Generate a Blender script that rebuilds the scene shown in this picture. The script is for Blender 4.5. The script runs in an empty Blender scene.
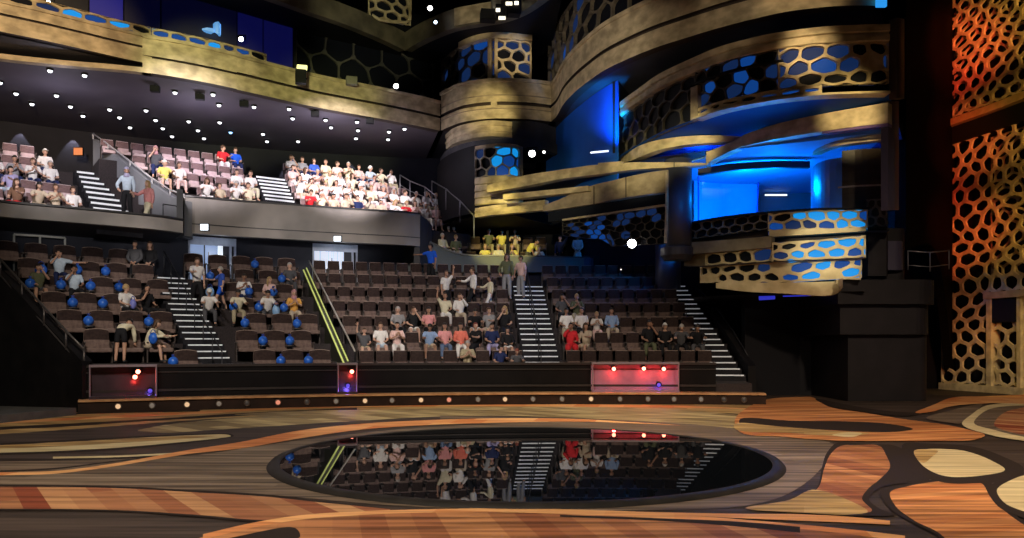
import bpy, bmesh, math, random
from mathutils import Vector, Matrix
random.seed(7)
SC = bpy.context.scene
COL = SC.collection
F, HY, H = 800.0, 345.0, 1.74          # focal length in pixels of a 1024 wide frame, horizon row, eye height

def P(px, py, Y):
    return Vector(((px-512)/F*Y, Y, H-(py-HY)/F*Y))
def PX(px, Y):
    return (px-512)/F*Y
def G(px, py):
    Y = H*F/(py-HY)
    return (PX(px, Y), Y)
def YZ(py, Z):
    return (Z-H)*F/(HY-py)

# ------------------------------------------------------------------ camera and settings
cam = bpy.data.cameras.new('camera'); co = bpy.data.objects.new('camera', cam); COL.objects.link(co)
co.location = (0, 0, H); co.rotation_euler = (math.pi/2, 0, 0)
cam.sensor_width = 36; cam.lens = 36*F/1024; cam.shift_y = 76/1024; cam.clip_end = 200
SC.camera = co
SC.view_settings.view_transform = 'Standard'; SC.view_settings.look = 'None'
SC.view_settings.gamma = 1; SC.view_settings.use_curve_mapping = False
SC.view_settings.exposure = 0.0
SC.cycles.use_denoising = True
SC.cycles.max_bounces = 5; SC.cycles.diffuse_bounces = 2; SC.cycles.glossy_bounces = 3
SC.cycles.transmission_bounces = 4; SC.cycles.transparent_max_bounces = 6
SC.cycles.sample_clamp_indirect = 3
w = bpy.data.worlds.new('world'); SC.world = w; w.use_nodes = True
w.node_tree.nodes['Background'].inputs[0].default_value = (0.55, 0.6, 0.8, 1)
w.node_tree.nodes['Background'].inputs[1].default_value = 0.008

# ------------------------------------------------------------------ materials
MC = {}
def base(name, col, rough=0.6, metal=0.0, emit=None, es=0.0, spec=0.5):
    if name in MC: return MC[name]
    m = bpy.data.materials.new(name); m.use_nodes = True
    b = m.node_tree.nodes['Principled BSDF']
    b.inputs['Base Color'].default_value = (*col, 1)
    b.inputs['Roughness'].default_value = rough
    b.inputs['Metallic'].default_value = metal
    b.inputs['Specular IOR Level'].default_value = spec
    if emit:
        b.inputs['Emission Color'].default_value = (*emit, 1); b.inputs['Emission Strength'].default_value = es
    MC[name] = m
    return m

def noisy(name, c1, c2, scale=3.0, rough=0.6, metal=0.0, stretch=(1, 1, 1), spec=0.5, detail=4, bump=0.0, lo=0.35, hi=0.65):
    """two-tone mottled surface in object space"""
    if name in MC: return MC[name]
    m = base(name, c1, rough, metal, spec=spec); nt = m.node_tree; b = nt.nodes['Principled BSDF']
    tc = nt.nodes.new('ShaderNodeTexCoord'); mp = nt.nodes.new('ShaderNodeMapping')
    mp.inputs['Scale'].default_value = stretch
    nz = nt.nodes.new('ShaderNodeTexNoise'); nz.inputs['Scale'].default_value = scale; nz.inputs['Detail'].default_value = detail
    cr = nt.nodes.new('ShaderNodeValToRGB')
    cr.color_ramp.elements[0].position = lo; cr.color_ramp.elements[0].color = (*c1, 1)
    cr.color_ramp.elements[1].position = hi; cr.color_ramp.elements[1].color = (*c2, 1)
    nt.links.new(tc.outputs['Object'], mp.inputs[0]); nt.links.new(mp.outputs[0], nz.inputs['Vector'])
    nt.links.new(nz.outputs['Fac'], cr.inputs[0]); nt.links.new(cr.outputs[0], b.inputs['Base Color'])
    if bump:
        bp = nt.nodes.new('ShaderNodeBump'); bp.inputs['Strength'].default_value = bump; bp.inputs['Distance'].default_value = 0.05
        nt.links.new(nz.outputs['Fac'], bp.inputs['Height']); nt.links.new(bp.outputs[0], b.inputs['Normal'])
    return m

def planks(name, c1, c2, ang=0.0, width=0.6, length=3.0, grain=0.35, rough=0.62):
    """plank pattern, mostly projected light painted in as colour: bricks of two tones with streaky grain along them"""
    if name in MC: return MC[name]
    m = base(name, c1, rough, spec=0.12); nt = m.node_tree; b = nt.nodes['Principled BSDF']
    tc = nt.nodes.new('ShaderNodeTexCoord'); mp = nt.nodes.new('ShaderNodeMapping')
    mp.inputs['Rotation'].default_value = (0, 0, ang)
    br = nt.nodes.new('ShaderNodeTexBrick'); br.inputs['Color1'].default_value = (*c1, 1); br.inputs['Color2'].default_value = (*c2, 1)
    br.inputs['Mortar'].default_value = (c1[0]*.75, c1[1]*.75, c1[2]*.75, 1); br.inputs['Mortar Size'].default_value = 0.0
    br.inputs['Scale'].default_value = 1; br.inputs['Brick Width'].default_value = length; br.inputs['Row Height'].default_value = width
    mp2 = nt.nodes.new('ShaderNodeMapping'); mp2.inputs['Rotation'].default_value = (0, 0, ang); mp2.inputs['Scale'].default_value = (0.35, 7, 1)
    nz = nt.nodes.new('ShaderNodeTexNoise'); nz.inputs['Scale'].default_value = 1.2; nz.inputs['Detail'].default_value = 5
    cr = nt.nodes.new('ShaderNodeValToRGB')
    cr.color_ramp.elements[0].position = 0.38; cr.color_ramp.elements[0].color = (1-grain, 1-grain, 1-grain, 1)
    cr.color_ramp.elements[1].position = 0.6; cr.color_ramp.elements[1].color = (1, 1, 1, 1)
    mx = nt.nodes.new('ShaderNodeMix'); mx.data_type = 'RGBA'; mx.blend_type = 'MULTIPLY'; mx.inputs[0].default_value = 1
    L = nt.links.new
    L(tc.outputs['Object'], mp.inputs[0]); L(mp.outputs[0], br.inputs['Vector'])
    L(tc.outputs['Object'], mp2.inputs[0]); L(mp2.outputs[0], nz.inputs['Vector']); L(nz.outputs['Fac'], cr.inputs[0])
    L(br.outputs['Color'], mx.inputs[6]); L(cr.outputs[0], mx.inputs[7]); L(mx.outputs[2], b.inputs['Base Color'])
    return m

def glow(name, col, s):
    return base(name, (0.02, 0.02, 0.02), 0.5, emit=col, es=s)

BRONZE = noisy('bronze_leaf', (0.33, 0.26, 0.155), (0.62, 0.50, 0.31), 2.2, 0.55, 0.1, (1, 1, 1.6), bump=0.2, detail=8)
BRONZE_D = noisy('dark_bronze', (0.20, 0.155, 0.105), (0.36, 0.285, 0.20), 2.4, 0.55, 0.05, (1, 1, 1.4), bump=0.2, detail=8)
GROOVE = base('groove_brown', (0.035, 0.02, 0.012), 0.7)
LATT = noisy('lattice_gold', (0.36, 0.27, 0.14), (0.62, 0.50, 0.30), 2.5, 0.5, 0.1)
LATT_D = noisy('lattice_dim', (0.08, 0.065, 0.045), (0.17, 0.135, 0.09), 2.5, 0.6)  # darker copy of the gold lattice, dim light put into its colour
BLACK = base('black_paint', (0.006, 0.006, 0.009), 0.75, spec=0.25)
NAVY = noisy('navy_wall', (0.012, 0.013, 0.022), (0.02, 0.021, 0.034), 1.0, 0.8)
SOFFIT = noisy('soffit_paint', (0.09, 0.078, 0.10), (0.12, 0.105, 0.13), 0.5, 0.75)
CHAR = noisy('charcoal', (0.03, 0.03, 0.035), (0.05, 0.048, 0.055), 1.5, 0.6)
CARPET = noisy('carpet_dark', (0.018, 0.014, 0.016), (0.035, 0.026, 0.028), 30, 0.95)
GREYWALL = noisy('plaster_grey', (0.20, 0.185, 0.175), (0.36, 0.325, 0.30), 0.55, 0.7, detail=3)
GLASSD = base('dark_glass', (0.012, 0.014, 0.022), 0.12)
PANE_OFF = base('pane_dark', (0.007, 0.008, 0.013), 0.5, spec=0.1)
PANE_DIM = base('pane_dim_blue', (0.01, 0.015, 0.04), 0.5, spec=0.1, emit=(0.008, 0.028, 0.11), es=0.6)
PANE_MID = base('pane_mid_blue', (0.01, 0.03, 0.1), 0.5, spec=0.1, emit=(0.008, 0.085, 0.42), es=0.5)
PANE_LIT = base('pane_lit_blue', (0.01, 0.06, 0.2), 0.5, spec=0.1, emit=(0.008, 0.33, 0.88), es=0.8)  # panes glow on their own in place of projected blue light
METAL = base('steel_rail', (0.35, 0.35, 0.38), 0.35, 0.9)
RAILB = base('black_rail', (0.03, 0.03, 0.035), 0.4, 0.6)
WHITE_L = glow('lamp_white', (1, 0.98, 0.95), 9)
NOSING = base('step_nosing', (0.75, 0.77, 0.8), 0.5, emit=(0.8, 0.85, 0.95), es=0.13)

# ------------------------------------------------------------------ object helpers
def mesh_of(name, bm, smooth=False):
    me = bpy.data.meshes.new(name)
    bmesh.ops.recalc_face_normals(bm, faces=bm.faces[:]) if len(bm.faces) < 60000 else None
    bm.to_mesh(me); bm.free()
    if smooth:
        for p in me.polygons: p.use_smooth = True
    return me

def link(name, me, mats, parent=None, local=False):
    o = bpy.data.objects.new(name, me)
    for m in (mats if isinstance(mats, (list, tuple)) else [mats]):
        if me is not None and len(me.materials) < len(mats if isinstance(mats, (list, tuple)) else [mats]): me.materials.append(m)
    COL.objects.link(o)
    if parent:
        o.parent = parent
        if not local:
            o.matrix_parent_inverse = Matrix.LocRotScale(parent.location, parent.rotation_euler, parent.scale).inverted()
    return o

def thing(name, label, cat, loc=(0, 0, 0), rz=0, group=None):
    o = bpy.data.objects.new(name, None); COL.objects.link(o); o.empty_display_size = 0.1
    o.location = loc; o.rotation_euler = (0, 0, rz)
    o['label'] = label; o['category'] = cat
    if group: o['group'] = group
    return o
def tag(o, label, cat, group=None):
    o['label'] = label; o['category'] = cat
    if group: o['group'] = group
    return o
def struct(name, bm, m, smooth=False):
    o = link(name, mesh_of(name, bm, smooth), m); o['kind'] = 'structure'
    return o
def kids(o): return list(o.children)
def dup(o, loc, rz, label, group=None):
    r = o.copy(); COL.objects.link(r); r.location = loc; r.rotation_euler = (0, 0, rz); r['label'] = label
    if group: r['group'] = group
    for ch in TREE[o.name]:
        c = ch.copy(); COL.objects.link(c); c.parent = r
    return r
TREE = {}
ORD = 'zeroth first second third fourth fifth sixth seventh eighth ninth tenth eleventh twelfth thirteenth fourteenth fifteenth sixteenth seventeenth eighteenth nineteenth twentieth'.split()
def ordw(n):
    if n <= 20: return ORD[n]
    t = {2: 'twenty', 3: 'thirty', 4: 'forty'}[n//10]
    return t + ('-' + ORD[n % 10] if n % 10 else '-zeroth')

# ------------------------------------------------------------------ geometry helpers
def box(bm, c, s, rz=0.0, bevel=0.0):
    M = Matrix.Translation(c) @ Matrix.Rotation(rz, 4, 'Z') @ Matrix.Diagonal((s[0], s[1], s[2], 1))
    g = bmesh.ops.create_cube(bm, size=1, matrix=M)
    if bevel:
        es = list({e for v in g['verts'] for e in v.link_edges})
        bmesh.ops.bevel(bm, geom=es, offset=bevel, segments=2, affect='EDGES', profile=0.6)
def tube(bm, pts, r, n=8, r2=None):
    pts = [Vector(p) for p in pts]; rings = []
    for i, p in enumerate(pts):
        t = (pts[min(i+1, len(pts)-1)]-pts[max(i-1, 0)]).normalized()
        a = t.cross(Vector((0, 0, 1))) if abs(t.z) < 0.95 else t.cross(Vector((1, 0, 0)))
        a.normalize(); b = t.cross(a)
        rr = r if r2 is None else r+(r2-r)*i/max(1, len(pts)-1)
        rings.append([bm.verts.new(p+a*rr*math.cos(6.28318*k/n)+b*rr*math.sin(6.28318*k/n)) for k in range(n)])
    for A, B in zip(rings, rings[1:]):
        for k in range(n): bm.faces.new((A[k], A[(k+1) % n], B[(k+1) % n], B[k]))
    bm.faces.new(rings[0][::-1]); bm.faces.new(rings[-1])
def lathe(bm, prof, c=(0, 0, 0), n=16, axis=None):
    """prof [(r,z)], spun about z, then turned so z points along axis"""
    q = Vector((0, 0, 1)).rotation_difference(Vector(axis)).to_matrix() if axis is not None else Matrix.Identity(3)
    rings = []
    for r, z in prof:
        rings.append([bm.verts.new(Vector(c)+q @ Vector((max(r, 1e-4)*math.cos(6.28318*k/n), max(r, 1e-4)*math.sin(6.28318*k/n), z))) for k in range(n)])
    for A, B in zip(rings, rings[1:]):
        for k in range(n): bm.faces.new((A[k], A[(k+1) % n], B[(k+1) % n], B[k]))
    bm.faces.new(rings[0][::-1]); bm.faces.new(rings[-1])
def ball(bm, c, r, u=10, v=8):
    M = Matrix.Translation(c) @ Matrix.Diagonal((r[0], r[1], r[2], 1))
    return bmesh.ops.create_uvsphere(bm, u_segments=u, v_segments=v, radius=1, matrix=M)['verts']

def crom(pts, n=6, closed=False):
    out = []; N = len(pts)
    rng = N if closed else N-1
    for i in range(rng):
        p0 = pts[(i-1) % N] if (closed or i > 0) else tuple(2*a-b for a, b in zip(pts[0], pts[1]))
        p1 = pts[i]; p2 = pts[(i+1) % N]
        p3 = pts[(i+2) % N] if (closed or i+2 < N) else tuple(2*a-b for a, b in zip(pts[-1], pts[-2]))
        # centripetal parametrisation keeps unevenly spaced points free of overshoot
        def dt(a, b): return max(1e-4, math.dist(a, b)**0.5)
        t0 = 0; t1 = dt(p0, p1); t2 = t1+dt(p1, p2); t3 = t2+dt(p2, p3)
        for k in range(n):
            t = t1+(t2-t1)*k/n
            def lp(a, b, ta, tb): return tuple(((tb-t)*x+(t-ta)*y)/(tb-ta) for x, y in zip(a, b))
            A1 = lp(p0, p1, t0, t1); A2 = lp(p1, p2, t1, t2); A3 = lp(p2, p3, t2, t3)
            B1 = lp(A1, A2, t0, t2); B2 = lp(A2, A3, t1, t3)
            out.append(lp(B1, B2, t1, t2))
    if not closed: out.append(tuple(pts[-1]))
    return out

class Path:
    """plan curve with arc length, tangent and a normal that faces the stage"""
    def __init__(s, pts, side=None):
        s.p = [Vector((a[0], a[1])) for a in pts]
        s.L = [0.0]
        for a, b in zip(s.p, s.p[1:]): s.L.append(s.L[-1]+(b-a).length)
        s.len = s.L[-1]
        m = len(s.p)//2
        t = (s.p[min(m+1, len(s.p)-1)]-s.p[m-1]).normalized(); n = Vector((t.y, -t.x))
        s.sg = side if side else (1 if n.dot(Vector((1, 9))-s.p[m]) > 0 else -1)
    def at(s, u):
        u = min(max(u, 0), s.len)
        lo, hi = 0, len(s.L)-1
        while hi-lo > 1:
            k = (lo+hi)//2
            if s.L[k] <= u: lo = k
            else: hi = k
        f = (u-s.L[lo])/max(1e-9, s.L[lo+1]-s.L[lo])
        return s.p[lo].lerp(s.p[lo+1], f)
    def nrm(s, u):
        t = (s.at(u+0.06)-s.at(u-0.06)).normalized()
        return Vector((t.y, -t.x))*s.sg
    def normals(s):
        out = []
        for i in range(len(s.p)):
            a = s.p[max(i-1, 0)]; b = s.p[min(i+1, len(s.p)-1)]
            t = (b-a).normalized(); n = Vector((t.y, -t.x))*s.sg
            # mitre
            t1 = (s.p[i]-a).normalized() if i else t
            n1 = Vector((t1.y, -t1.x))*s.sg
            out.append(n/max(0.35, n.dot(n1)) if n1.length > 0 else n)
        return out
    def u_px(s, px):
        best = 0; bd = 1e9
        for i, q in enumerate(s.p):
            d = abs(512+q.x/q.y*F-px)
            if d < bd: bd = d; best = i
        for j in (best-1, best):
            if 0 <= j < len(s.p)-1:
                a = 512+s.p[j].x/s.p[j].y*F; b = 512+s.p[j+1].x/s.p[j+1].y*F
                if min(a, b) <= px <= max(a, b) and a != b:
                    return s.L[j]+(s.L[j+1]-s.L[j])*(px-a)/(b-a)
        return s.L[best]
    def sub(s, u0, u1, step=0.35):
        n = max(2, int((u1-u0)/step)+1)
        return Path([s.at(u0+(u1-u0)*i/n) for i in range(n+1)], s.sg)
    def off(s, d):
        return Path([p+n*d for p, n in zip(s.p, s.normals())], s.sg)

def pathpx(pts, n=6):      # [(px, Y)] -> smoothed plan path
    return Path(crom([(PX(a, b), b) for a, b in pts], n))
def pathz(pts, Z, n=6):    # [(px, py)] seen at height Z -> plan path
    return Path(crom([(PX(a, YZ(b, Z)), YZ(b, Z)) for a, b in pts], n))

def sweep(bm, path, prof, mats=None, zs=None):
    """closed profile [(outward, z)] along the path; zs(i) -> (scale, shift) of z is optional"""
    N = path.normals(); rings = []
    for i, (p, n) in enumerate(zip(path.p, N)):
        ring = []
        for d, z in prof:
            if zs: z = zs(i, z)
            q = p+n*d; ring.append(bm.verts.new((q.x, q.y, z)))
        rings.append(ring)
    k = len(prof)
    for A, B in zip(rings, rings[1:]):
        for j in range(k):
            f = bm.faces.new((A[j], A[(j+1) % k], B[(j+1) % k], B[j]))
            if mats: f.material_index = mats[j]
    bm.faces.new(rings[0][::-1]); bm.faces.new(rings[-1])

def slab(bm, path, z0, z1, t):
    sweep(bm, path, [(0, z0), (0, z1), (-t, z1), (-t, z0)])

def taper(bm, pts, t, n=6):
    """[(px, ytop, ybot, Y)] a band whose edges follow the trace, solid, t thick"""
    c = crom([(PX(a, Y), Y, H-(yt-HY)/F*Y, H-(yb-HY)/F*Y) for a, yt, yb, Y in pts], n)
    path = Path([(q[0], q[1]) for q in c])
    N = path.normals(); rings = []
    for q, nn in zip(c, N):
        x, y, zt, zb = q
        b = Vector((x, y))-nn*t
        rings.append([bm.verts.new(v) for v in ((x, y, zb), (x, y, zt), (b.x, b.y, zt), (b.x, b.y, zb))])
    for A, B in zip(rings, rings[1:]):
        for j in range(4): bm.faces.new((A[j], A[(j+1) % 4], B[(j+1) % 4], B[j]))
    bm.faces.new(rings[0][::-1]); bm.faces.new(rings[-1])
    return path

def inset_poly(p, w):
    """each edge of a convex outline moved inwards by w; None when nothing is left"""
    n = len(p); out = []
    ar = sum(p[i][0]*p[(i+1) % n][1]-p[(i+1) % n][0]*p[i][1] for i in range(n))
    s = 1 if ar > 0 else -1
    L = []
    for i in range(n):
        a, b = p[i], p[(i+1) % n]; d = (b[0]-a[0], b[1]-a[1]); l = math.hypot(*d)
        if l < 1e-4: return None
        nx, ny = -d[1]/l*s, d[0]/l*s
        L.append((a[0]+nx*w, a[1]+ny*w, d[0]/l, d[1]/l))
    for i in range(n):
        x1, y1, dx1, dy1 = L[i-1]; x2, y2, dx2, dy2 = L[i]
        c = dx1*dy2-dy1*dx2
        if abs(c) < 0.08: out.append((x2, y2)); continue
        t = ((x2-x1)*dy2-(y2-y1)*dx2)/c
        out.append((x1+dx1*t, y1+dy1*t))
    ar2 = sum(out[i][0]*out[(i+1) % n][1]-out[(i+1) % n][0]*out[i][1] for i in range(n))
    if ar2*s < 0.06*abs(ar): return None
    for i in range(n):      # an edge that flipped means the outline folded
        a, b = out[i], out[(i+1) % n]; d = L[i]
        if (b[0]-a[0])*d[2]+(b[1]-a[1])*d[3] < 0: return None
    return out

def lattice(path, z0, z1, cell, seed=1, t=0.12, hole=0.78, jit=0.36, depth=0.05, lit=None, skew=0.0, fill=0.0, zt=None, zb=None, asp=1.15):
    """organic cell screen along a path: returns (screen bmesh, panes bmesh). lit(u01, v01) -> pane material index"""
    R = random.Random(seed)
    W = path.len; nc = max(2, int(round(W/(cell*asp)))); cw = W/nc
    hgt = z1-z0; nr = max(1, int(round(hgt/(cell*0.80)))); ch = hgt/nr
    strut = (1-hole)*cell*0.42
    S = {}
    for r in range(-2, nr+3):
        for c in range(-2, nc+3):
            S[r, c] = ((c+0.5+(0.5 if r % 2 else 0))*cw+R.uniform(-jit, jit)*cw, (r+0.5)*ch+R.uniform(-jit, jit)*ch*0.9)
    def nb(r, c):
        o = 1 if r % 2 else 0
        return [(r, c+1), (r+1, c+o), (r+1, c-1+o), (r, c-1), (r-1, c-1+o), (r-1, c+o)]
    scr = bmesh.new(); pan = bmesh.new()
    def m3(u, v, d):
        u = min(max(u, 0), W); v = min(max(v, 0), hgt)
        p = path.at(u); n = path.nrm(u); q = p+n*d
        fz = v/hgt; f = u/W
        a = zb(f) if zb else z0; b = zt(f) if zt else z1
        return (q.x, q.y, a+(b-a)*fz)
    for r in range(-1, nr+1):
        for c in range(-1, nc+1):
            s = S[r, c]; ns = nb(r, c)
            poly = []
            for i in range(6):
                a = S[ns[i]]; b = S[ns[(i+1) % 6]]
                poly.append(((s[0]+a[0]+b[0])/3, (s[1]+a[1]+b[1])/3))
            poly = [(min(max(x, 0), W), min(max(y, 0), hgt)) for x, y in poly]
            ar = sum(poly[i][0]*poly[(i+1) % 6][1]-poly[(i+1) % 6][0]*poly[i][1] for i in range(6))/2
            if abs(ar) < 0.02*cw*ch: continue
            solid = R.random() < fill
            ip = None
            cx = sum(p[0] for p in poly)/6; cy = sum(p[1] for p in poly)/6
            if not solid:
                ip = inset_poly(poly, strut*R.uniform(0.8, 1.25))
                if ip is None: ip = [(cx+(x-cx)*hole*0.85, cy+(y-cy)*hole*0.85) for x, y in poly]
            bf = [scr.verts.new(m3(*p, depth)) for p in poly]
            if solid:
                try: scr.faces.new(bf)
                except ValueError: pass
            else:
                hp = []
                for i in range(6):
                    for f in (0.16, 0.84):
                        a = ip[i]; b = ip[(i+1) % 6]
                        hp.append((a[0]+(b[0]-a[0])*f, a[1]+(b[1]-a[1])*f))
                hf = [scr.verts.new(m3(*p, depth)) for p in hp]; hb = [scr.verts.new(m3(*p, depth-t)) for p in hp]
                for i in range(6):
                    j = (i+1) % 6
                    scr.faces.new((bf[i], hf[(2*i-1) % 12], hf[2*i]))
                    scr.faces.new((bf[i], hf[2*i], hf[2*i+1], bf[j]))
                for i in range(12):
                    scr.faces.new((hf[i], hb[i], hb[(i+1) % 12], hf[(i+1) % 12]))
            if lit:
                f = pan.faces.new([pan.verts.new(m3(*p, depth-t-0.01)) for p in poly])
                f.material_index = lit(cx/W, cy/hgt, R)
    return scr, pan

def spot(loc, tgt, e, col=(1, 1, 1), ang=40, blend=0.5, size=0.15):
    l = bpy.data.lights.new('spot_light', 'SPOT'); l.energy = e; l.color = col; l.spot_size = math.radians(ang); l.spot_blend = blend
    l.shadow_soft_size = size
    o = bpy.data.objects.new('spot_light', l); COL.objects.link(o); o.location = loc
    o.rotation_euler = (Vector(tgt)-Vector(loc)).to_track_quat('-Z', 'Y').to_euler()
    return o
def point(loc, e, col=(1, 1, 1), size=0.1):
    l = bpy.data.lights.new('point_light', 'POINT'); l.energy = e; l.color = col; l.shadow_soft_size = size
    o = bpy.data.objects.new('point_light', l); COL.objects.link(o); o.location = loc
    return o
def area(loc, tgt, e, col, sx, sy):
    l = bpy.data.lights.new('area_light', 'AREA'); l.energy = e; l.color = col; l.shape = 'RECTANGLE'; l.size = sx; l.size_y = sy
    o = bpy.data.objects.new('area_light', l); COL.objects.link(o); o.location = loc
    o.rotation_euler = (Vector(tgt)-Vector(loc)).to_track_quat('-Z', 'Y').to_euler()
    return o
# ================================================================== STAGE FLOOR, its projected pattern painted in as colour
W_DARK = planks('stage_dark_wood', (0.05, 0.036, 0.03), (0.085, 0.06, 0.05), 0.1, 0.5, 4, 0.6)
W_GREY = planks('projected_grey_wood', (0.15, 0.105, 0.075), (0.27, 0.20, 0.145), 0.06, 0.16, 7, 0.7)
W_TAN = planks('projected_tan_wood', (0.40, 0.24, 0.09), (0.66, 0.44, 0.19), 0.35, 0.35, 3, 0.65)
W_RED = planks('projected_red_wood', (0.25, 0.055, 0.028), (0.62, 0.33, 0.155), 0.95, 0.24, 7, 0.4)
W_RED2 = planks('projected_red_planks', (0.30, 0.10, 0.045), (0.56, 0.25, 0.105), 1.35, 0.26, 9, 0.6)
W_ORG = planks('projected_orange_wood', (0.60, 0.19, 0.06), (0.85, 0.45, 0.19), 0.2, 0.9, 0.7, 0.3)
W_ORG2 = planks('projected_orange_planks', (0.48, 0.16, 0.055), (0.80, 0.36, 0.14), -0.30, 0.22, 6, 0.65)
W_TAN2 = planks('projected_straw_wood', (0.24, 0.17, 0.085), (0.60, 0.46, 0.24), 0.75, 0.40, 2.5, 0.6)
W_CREAM = planks('projected_cream_field', (0.60, 0.47, 0.26), (0.70, 0.58, 0.34), 0.6, 0.6, 3, 0.35)
W_BLK = base('projected_black_field', (0.026, 0.018, 0.015), 0.7, spec=0.1)
FM = [W_DARK, W_GREY, W_TAN, W_RED, W_RED2, W_ORG, W_ORG2, W_CREAM, W_BLK, W_TAN2]
DARK, GREY, TAN, RED, RED2, ORG, ORG2, CREAM, BLK, TAN2 = range(10)
bm = bmesh.new()
vs = [bm.verts.new(v) for v in ((-34, -4, 0), (30, -4, 0), (30, 40, 0), (-34, 40, 0))]
bm.faces.new(vs).material_index = DARK
LAY = [0]
def floor_field(px, mat, smooth=True, n=6, xy=None):
    """pattern field of the stage floor, outlined by seen points, laid in 0.6 mm steps"""
    LAY[0] += 1
    pts = xy or [G(a, max(b, HY+14)) for a, b in (crom(px, n, True) if smooth else px)]
    f = bm.faces.new([bm.verts.new((x, y, 0.0006*LAY[0])) for x, y in pts])
    f.material_index = mat
    bmesh.ops.triangulate(bm, faces=[f], ngon_method='EAR_CLIP')
def ribbon(px, mat, n=8):
    """[(px, y_top, y_bottom)] band of the floor pattern"""
    c = crom(px, n); LAY[0] += 1
    A = [bm.verts.new((*G(a, t), 0.0006*LAY[0])) for a, t, b in c]; B = [bm.verts.new((*G(a, b), 0.0006*LAY[0])) for a, t, b in c]
    for i in range(len(c)-1): bm.faces.new((A[i], A[i+1], B[i+1], B[i])).material_index = mat
# far bands below the stage lip
ribbon([(-60, 412, 437), (0, 411, 434), (88, 409, 428), (180, 407, 421), (260, 405, 416), (357, 404, 411), (460, 403, 408), (600, 402, 409), (740, 401, 414), (800, 398, 420)], TAN)
ribbon([(-60, 430, 436), (0, 427, 430), (60, 424, 427), (150, 419, 421), (260, 412, 415), (357, 407.5, 410)], BLK)
ribbon([(-60, 419, 421.5), (0, 415.5, 418), (88, 412.5, 414), (200, 410, 411.5)], BLK)
ribbon([(-60, 425, 428), (0, 421.5, 424), (88, 417, 419.5), (200, 411.5, 414), (300, 406.5, 408.5), (450, 404, 406.5), (600, 404.5, 407), (690, 406, 408), (760, 409, 409.5)], ORG)
ribbon([(138, 430, 431), (165, 425, 433), (200, 421, 431), (260, 416, 427), (357, 411, 421), (460, 408, 416), (560, 407, 417), (680, 410, 421), (760, 417, 428)], TAN2)
ribbon([(235, 414.5, 415), (280, 411.5, 416.5), (357, 410, 415), (460, 410, 415), (560, 411.5, 417.5), (640, 414, 421.5), (740, 419, 429)], TAN2)
ribbon([(440, 416, 424), (560, 418, 425), (680, 423.5, 432), (760, 431, 438), (830, 437, 441)], GREY)
# long leaf on the left
floor_field([(-70, 447), (0, 443.5), (70, 440), (147, 436), (200, 434), (230, 434), (234, 436), (222, 439), (200, 442), (117, 450), (50, 453.5), (0, 455), (-70, 457)], BLK)
floor_field([(-70, 449), (0, 445.5), (70, 442), (147, 437.6), (200, 435.2), (228, 435), (231, 436.4), (220, 438.4), (200, 440.6), (117, 448), (50, 451.6), (0, 453), (-70, 455)], CREAM)
floor_field([(-70, 449), (0, 445.5), (70, 442), (147, 437.8), (200, 436), (215, 436.4), (200, 438), (117, 443.4), (50, 447.2), (0, 449), (-70, 451)], TAN)
# grey grain around the pool
floor_field([(-70, 463), (0, 461), (60, 460.5), (130, 459), (200, 455), (260, 446), (330, 437), (420, 428), (520, 424.5), (640, 427.5), (740, 434), (828, 442), (838, 450), (826, 463), (810, 480), (782, 497), (740, 507), (660, 510.5), (560, 511), (470, 509.5), (380, 505), (300, 498), (240, 493), (120, 488), (0, 486), (-70, 486)], GREY)
ribbon([(-70, 461, 464), (0, 459, 462), (60, 459, 461), (120, 458, 459.5), (188, 453.5, 455)], BLK)
ribbon([(-70, 472, 473.5), (0, 471, 472.5), (59, 468, 469.5), (117, 461, 462), (188, 454, 454.5)], BLK)
ribbon([(53, 457.2, 459.2), (110, 456.2, 458), (188, 452.6, 454.4)], CREAM)
ribbon([(-70, 474.5, 477.5), (0, 473, 476), (59, 471.2, 474), (117, 463.5, 466.5), (188, 450.6, 454.6), (240, 442.5, 449), (299, 431, 439), (357, 424.5, 430.5), (416, 421, 426), (500, 418.6, 423), (580, 419.5, 422), (640, 423, 424), (680, 425.5, 425.8)], ORG)
# red plank band, lower left
ribbon([(-70, 485.5, 512), (0, 485.5, 511.5), (118, 487, 512.5), (200, 491.5, 518), (260, 495, 523), (318, 501.5, 521), (390, 509.5, 514.5)], BLK)
ribbon([(-70, 487.5, 510), (0, 487.5, 509.5), (118, 489, 511), (200, 493.5, 516), (260, 497, 521), (318, 503, 519.5), (390, 510, 513.6)], RED)
# lower plank field with its orange edge
floor_field([(203, 538), (250, 526.5), (299, 518.5), (357, 514), (416, 512), (500, 511.5), (600, 514.5), (700, 520), (770, 525.5), (850, 532), (900, 538), (930, 560), (930, 640), (100, 640), (100, 580)], RED2)
floor_field([(295, 529), (240, 538), (190, 552), (205, 575), (250, 556), (300, 538)], BLK)
ribbon([(203, 535.5, 541), (250, 524.5, 529.5), (299, 516.5, 521), (357, 512.5, 516.5), (416, 510.5, 514), (500, 509.5, 513.5), (600, 512, 516.5), (700, 517.5, 522), (770, 523, 527.5), (850, 530.5, 535.5), (905, 537, 543)], ORG)
ribbon([(560, 516, 518), (660, 519.5, 522), (740, 523, 528), (800, 528, 534)], BLK)
ribbon([(470, 508, 509.3), (560, 510.3, 511.8), (660, 513.5, 515.5), (740, 515, 519.5), (800, 515.5, 522), (850, 518, 524), (890, 522, 526)], ORG)
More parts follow.
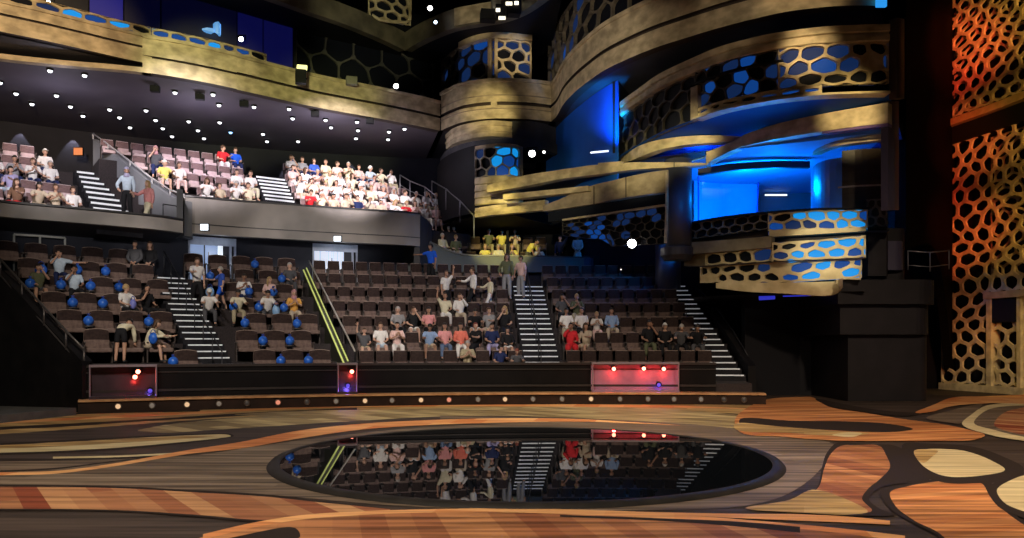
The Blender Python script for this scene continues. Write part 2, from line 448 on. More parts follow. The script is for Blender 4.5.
# right side fields
floor_field([(836, 444), (849, 443.5), (875, 445), (897, 447), (918, 463), (930, 480), (905, 484), (880, 489), (869, 500), (880, 510), (896, 516), (850, 517), (800, 513), (752, 511), (785, 505), (816, 490), (822, 468), (826, 455)], BLK)
floor_field([(840, 447), (856, 446), (880, 447), (886, 456), (890, 468), (880, 480), (868, 490), (862, 500), (872, 512), (850, 515), (800, 511), (765, 509.5), (792, 503), (818, 489), (824, 470), (830, 456)], RED2)
floor_field([(745, 509.5), (790, 501), (812, 491), (845, 500), (868, 513), (850, 516), (800, 514)], TAN)
floor_field([(880, 492), (900, 486), (938, 480.5), (965, 480), (990, 482), (994, 492), (1004, 506), (1024, 522), (1080, 540), (1080, 600), (960, 560), (938, 538), (912, 524), (890, 510)], BLK)
floor_field([(890, 494), (906, 488), (940, 482.5), (962, 482.5), (982, 485), (990, 498), (1004, 512), (1030, 530), (1080, 552), (1080, 640), (980, 620), (945, 540), (914, 522), (896, 508)], ORG2)
floor_field([(902, 446), (930, 444.5), (975, 448), (1004, 458), (1024, 470), (1014, 482), (985, 484), (945, 484), (918, 474)], BLK)
floor_field([(914, 452), (928, 450), (945, 450), (965, 452), (990, 461), (1005, 471), (984, 476.5), (946, 477.5), (927, 470), (917, 460)], CREAM)
floor_field([(914, 452), (925, 450.5), (938, 452), (932, 458), (924, 464), (917, 460)], TAN)
floor_field([(988, 490), (1005, 480), (1030, 472), (1090, 466), (1090, 545), (1024, 520), (998, 508)], BLK)
floor_field([(997, 491.5), (1010, 482), (1032, 475), (1090, 470), (1090, 535), (1026, 514), (1004, 504)], CREAM)
floor_field([(760, 402), (799, 397.5), (813, 398), (828, 407), (865, 413.5), (904, 420), (945, 425.5), (966, 430), (985, 436), (976, 440.5), (930, 442), (887, 442), (835, 441.5), (780, 437.5), (740, 433), (735, 420)], ORG2)
floor_field([(740, 420), (790, 421.5), (857, 422.5), (895, 425.5), (913, 430), (900, 432.5), (870, 433), (820, 430.5), (770, 428), (740, 425.5)], BLK)
floor_field([(735, 425), (780, 427.5), (830, 431.5), (870, 434.5), (840, 437), (790, 434), (735, 430)], TAN)
floor_field([(832, 436), (846, 433.5), (862, 434.5), (856, 437.3), (842, 437.6)], CREAM)
floor_field([(815, 399.5), (845, 405), (880, 411), (920, 414.5), (905, 417), (860, 412), (826, 405.5)], BLK)
floor_field([(926, 419), (950, 411.5), (982, 405), (975, 413), (962, 424), (945, 423)], GREY)
floor_field([(962, 425), (972, 415), (986, 406.5), (1040, 403), (1090, 402), (1090, 450), (1024, 442), (990, 436)], CREAM)
floor_field([(974, 424), (982, 414), (995, 408.5), (1040, 406), (1090, 406), (1090, 446), (1024, 438), (994, 431)], GREY)
floor_field([(994, 426), (1002, 415), (1018, 409.5), (1090, 408), (1090, 442), (1026, 436), (1006, 432)], RED)
floor_field([(915, 413.5), (935, 405), (951, 398.5), (980, 397), (1060, 398), (1060, 402.5), (990, 404), (952, 407), (930, 413)], ORG)
fl = struct('floor', bm, FM)

# ------------------------------------------------------------------ the round pool
PCX, PCY, PRX, PRY = 0.20, 12.5, 3.68, 3.92
WATER = base('pool_water', (0.004, 0.005, 0.007), 0.008, spec=0.5)
WATER.node_tree.nodes['Principled BSDF'].inputs['IOR'].default_value = 1.6
pool = thing('reflecting_pool', 'round black water pool set into the patterned stage floor, mirroring the audience', 'pool', (PCX, PCY, 0))
bm = bmesh.new(); bm.faces.new([bm.verts.new((PCX+PRX*math.cos(a*math.pi/64), PCY+PRY*math.sin(a*math.pi/64), 0.05)) for a in range(128)])
link('water', mesh_of('water', bm), WATER, pool)
bm = bmesh.new(); rg = []
for a in range(128):
    c, s_ = math.cos(a*math.pi/64), math.sin(a*math.pi/64)
    rg.append([bm.verts.new((PCX+(PRX+d)*c, PCY+(PRY+d)*s_, z)) for d, z in ((-0.03, 0.03), (-0.02, 0.056), (0.03, 0.058), (0.12, 0.052), (0.16, 0.01))])
for a in range(128):
    for j in range(4):
        A, B = rg[a], rg[(a+1) % 128]; bm.faces.new((A[j], A[j+1], B[j+1], B[j]))
link('rim', mesh_of('rim', bm, True), noisy('pool_rim', (0.012, 0.01, 0.009), (0.022, 0.018, 0.016), 3, 0.6, spec=0.2), pool)

# ================================================================== LOWER SEATING GEOMETRY
X0 = 2.6
def arcY(x, Yt, R):
    return Yt-(R-math.sqrt(max(1.0, R*R-(x-X0)**2)))
LOW_Y = [26.6+1.05*k for k in range(7)]; LOW_R = [24.5+0.42*k for k in range(7)]
def solveY(px, Yt, R):
    y = Yt
    for _ in range(40): y = 0.5*y+0.5*arcY(PX(px, y), Yt, R)
    return y
_top = [351, 332.5, 316.5, 302, 288, 275.4, 263.2]
LOW_Z = []
for k in range(7):
    y = solveY(400, LOW_Y[k], LOW_R[k]); LOW_Z.append(H+(HY-_top[k])*y/F-0.95)
def lowpath(Yt, R, pa, pb, n=40):
    xa = PX(pa, solveY(pa, Yt, R)); xb = PX(pb, solveY(pb, Yt, R))
    return Path([(xa+(xb-xa)*i/n, arcY(xa+(xb-xa)*i/n, Yt, R)) for i in range(n+1)])

# stepped floor of the lower seating
bm = bmesh.new()
left_px = [78, 58, 40, 24, 6, -14, -34]; right_px = [748, 738, 728, 718, 706, 694, 684]
for k in range(7):
    p = lowpath(LOW_Y[k]-0.80, LOW_R[k], left_px[k], right_px[k])
    slab(bm, p, LOW_Z[k]-0.9, LOW_Z[k], 1.15 if k < 6 else 2.6)
p = lowpath(24.05, 29.5, 84, 752); slab(bm, p, 0.0, LOW_Z[0]-0.002, 2.6)
struct('floor_lower_tiers', bm, CARPET)

# stage lip with its lit wooden top, and step lights
LIPY, LIPR = 23.5, 30.0
lip = thing('stage_lip', 'low curved wooden ledge along the front of the seating with a copper top edge', 'ledge', (0, 24, 0))
p = lowpath(LIPY, LIPR, 78, 766, 60)
bm = bmesh.new(); sweep(bm, p, [(0, 0.0), (0, 0.30), (-0.55, 0.30), (-0.55, 0)])
link('riser', mesh_of('riser', bm), noisy('lip_dark_wood', (0.014, 0.007, 0.005), (0.026, 0.012, 0.008), 2, 0.6, spec=0.2), lip)
bm = bmesh.new(); sweep(bm, p, [(0.05, 0.29), (0.05, 0.345), (-0.52, 0.345), (-0.52, 0.29)])
link('tread', mesh_of('tread', bm), noisy('lip_copper_wood', (0.40, 0.20, 0.09), (0.62, 0.36, 0.18), 3, 0.4, 0.2, (1, 1, 1)), lip)
SL_RING = base('step_light_ring', (0.10, 0.07, 0.05), 0.4, 0.6)
SL = [glow('step_light_warm', (1, 0.62, 0.34), 0.8), glow('step_light_dim', (0.7, 0.55, 0.42), 0.22), glow('step_light_red', (1, 0.33, 0.2), 0.75), glow('step_light_off', (0.4, 0.3, 0.25), 0.06)]
kinds = [0, 1, 0, 1, 3, 2, 3, 1, 0, 1, 0, 2, 1, 0, 1, 1, 0, 1, 1, 1, 1, 3, 3]
pxs = [118, 152, 187, 219, 247, 278, 307, 336, 365, 392, 421, 449, 478, 505, 533, 562, 591, 620, 648, 674, 701, 724, 744]
word = ['glowing warm white', 'faintly lit', 'glowing reddish', 'almost unlit']
for i, (px, kd) in enumerate(zip(pxs, kinds)):
    u = p.u_px(px); q = p.at(u); n = p.nrm(u)
    t = thing('step_light', f'round {word[kd]} step light, {ordw(i+1)} from the left along the stage lip', 'light', (q.x, q.y, 0.155), group='step lights along the stage lip')
    bm = bmesh.new(); lathe(bm, [(0.075, -0.02), (0.09, 0.012), (0.08, 0.03), (0.065, 0.03), (0.062, 0.01)], (q.x, q.y, 0.155), 14, (n.x, n.y, 0))
    link('ring', mesh_of('ring', bm, True), SL_RING, t)
    bm = bmesh.new(); lathe(bm, [(0.0, 0.03), (0.05, 0.03), (0.064, 0.02), (0.064, 0.005)][::-1], (q.x, q.y, 0.155), 14, (n.x, n.y, 0))
    link('lens', mesh_of('lens', bm, True), SL[kd], t)

# low front wall (barrier) in front of the first row
bar = thing('front_barrier', 'low black curved barrier wall in front of the first row of seats', 'barrier', (0, 25, 0))
BARY, BARR = 24.0, 29.5
p = lowpath(BARY, BARR, 84, 716, 60)
bm = bmesh.new(); sweep(bm, p, [(0, 0.28), (0, 1.17), (-0.10, 1.17), (-0.10, 0.28)])
link('panel', mesh_of('panel', bm), noisy('barrier_panel', (0.0025, 0.002, 0.0025), (0.005, 0.004, 0.0045), 1.5, 0.6, spec=0.12), bar)
bm = bmesh.new(); sweep(bm, p, [(0.04, 1.15), (0.04, 1.22), (-0.16, 1.22), (-0.16, 1.15)])
link('top_rail', mesh_of('top_rail', bm), base('barrier_rail', (0.025, 0.02, 0.02), 0.35), bar)
bm = bmesh.new(); sweep(bm, p, [(0.03, 0.50), (0.03, 0.56), (-0.02, 0.56), (-0.02, 0.50)])
sweep(bm, p, [(0.03, 1.00), (0.03, 1.03), (-0.02, 1.03), (-0.02, 1.00)])
link('moulding', mesh_of('moulding', bm), base('barrier_moulding', (0.02, 0.016, 0.016), 0.4), bar)

# light boxes set into the barrier
PURP = noisy('light_box_panel', (0.20, 0.12, 0.20), (0.30, 0.18, 0.27), 2, 0.35)
RED_L = glow('red_lamp', (1, 0.2, 0.12), 9); BLUE_L = glow('blue_lamp', (0.12, 0.08, 0.8), 0.9)
PURPD = noisy('light_box_unlit_panel', (0.03, 0.02, 0.03), (0.05, 0.032, 0.045), 2, 0.3)  # darker copy of the box panel, its lack of light painted in
def light_box(pa, pb, label, lamps, pm=None):
    q = p.sub(p.u_px(pa), p.u_px(pb), 0.2).off(0.30)
    m = q.at(q.len/2)
    t = thing('light_box', label, 'light box', (m.x, m.y, 0.345), group='light boxes along the front barrier')
    bm = bmesh.new(); sweep(bm, q, [(-0.28, 0.40), (-0.28, 1.16), (-0.36, 1.16), (-0.36, 0.40)])
    sweep(bm, q, [(0.02, 0.345), (0.02, 0.41), (-0.30, 0.41), (-0.30, 0.345)])
    link('back_panel', mesh_of('back_panel', bm), pm or PURP, t)
    bm = bmesh.new(); sweep(bm, q, [(0.02, 1.17), (0.02, 1.23), (-0.35, 1.23), (-0.35, 1.17)])
    link('top_frame', mesh_of('top_frame', bm), base('box_frame', (0.28, 0.22, 0.26), 0.35, 0.3), t)
    bm = bmesh.new()
    for u in (0.02, q.len-0.02):
        c = q.at(u); n = q.nrm(u); tube(bm, [(c.x+n.x*0, c.y+n.y*0, 0.36), (c.x, c.y, 1.2)], 0.02)
    link('side_frame', mesh_of('side_frame', bm), base('box_frame', (0.28, 0.22, 0.26), 0.35, 0.3), t)
    for px, z, col, e in lamps:
        u = q.u_px(px); c = q.at(u); n = q.nrm(u)
        bm = bmesh.new(); lathe(bm, [(0.03, -0.10), (0.075, -0.06), (0.09, 0.05), (0.08, 0.06)], (c.x-n.x*0.1, c.y-n.y*0.1, z), 12, (n.x, n.y, -0.25))
        lp = link('lamp', mesh_of('lamp', bm, True), BLACK, t)
        bm = bmesh.new(); ball(bm, (c.x-n.x*0.04, c.y-n.y*0.04, z-0.02), (0.058, 0.058, 0.058))
        link('bulb', mesh_of('bulb', bm, True), RED_L if col == 'r' else BLUE_L, lp)
        point((c.x+n.x*0.04-n.x*0.12, c.y-n.y*0.02, z-0.16), e, (1, 0.06, 0.05) if col == 'r' else (0.2, 0.12, 1), 0.05)
light_box(89, 157, 'glass fronted light box at the left end of the front barrier, one red lamp cluster', [(138, 1.06, 'r', 10), (135, 0.92, 'r', 5), (150, 0.55, 'b', 7)], PURPD)
light_box(337, 357, 'small glass light box below the yellow edged railing, red and blue lamps', [(352, 1.0, 'r', 6), (348, 0.6, 'b', 9)], PURPD)
light_box(591, 678, 'wide glass light box glowing red in front of the right seating block', [(614, 1.05, 'r', 10), (644, 1.06, 'r', 11), (664, 1.05, 'r', 10), (659, 0.58, 'b', 3)])

# ================================================================== SEATS
CH_BACK = noisy('seat_fabric_dark', (0.028, 0.018, 0.017), (0.046, 0.029, 0.026), 9, 0.85, spec=0.12)
CH_LOW = noisy('seat_fabric_toplit', (0.13, 0.088, 0.078), (0.20, 0.14, 0.122), 9, 0.85, spec=0.15)  # paler copy: overhead light on the cushions put into the colour
CH_RIM = base('seat_edge', (0.26, 0.19, 0.155), 0.5)  # pale edge colour carries the rim light along the backrests
CH_ARM = base('seat_arm', (0.05, 0.036, 0.032), 0.55)
UP_BACK = noisy('balcony_fabric', (0.12, 0.07, 0.07), (0.17, 0.10, 0.10), 9, 0.8)
UP_LOW = noisy('balcony_fabric_pale', (0.46, 0.33, 0.34), (0.56, 0.42, 0.43), 9, 0.8)
UP_RIM = base('balcony_seat_edge', (0.58, 0.47, 0.48), 0.5)

def panel_mesh(name, w, h, d, curve, z0, y0, lean, split, m_up, m_lo, m_rim):
    """padded backrest, front towards -Y: dark upper pad, paler lower pad, a painted piping on top"""
    bm = bmesh.new(); nx, nz = 8, 8
    def pt(i, j, back):
        u = i/nx*2-1; v = j/nz
        puff = 0.035*(1-u**4)*(1-abs(2*v-1)**3)
        top = h+curve*(1-u*u)*v
        edge = 1-0.06*(v**6)
        y = y0+lean*v+(d if back else -puff)+0.06*curve*10*(u*u)*0.3
        return (u*w/2*edge, y, z0+top*v)
    fr = [[bm.verts.new(pt(i, j, 0)) for i in range(nx+1)] for j in range(nz+1)]
    bk = [[bm.verts.new(pt(i, j, 1)) for i in range(nx+1)] for j in range(nz+1)]
    for j in range(nz):
        for i in range(nx):
            f = bm.faces.new((fr[j][i], fr[j][i+1], fr[j+1][i+1], fr[j+1][i])); f.material_index = 1 if j < split else 0
            f = bm.faces.new((bk[j][i], bk[j+1][i], bk[j+1][i+1], bk[j][i+1])); f.material_index = 0
    for i in range(nx):
        f = bm.faces.new((fr[nz][i], fr[nz][i+1], bk[nz][i+1], bk[nz][i])); f.material_index = 2
        bm.faces.new((fr[0][i+1], fr[0][i], bk[0][i], bk[0][i+1])).material_index = 2
    for j in range(nz):
        bm.faces.new((fr[j][0], fr[j+1][0], bk[j+1][0], bk[j][0])).material_index = 2
        bm.faces.new((fr[j+1][nx], fr[j][nx], bk[j][nx], bk[j+1][nx])).material_index = 2
    me = mesh_of(name, bm)
    for m in (m_up, m_lo, m_rim): me.materials.append(m)
    return me
def rim_light_mesh(w, h, z0, y0, lean, curve, r=0.02):
    bm = bmesh.new()
    tube(bm, [((i/8*2-1)*w/2*0.94, y0+lean+0.01+0.018*curve*10*((i/8*2-1)**2), z0+h+curve*(1-(i/8*2-1)**2)) for i in range(9)], r, 6)
    return mesh_of('rim_light', bm, True)
def cushion_mesh(w, d, z, y, tip=0.0):
    bm = bmesh.new(); box(bm, (0, y, z), (w, d, 0.13), 0, 0.035)
    return mesh_of('seat', bm, False)
def arm_mesh(x, y0, y1, z, t=0.05):
    bm = bmesh.new(); box(bm, (x, (y0+y1)/2, z), (t, y1-y0, 0.05), 0, 0.012); box(bm, (x, (y0+y1)/2+0.05, z/2), (t*0.8, (y1-y0)*0.55, z-0.02))
    return mesh_of('armrest', bm)
def chair_kind(name, w, pitch, h, mats, curve=0.0, split=4, seat_m=None, rim=None):
    r = thing(name, name, 'chair'); L = []
    L.append(link('backrest', panel_mesh('backrest', w, h, 0.09, curve, 0.40, 0.0, 0.10, split, *mats), [], r, True))
    L.append(link('rim_light', rim_light_mesh(w, h, 0.40, 0.0, 0.11, curve), rim, r, True))
    L.append(link('seat', cushion_mesh(w*0.98, 0.46, 0.385, -0.27), seat_m, r, True))
    for s in (-1, 1):
        L.append(link('armrest', arm_mesh(s*(pitch/2-0.025), -0.44, 0.06, 0.60, 0.04), CH_ARM, r, True))
    TREE[r.name] = L
    return r
std = chair_kind('theatre_chair', 0.45, 0.54, 0.55, (CH_BACK, CH_LOW, CH_RIM), 0.0, 3, CH_LOW, CH_RIM)
vip = chair_kind('wide_armchair', 0.66, 0.76, 0.55, (CH_BACK, CH_LOW, CH_RIM), 0.045, 4, CH_LOW, CH_RIM)
bal = chair_kind('balcony_chair', 0.45, 0.54, 0.55, (UP_BACK, UP_LOW, UP_RIM), 0.0, 4, UP_LOW, UP_RIM)
USED = set()
def put(kind, loc, rz, label, group):
    if kind.name not in USED:
        USED.add(kind.name); kind.location = loc; kind.rotation_euler = (0, 0, rz); kind['label'] = label; kind['group'] = group
        return kind
    return dup(kind, loc, rz, label, group)

SEATS = {}     # (section, row) -> (path, z)
def face_rz(n): return math.atan2(n.x, -n.y)      # local -Y turned onto n
def seat_row(sec, row, path, z, pa, pb, kind, pitch, phrase, group, noun, phase=None):
    u0, u1 = path.u_px(pa), path.u_px(pb)
    if phase is not None:
        up_ = path.u_px(phase); u0 = up_-pitch*int((up_-u0)/pitch+0.3)
    n = max(1, int((u1-u0)/pitch+0.35)); off = (u1-u0-n*pitch)/2 if phase is None else 0
    SEATS[sec, row] = (path, z, u0+off, pitch, n)
    for i in range(n):
        u = u0+off+(i+0.5)*pitch; q = path.at(u); nn = path.nrm(u)
        put(kind, (q.x, q.y, z), face_rz(nn), f'{noun}, {ordw(i+1)} from left in {rowname(row)} of {phrase}', group)
def rowname(k): return 'front row' if k == 0 else ORD[k+1]+' row'

LOWP = [lowpath(LOW_Y[k], LOW_R[k], -60, 760, 120) for k in range(7)]
def lerp(a, b, t): return a+(b-a)*t
BL1 = [(160, 198), (76, 188), (58, 180), (42, 172), (26, 164), (12, 150), (-6, 131)]
BL2 = [(244, 338), (236, 330), (226, 321), (216, 313), (206, 305), (196, 299), (186, 293)]
CEN = [(359, 523), (350, 520), (337, 516), (328, 513), (321, 510), (315, 507), (312, 503)]
RGT = [(567, 712), (563, 704), (558, 696), (553, 688), (549, 680), (545, 670), (541, 660)]
PH1 = [171, 144, 86, 70, 88, 103, None]; PH2 = [279, 261, 243, 257, 247, 280, 253]
for k in range(7):
    z = LOW_Z[k]
    seat_row('VL', k, LOWP[k], z, *BL1[k], vip, 0.83, 'far left lower block', 'wide armchairs in the far left lower block', 'wide brown armchair', PH1[k])
    seat_row('VM', k, LOWP[k], z, *BL2[k], vip, 0.83, 'block left of the yellow railing', 'wide armchairs left of the yellow railing', 'wide brown armchair', PH2[k])
    seat_row('C', k, LOWP[k], z, *CEN[k], std, 0.54, 'the centre block', 'theatre chairs of the centre block', 'brown theatre chair')
    seat_row('R', k, LOWP[k], z, *RGT[k], std, 0.54, 'the right lower block', 'theatre chairs of the right lower block', 'dark brown theatre chair')
# ================================================================== AISLE STAIRS
STEP_M = noisy('stair_black', (0.01, 0.01, 0.013), (0.018, 0.017, 0.022), 6, 0.8, spec=0.2)
def stairs(name_label, A0, A1, B0, B1, n, z0, z1, deep=0.5, w=0.031, zf=None):
    """A0/B0 left and right plan points at the bottom, A1/B1 at the top"""
    A0, A1, B0, B1 = map(Vector, (A0, A1, B0, B1))
    c = (A0+B0)/2
    t = thing('aisle_stairs', name_label, 'stairs', (c.x, c.y, z0))
    for j in range(n):
        f0, f1 = j/n, (j+1)/n
        q = [A0.lerp(A1, f0), B0.lerp(B1, f0), B0.lerp(B1, f1), A0.lerp(A1, f1)]
        z = z0+(z1-z0)*(j+1)/n if zf is None else zf(j)
        bm = bmesh.new()
        lo = [bm.verts.new((p.x, p.y, z-deep)) for p in q]; hi = [bm.verts.new((p.x, p.y, z)) for p in q]
        bm.faces.new(lo[::-1]); bm.faces.new(hi)
        for i in range(4): bm.faces.new((lo[i], lo[(i+1) % 4], hi[(i+1) % 4], hi[i]))
        st = link('step', mesh_of('step', bm), STEP_M, t)
        bm = bmesh.new()
        a, b = q[0], q[1]; d = (b-a).normalized(); nn = Vector((d.y, -d.x))
        if nn.dot(Vector((0, -1))) < 0: nn = -nn
        a = a+d*0.06; b = b-d*0.06
        r = [bm.verts.new(v) for v in ((a.x+nn.x*0.012, a.y+nn.y*0.012, z-w), (b.x+nn.x*0.012, b.y+nn.y*0.012, z-w), (b.x+nn.x*0.012, b.y+nn.y*0.012, z+0.008), (a.x+nn.x*0.012, a.y+nn.y*0.012, z+0.008),
                                       (a.x-nn.x*0.05, a.y-nn.y*0.05, z-w), (b.x-nn.x*0.05, b.y-nn.y*0.05, z-w), (b.x-nn.x*0.05, b.y-nn.y*0.05, z+0.008), (a.x-nn.x*0.05, a.y-nn.y*0.05, z+0.008))]
        for f in ((0, 1, 2, 3), (3, 2, 6, 7), (7, 6, 5, 4), (4, 5, 1, 0), (0, 3, 7, 4), (1, 5, 6, 2)): bm.faces.new([r[i] for i in f])
        link('nosing', mesh_of('nosing', bm), NOSING, st)
    return t
def rail(name, label, pts, posts, r=0.025, mat=None, group=None, cat='handrail', mid=False):
    """hand rail on posts; posts = [(x,y,z_foot,z_top)]"""
    t = thing(name, label, cat, posts[0][:3] if posts else pts[0], group=group)
    bm = bmesh.new(); tube(bm, pts, r, 8); link('rail', mesh_of('rail', bm, True), mat or RAILB, t)
    if mid:
        bm = bmesh.new(); tube(bm, [(a, b, c-0.45) for a, b, c in pts], r*0.7, 8); link('rail', mesh_of('rail', bm, True), mat or RAILB, t)
    for x, y, a, b in posts:
        bm = bmesh.new(); tube(bm, [(x, y, a), (x, y, b)], r*0.9, 8); link('post', mesh_of('post', bm, True), mat or RAILB, t)
    return t
def lowpt(px, k, d=-0.8):
    y = solveY(px, LOW_Y[k]+d, LOW_R[k]); return (PX(px, y), y)
def lowstair(label, b0, b1, t0, t1, n=18):
    return stairs(label, lowpt(b0, 0), lowpt(t0, 6), lowpt(b1, 0), lowpt(t1, 6), n, LOW_Z[0], LOW_Z[6]+0.0)
lowstair('black stairs with pale step edges between the two armchair blocks', 202, 243, 151, 184)
lowstair('wide black stairs with pale step edges between centre and right seating blocks', 525, 564, 511, 543)
lowstair('black stairs with pale step edges at the right end of the lower seating', 714, 746, 668, 684)
def stair_rail(label, px0, px1, grp):
    pts = []; posts = []
    for i in range(8):
        f = i/7
        a = Vector(lowpt(px0, 0)); b = Vector(lowpt(px1, 6)); q = a.lerp(b, f)
        z = LOW_Z[0]+(LOW_Z[6]-LOW_Z[0])*f+0.1
        pts.append((q.x, q.y, z+0.85)); posts.append((q.x, q.y, z-0.1, z+0.85))
    rail('handrail', label, pts, posts, 0.02, RAILB, grp)
stair_rail('thin black handrail running down the middle of the centre stairs', 541, 526, 'stair handrails')
stair_rail('thin black handrail running down the middle of the left stairs', 222, 164, 'stair handrails')

# ------------------------------------------------------------------ yellow edged divider between left blocks and centre block
YEL = noisy('divider_yellow_green', (0.42, 0.42, 0.10), (0.62, 0.62, 0.20), 4, 0.5)
YELG = base('divider_light_strip', (0.5, 0.55, 0.15), 0.4, emit=(0.75, 0.85, 0.25), es=0.35)
dv = thing('divider_railing', 'sloping divider with yellow green lit edges and handrail between armchairs and centre block', 'railing', (*lowpt(350, 0), LOW_Z[0]))
def divpts(pb, pt, dz, n=14):
    a = Vector(lowpt(pb, 0, -0.9)); b = Vector(lowpt(pt, 6, 0.2))
    return [(a.lerp(b, i/n).x, a.lerp(b, i/n).y, lerp(LOW_Z[0], LOW_Z[6], i/n)+dz+0.12*math.sin(i/n*3.14)*0) for i in range(n+1)]
bm = bmesh.new()
A = divpts(345, 304, 0.62); B = divpts(349, 307, 0.62)
for lo, hi in ((A, B),):
    q = [[bm.verts.new(v) for v in ((a[0], a[1], a[2]-0.9), (b[0], b[1], b[2]-0.9), b, a)] for a, b in zip(lo, hi)]
    for x, y in zip(q, q[1:]):
        for i in range(4): bm.faces.new((x[i], x[(i+1) % 4], y[(i+1) % 4], y[i]))
    bm.faces.new(q[0][::-1]); bm.faces.new(q[-1])
link('panel', mesh_of('panel', bm), base('divider_dark', (0.03, 0.032, 0.02), 0.5), dv)
bm = bmesh.new(); tube(bm, divpts(344, 303.5, 0.58), 0.032, 6); link('light_strip', mesh_of('light_strip', bm), YELG, dv)
bm = bmesh.new(); tube(bm, divpts(348, 306.5, 0.66), 0.026, 6); link('light_strip', mesh_of('light_strip', bm), YELG, dv)
bm = bmesh.new(); tube(bm, divpts(355, 309, 0.95), 0.028, 8); link('rail', mesh_of('rail', bm, True), base('divider_rail', (0.5, 0.47, 0.42), 0.35, 0.4), dv)
for i in range(0, 15, 2):
    a = divpts(355, 309, 0.95)[i]; bm = bmesh.new(); tube(bm, [(a[0], a[1], a[2]-0.95), a], 0.018, 6); link('post', mesh_of('post', bm), RAILB, dv)

# ------------------------------------------------------------------ black end walls of the lower seating
def ramp_wall(name, pts, t, m, label=None):
    """[(x, y, z_top)] solid upright wall to the floor"""
    bm = bmesh.new(); pa = Path([(a, b) for a, b, c in pts]); N = pa.normals(); R_ = []
    for (x, y, z), n in zip(pts, N):
        R_.append([bm.verts.new(v) for v in ((x, y, 0), (x, y, z), (x-n.x*t, y-n.y*t, z), (x-n.x*t, y-n.y*t, 0))])
    for A_, B_ in zip(R_, R_[1:]):
        for j in range(4): bm.faces.new((A_[j], A_[(j+1) % 4], B_[(j+1) % 4], B_[j]))
    bm.faces.new(R_[0][::-1]); bm.faces.new(R_[-1])
    return struct(name, bm, m)
def zpx(px, py, Y): return (PX(px, Y), Y, H-(py-HY)/F*Y)
ENDW = noisy('end_wall_black', (0.005, 0.0045, 0.0055), (0.009, 0.008, 0.009), 2, 0.7, spec=0.15)
ramp_wall('wall_seating_left', [zpx(-60, 236, 22.8), zpx(-20, 258, 22.4), zpx(10, 284, 22.0), zpx(40, 317, 21.4), zpx(66, 345, 20.9), zpx(82, 361, 20.5), zpx(86, 366, 20.6)], 0.3, ENDW)
pr = [zpx(0, 259, 22.1), zpx(22, 283, 21.9), zpx(44, 307, 21.3), zpx(66, 331, 20.9), zpx(84, 349, 20.6)]
rail('handrail', 'long black handrail sloping down along the far left end wall of the seating', pr, [(a, b, c-0.5, c) for a, b, c in pr], 0.03, METAL and base('left_rail_dark', (0.09, 0.08, 0.08), 0.4, 0.5), 'end wall handrails', mid=True)
ramp_wall('wall_seating_right', [zpx(690, 290, 32.0), zpx(708, 303, 30.5), zpx(730, 328, 28), zpx(750, 358, 25.8), zpx(756, 366, 25.2)], -0.25, ENDW)
pr = [zpx(692, 283, 31.6), zpx(712, 302, 29.8), zpx(734, 332, 27.4), zpx(748, 356, 25.9)]
rail('handrail', 'dark handrail beside the right end stairs of the lower seating', pr, [(a, b, c-0.7, c) for a, b, c in pr], 0.022, RAILB, 'end wall handrails')
# floor beyond the seating on the right
bm = bmesh.new(); box(bm, (-15.8, 19.6, 0.09), (9.5, 3.0, 0.18), -0.25); struct('floor_left_wing', bm, noisy('wing_floor', (0.05, 0.05, 0.05), (0.08, 0.08, 0.08), 3, 0.7))

# ================================================================== REAR WALL OF THE LOWER SEATING, DOORS
rear = lowpath(LOW_Y[6]+1.75, LOW_R[6]+0.6, -70, 404, 80)
ZA = LOW_Z[6]
def wall_span(bm, pa, u0, u1, z0, z1, t=0.25):
    slab(bm, pa.sub(u0, u1, 0.5), z0, z1, t)
bm = bmesh.new()
d1 = (rear.u_px(188), rear.u_px(236)); d2 = (rear.u_px(312.5), rear.u_px(357.5))
wall_span(bm, rear, 0, d1[0], 0, 6.0); wall_span(bm, rear, d1[1], d2[0], 0, 6.0); wall_span(bm, rear, d2[1], rear.len, 0, 6.0)
dz = H+(HY-237.5)*rear.at(rear.u_px(212)).y/F
for d in (d1, d2): wall_span(bm, rear, d[0], d[1], dz, 6.0)
struct('wall_rear_lower', bm, NAVY)
DFR = noisy('door_frame_pale', (0.36, 0.40, 0.50), (0.46, 0.50, 0.60), 3, 0.5)
DGL = base('door_glass_blue', (0.24, 0.33, 0.50), 0.3, emit=(0.42, 0.55, 0.85), es=0.4)
DBR = base('door_bright', (0.8, 0.85, 0.95), 0.4, emit=(0.85, 0.92, 1.0), es=0.8)
DPK = base('door_dark', (0.02, 0.02, 0.03), 0.6)
CURT = noisy('door_curtain', (0.42, 0.48, 0.58), (0.85, 0.9, 0.98), 3.2, 0.8, 0, (5, 5, 0.02), lo=0.42, hi=0.58)
CURT.node_tree.nodes['Principled BSDF'].inputs['Emission Color'].default_value = (0.7, 0.78, 0.95, 1)
CURT.node_tree.nodes['Principled BSDF'].inputs['Emission Strength'].default_value = 0.5
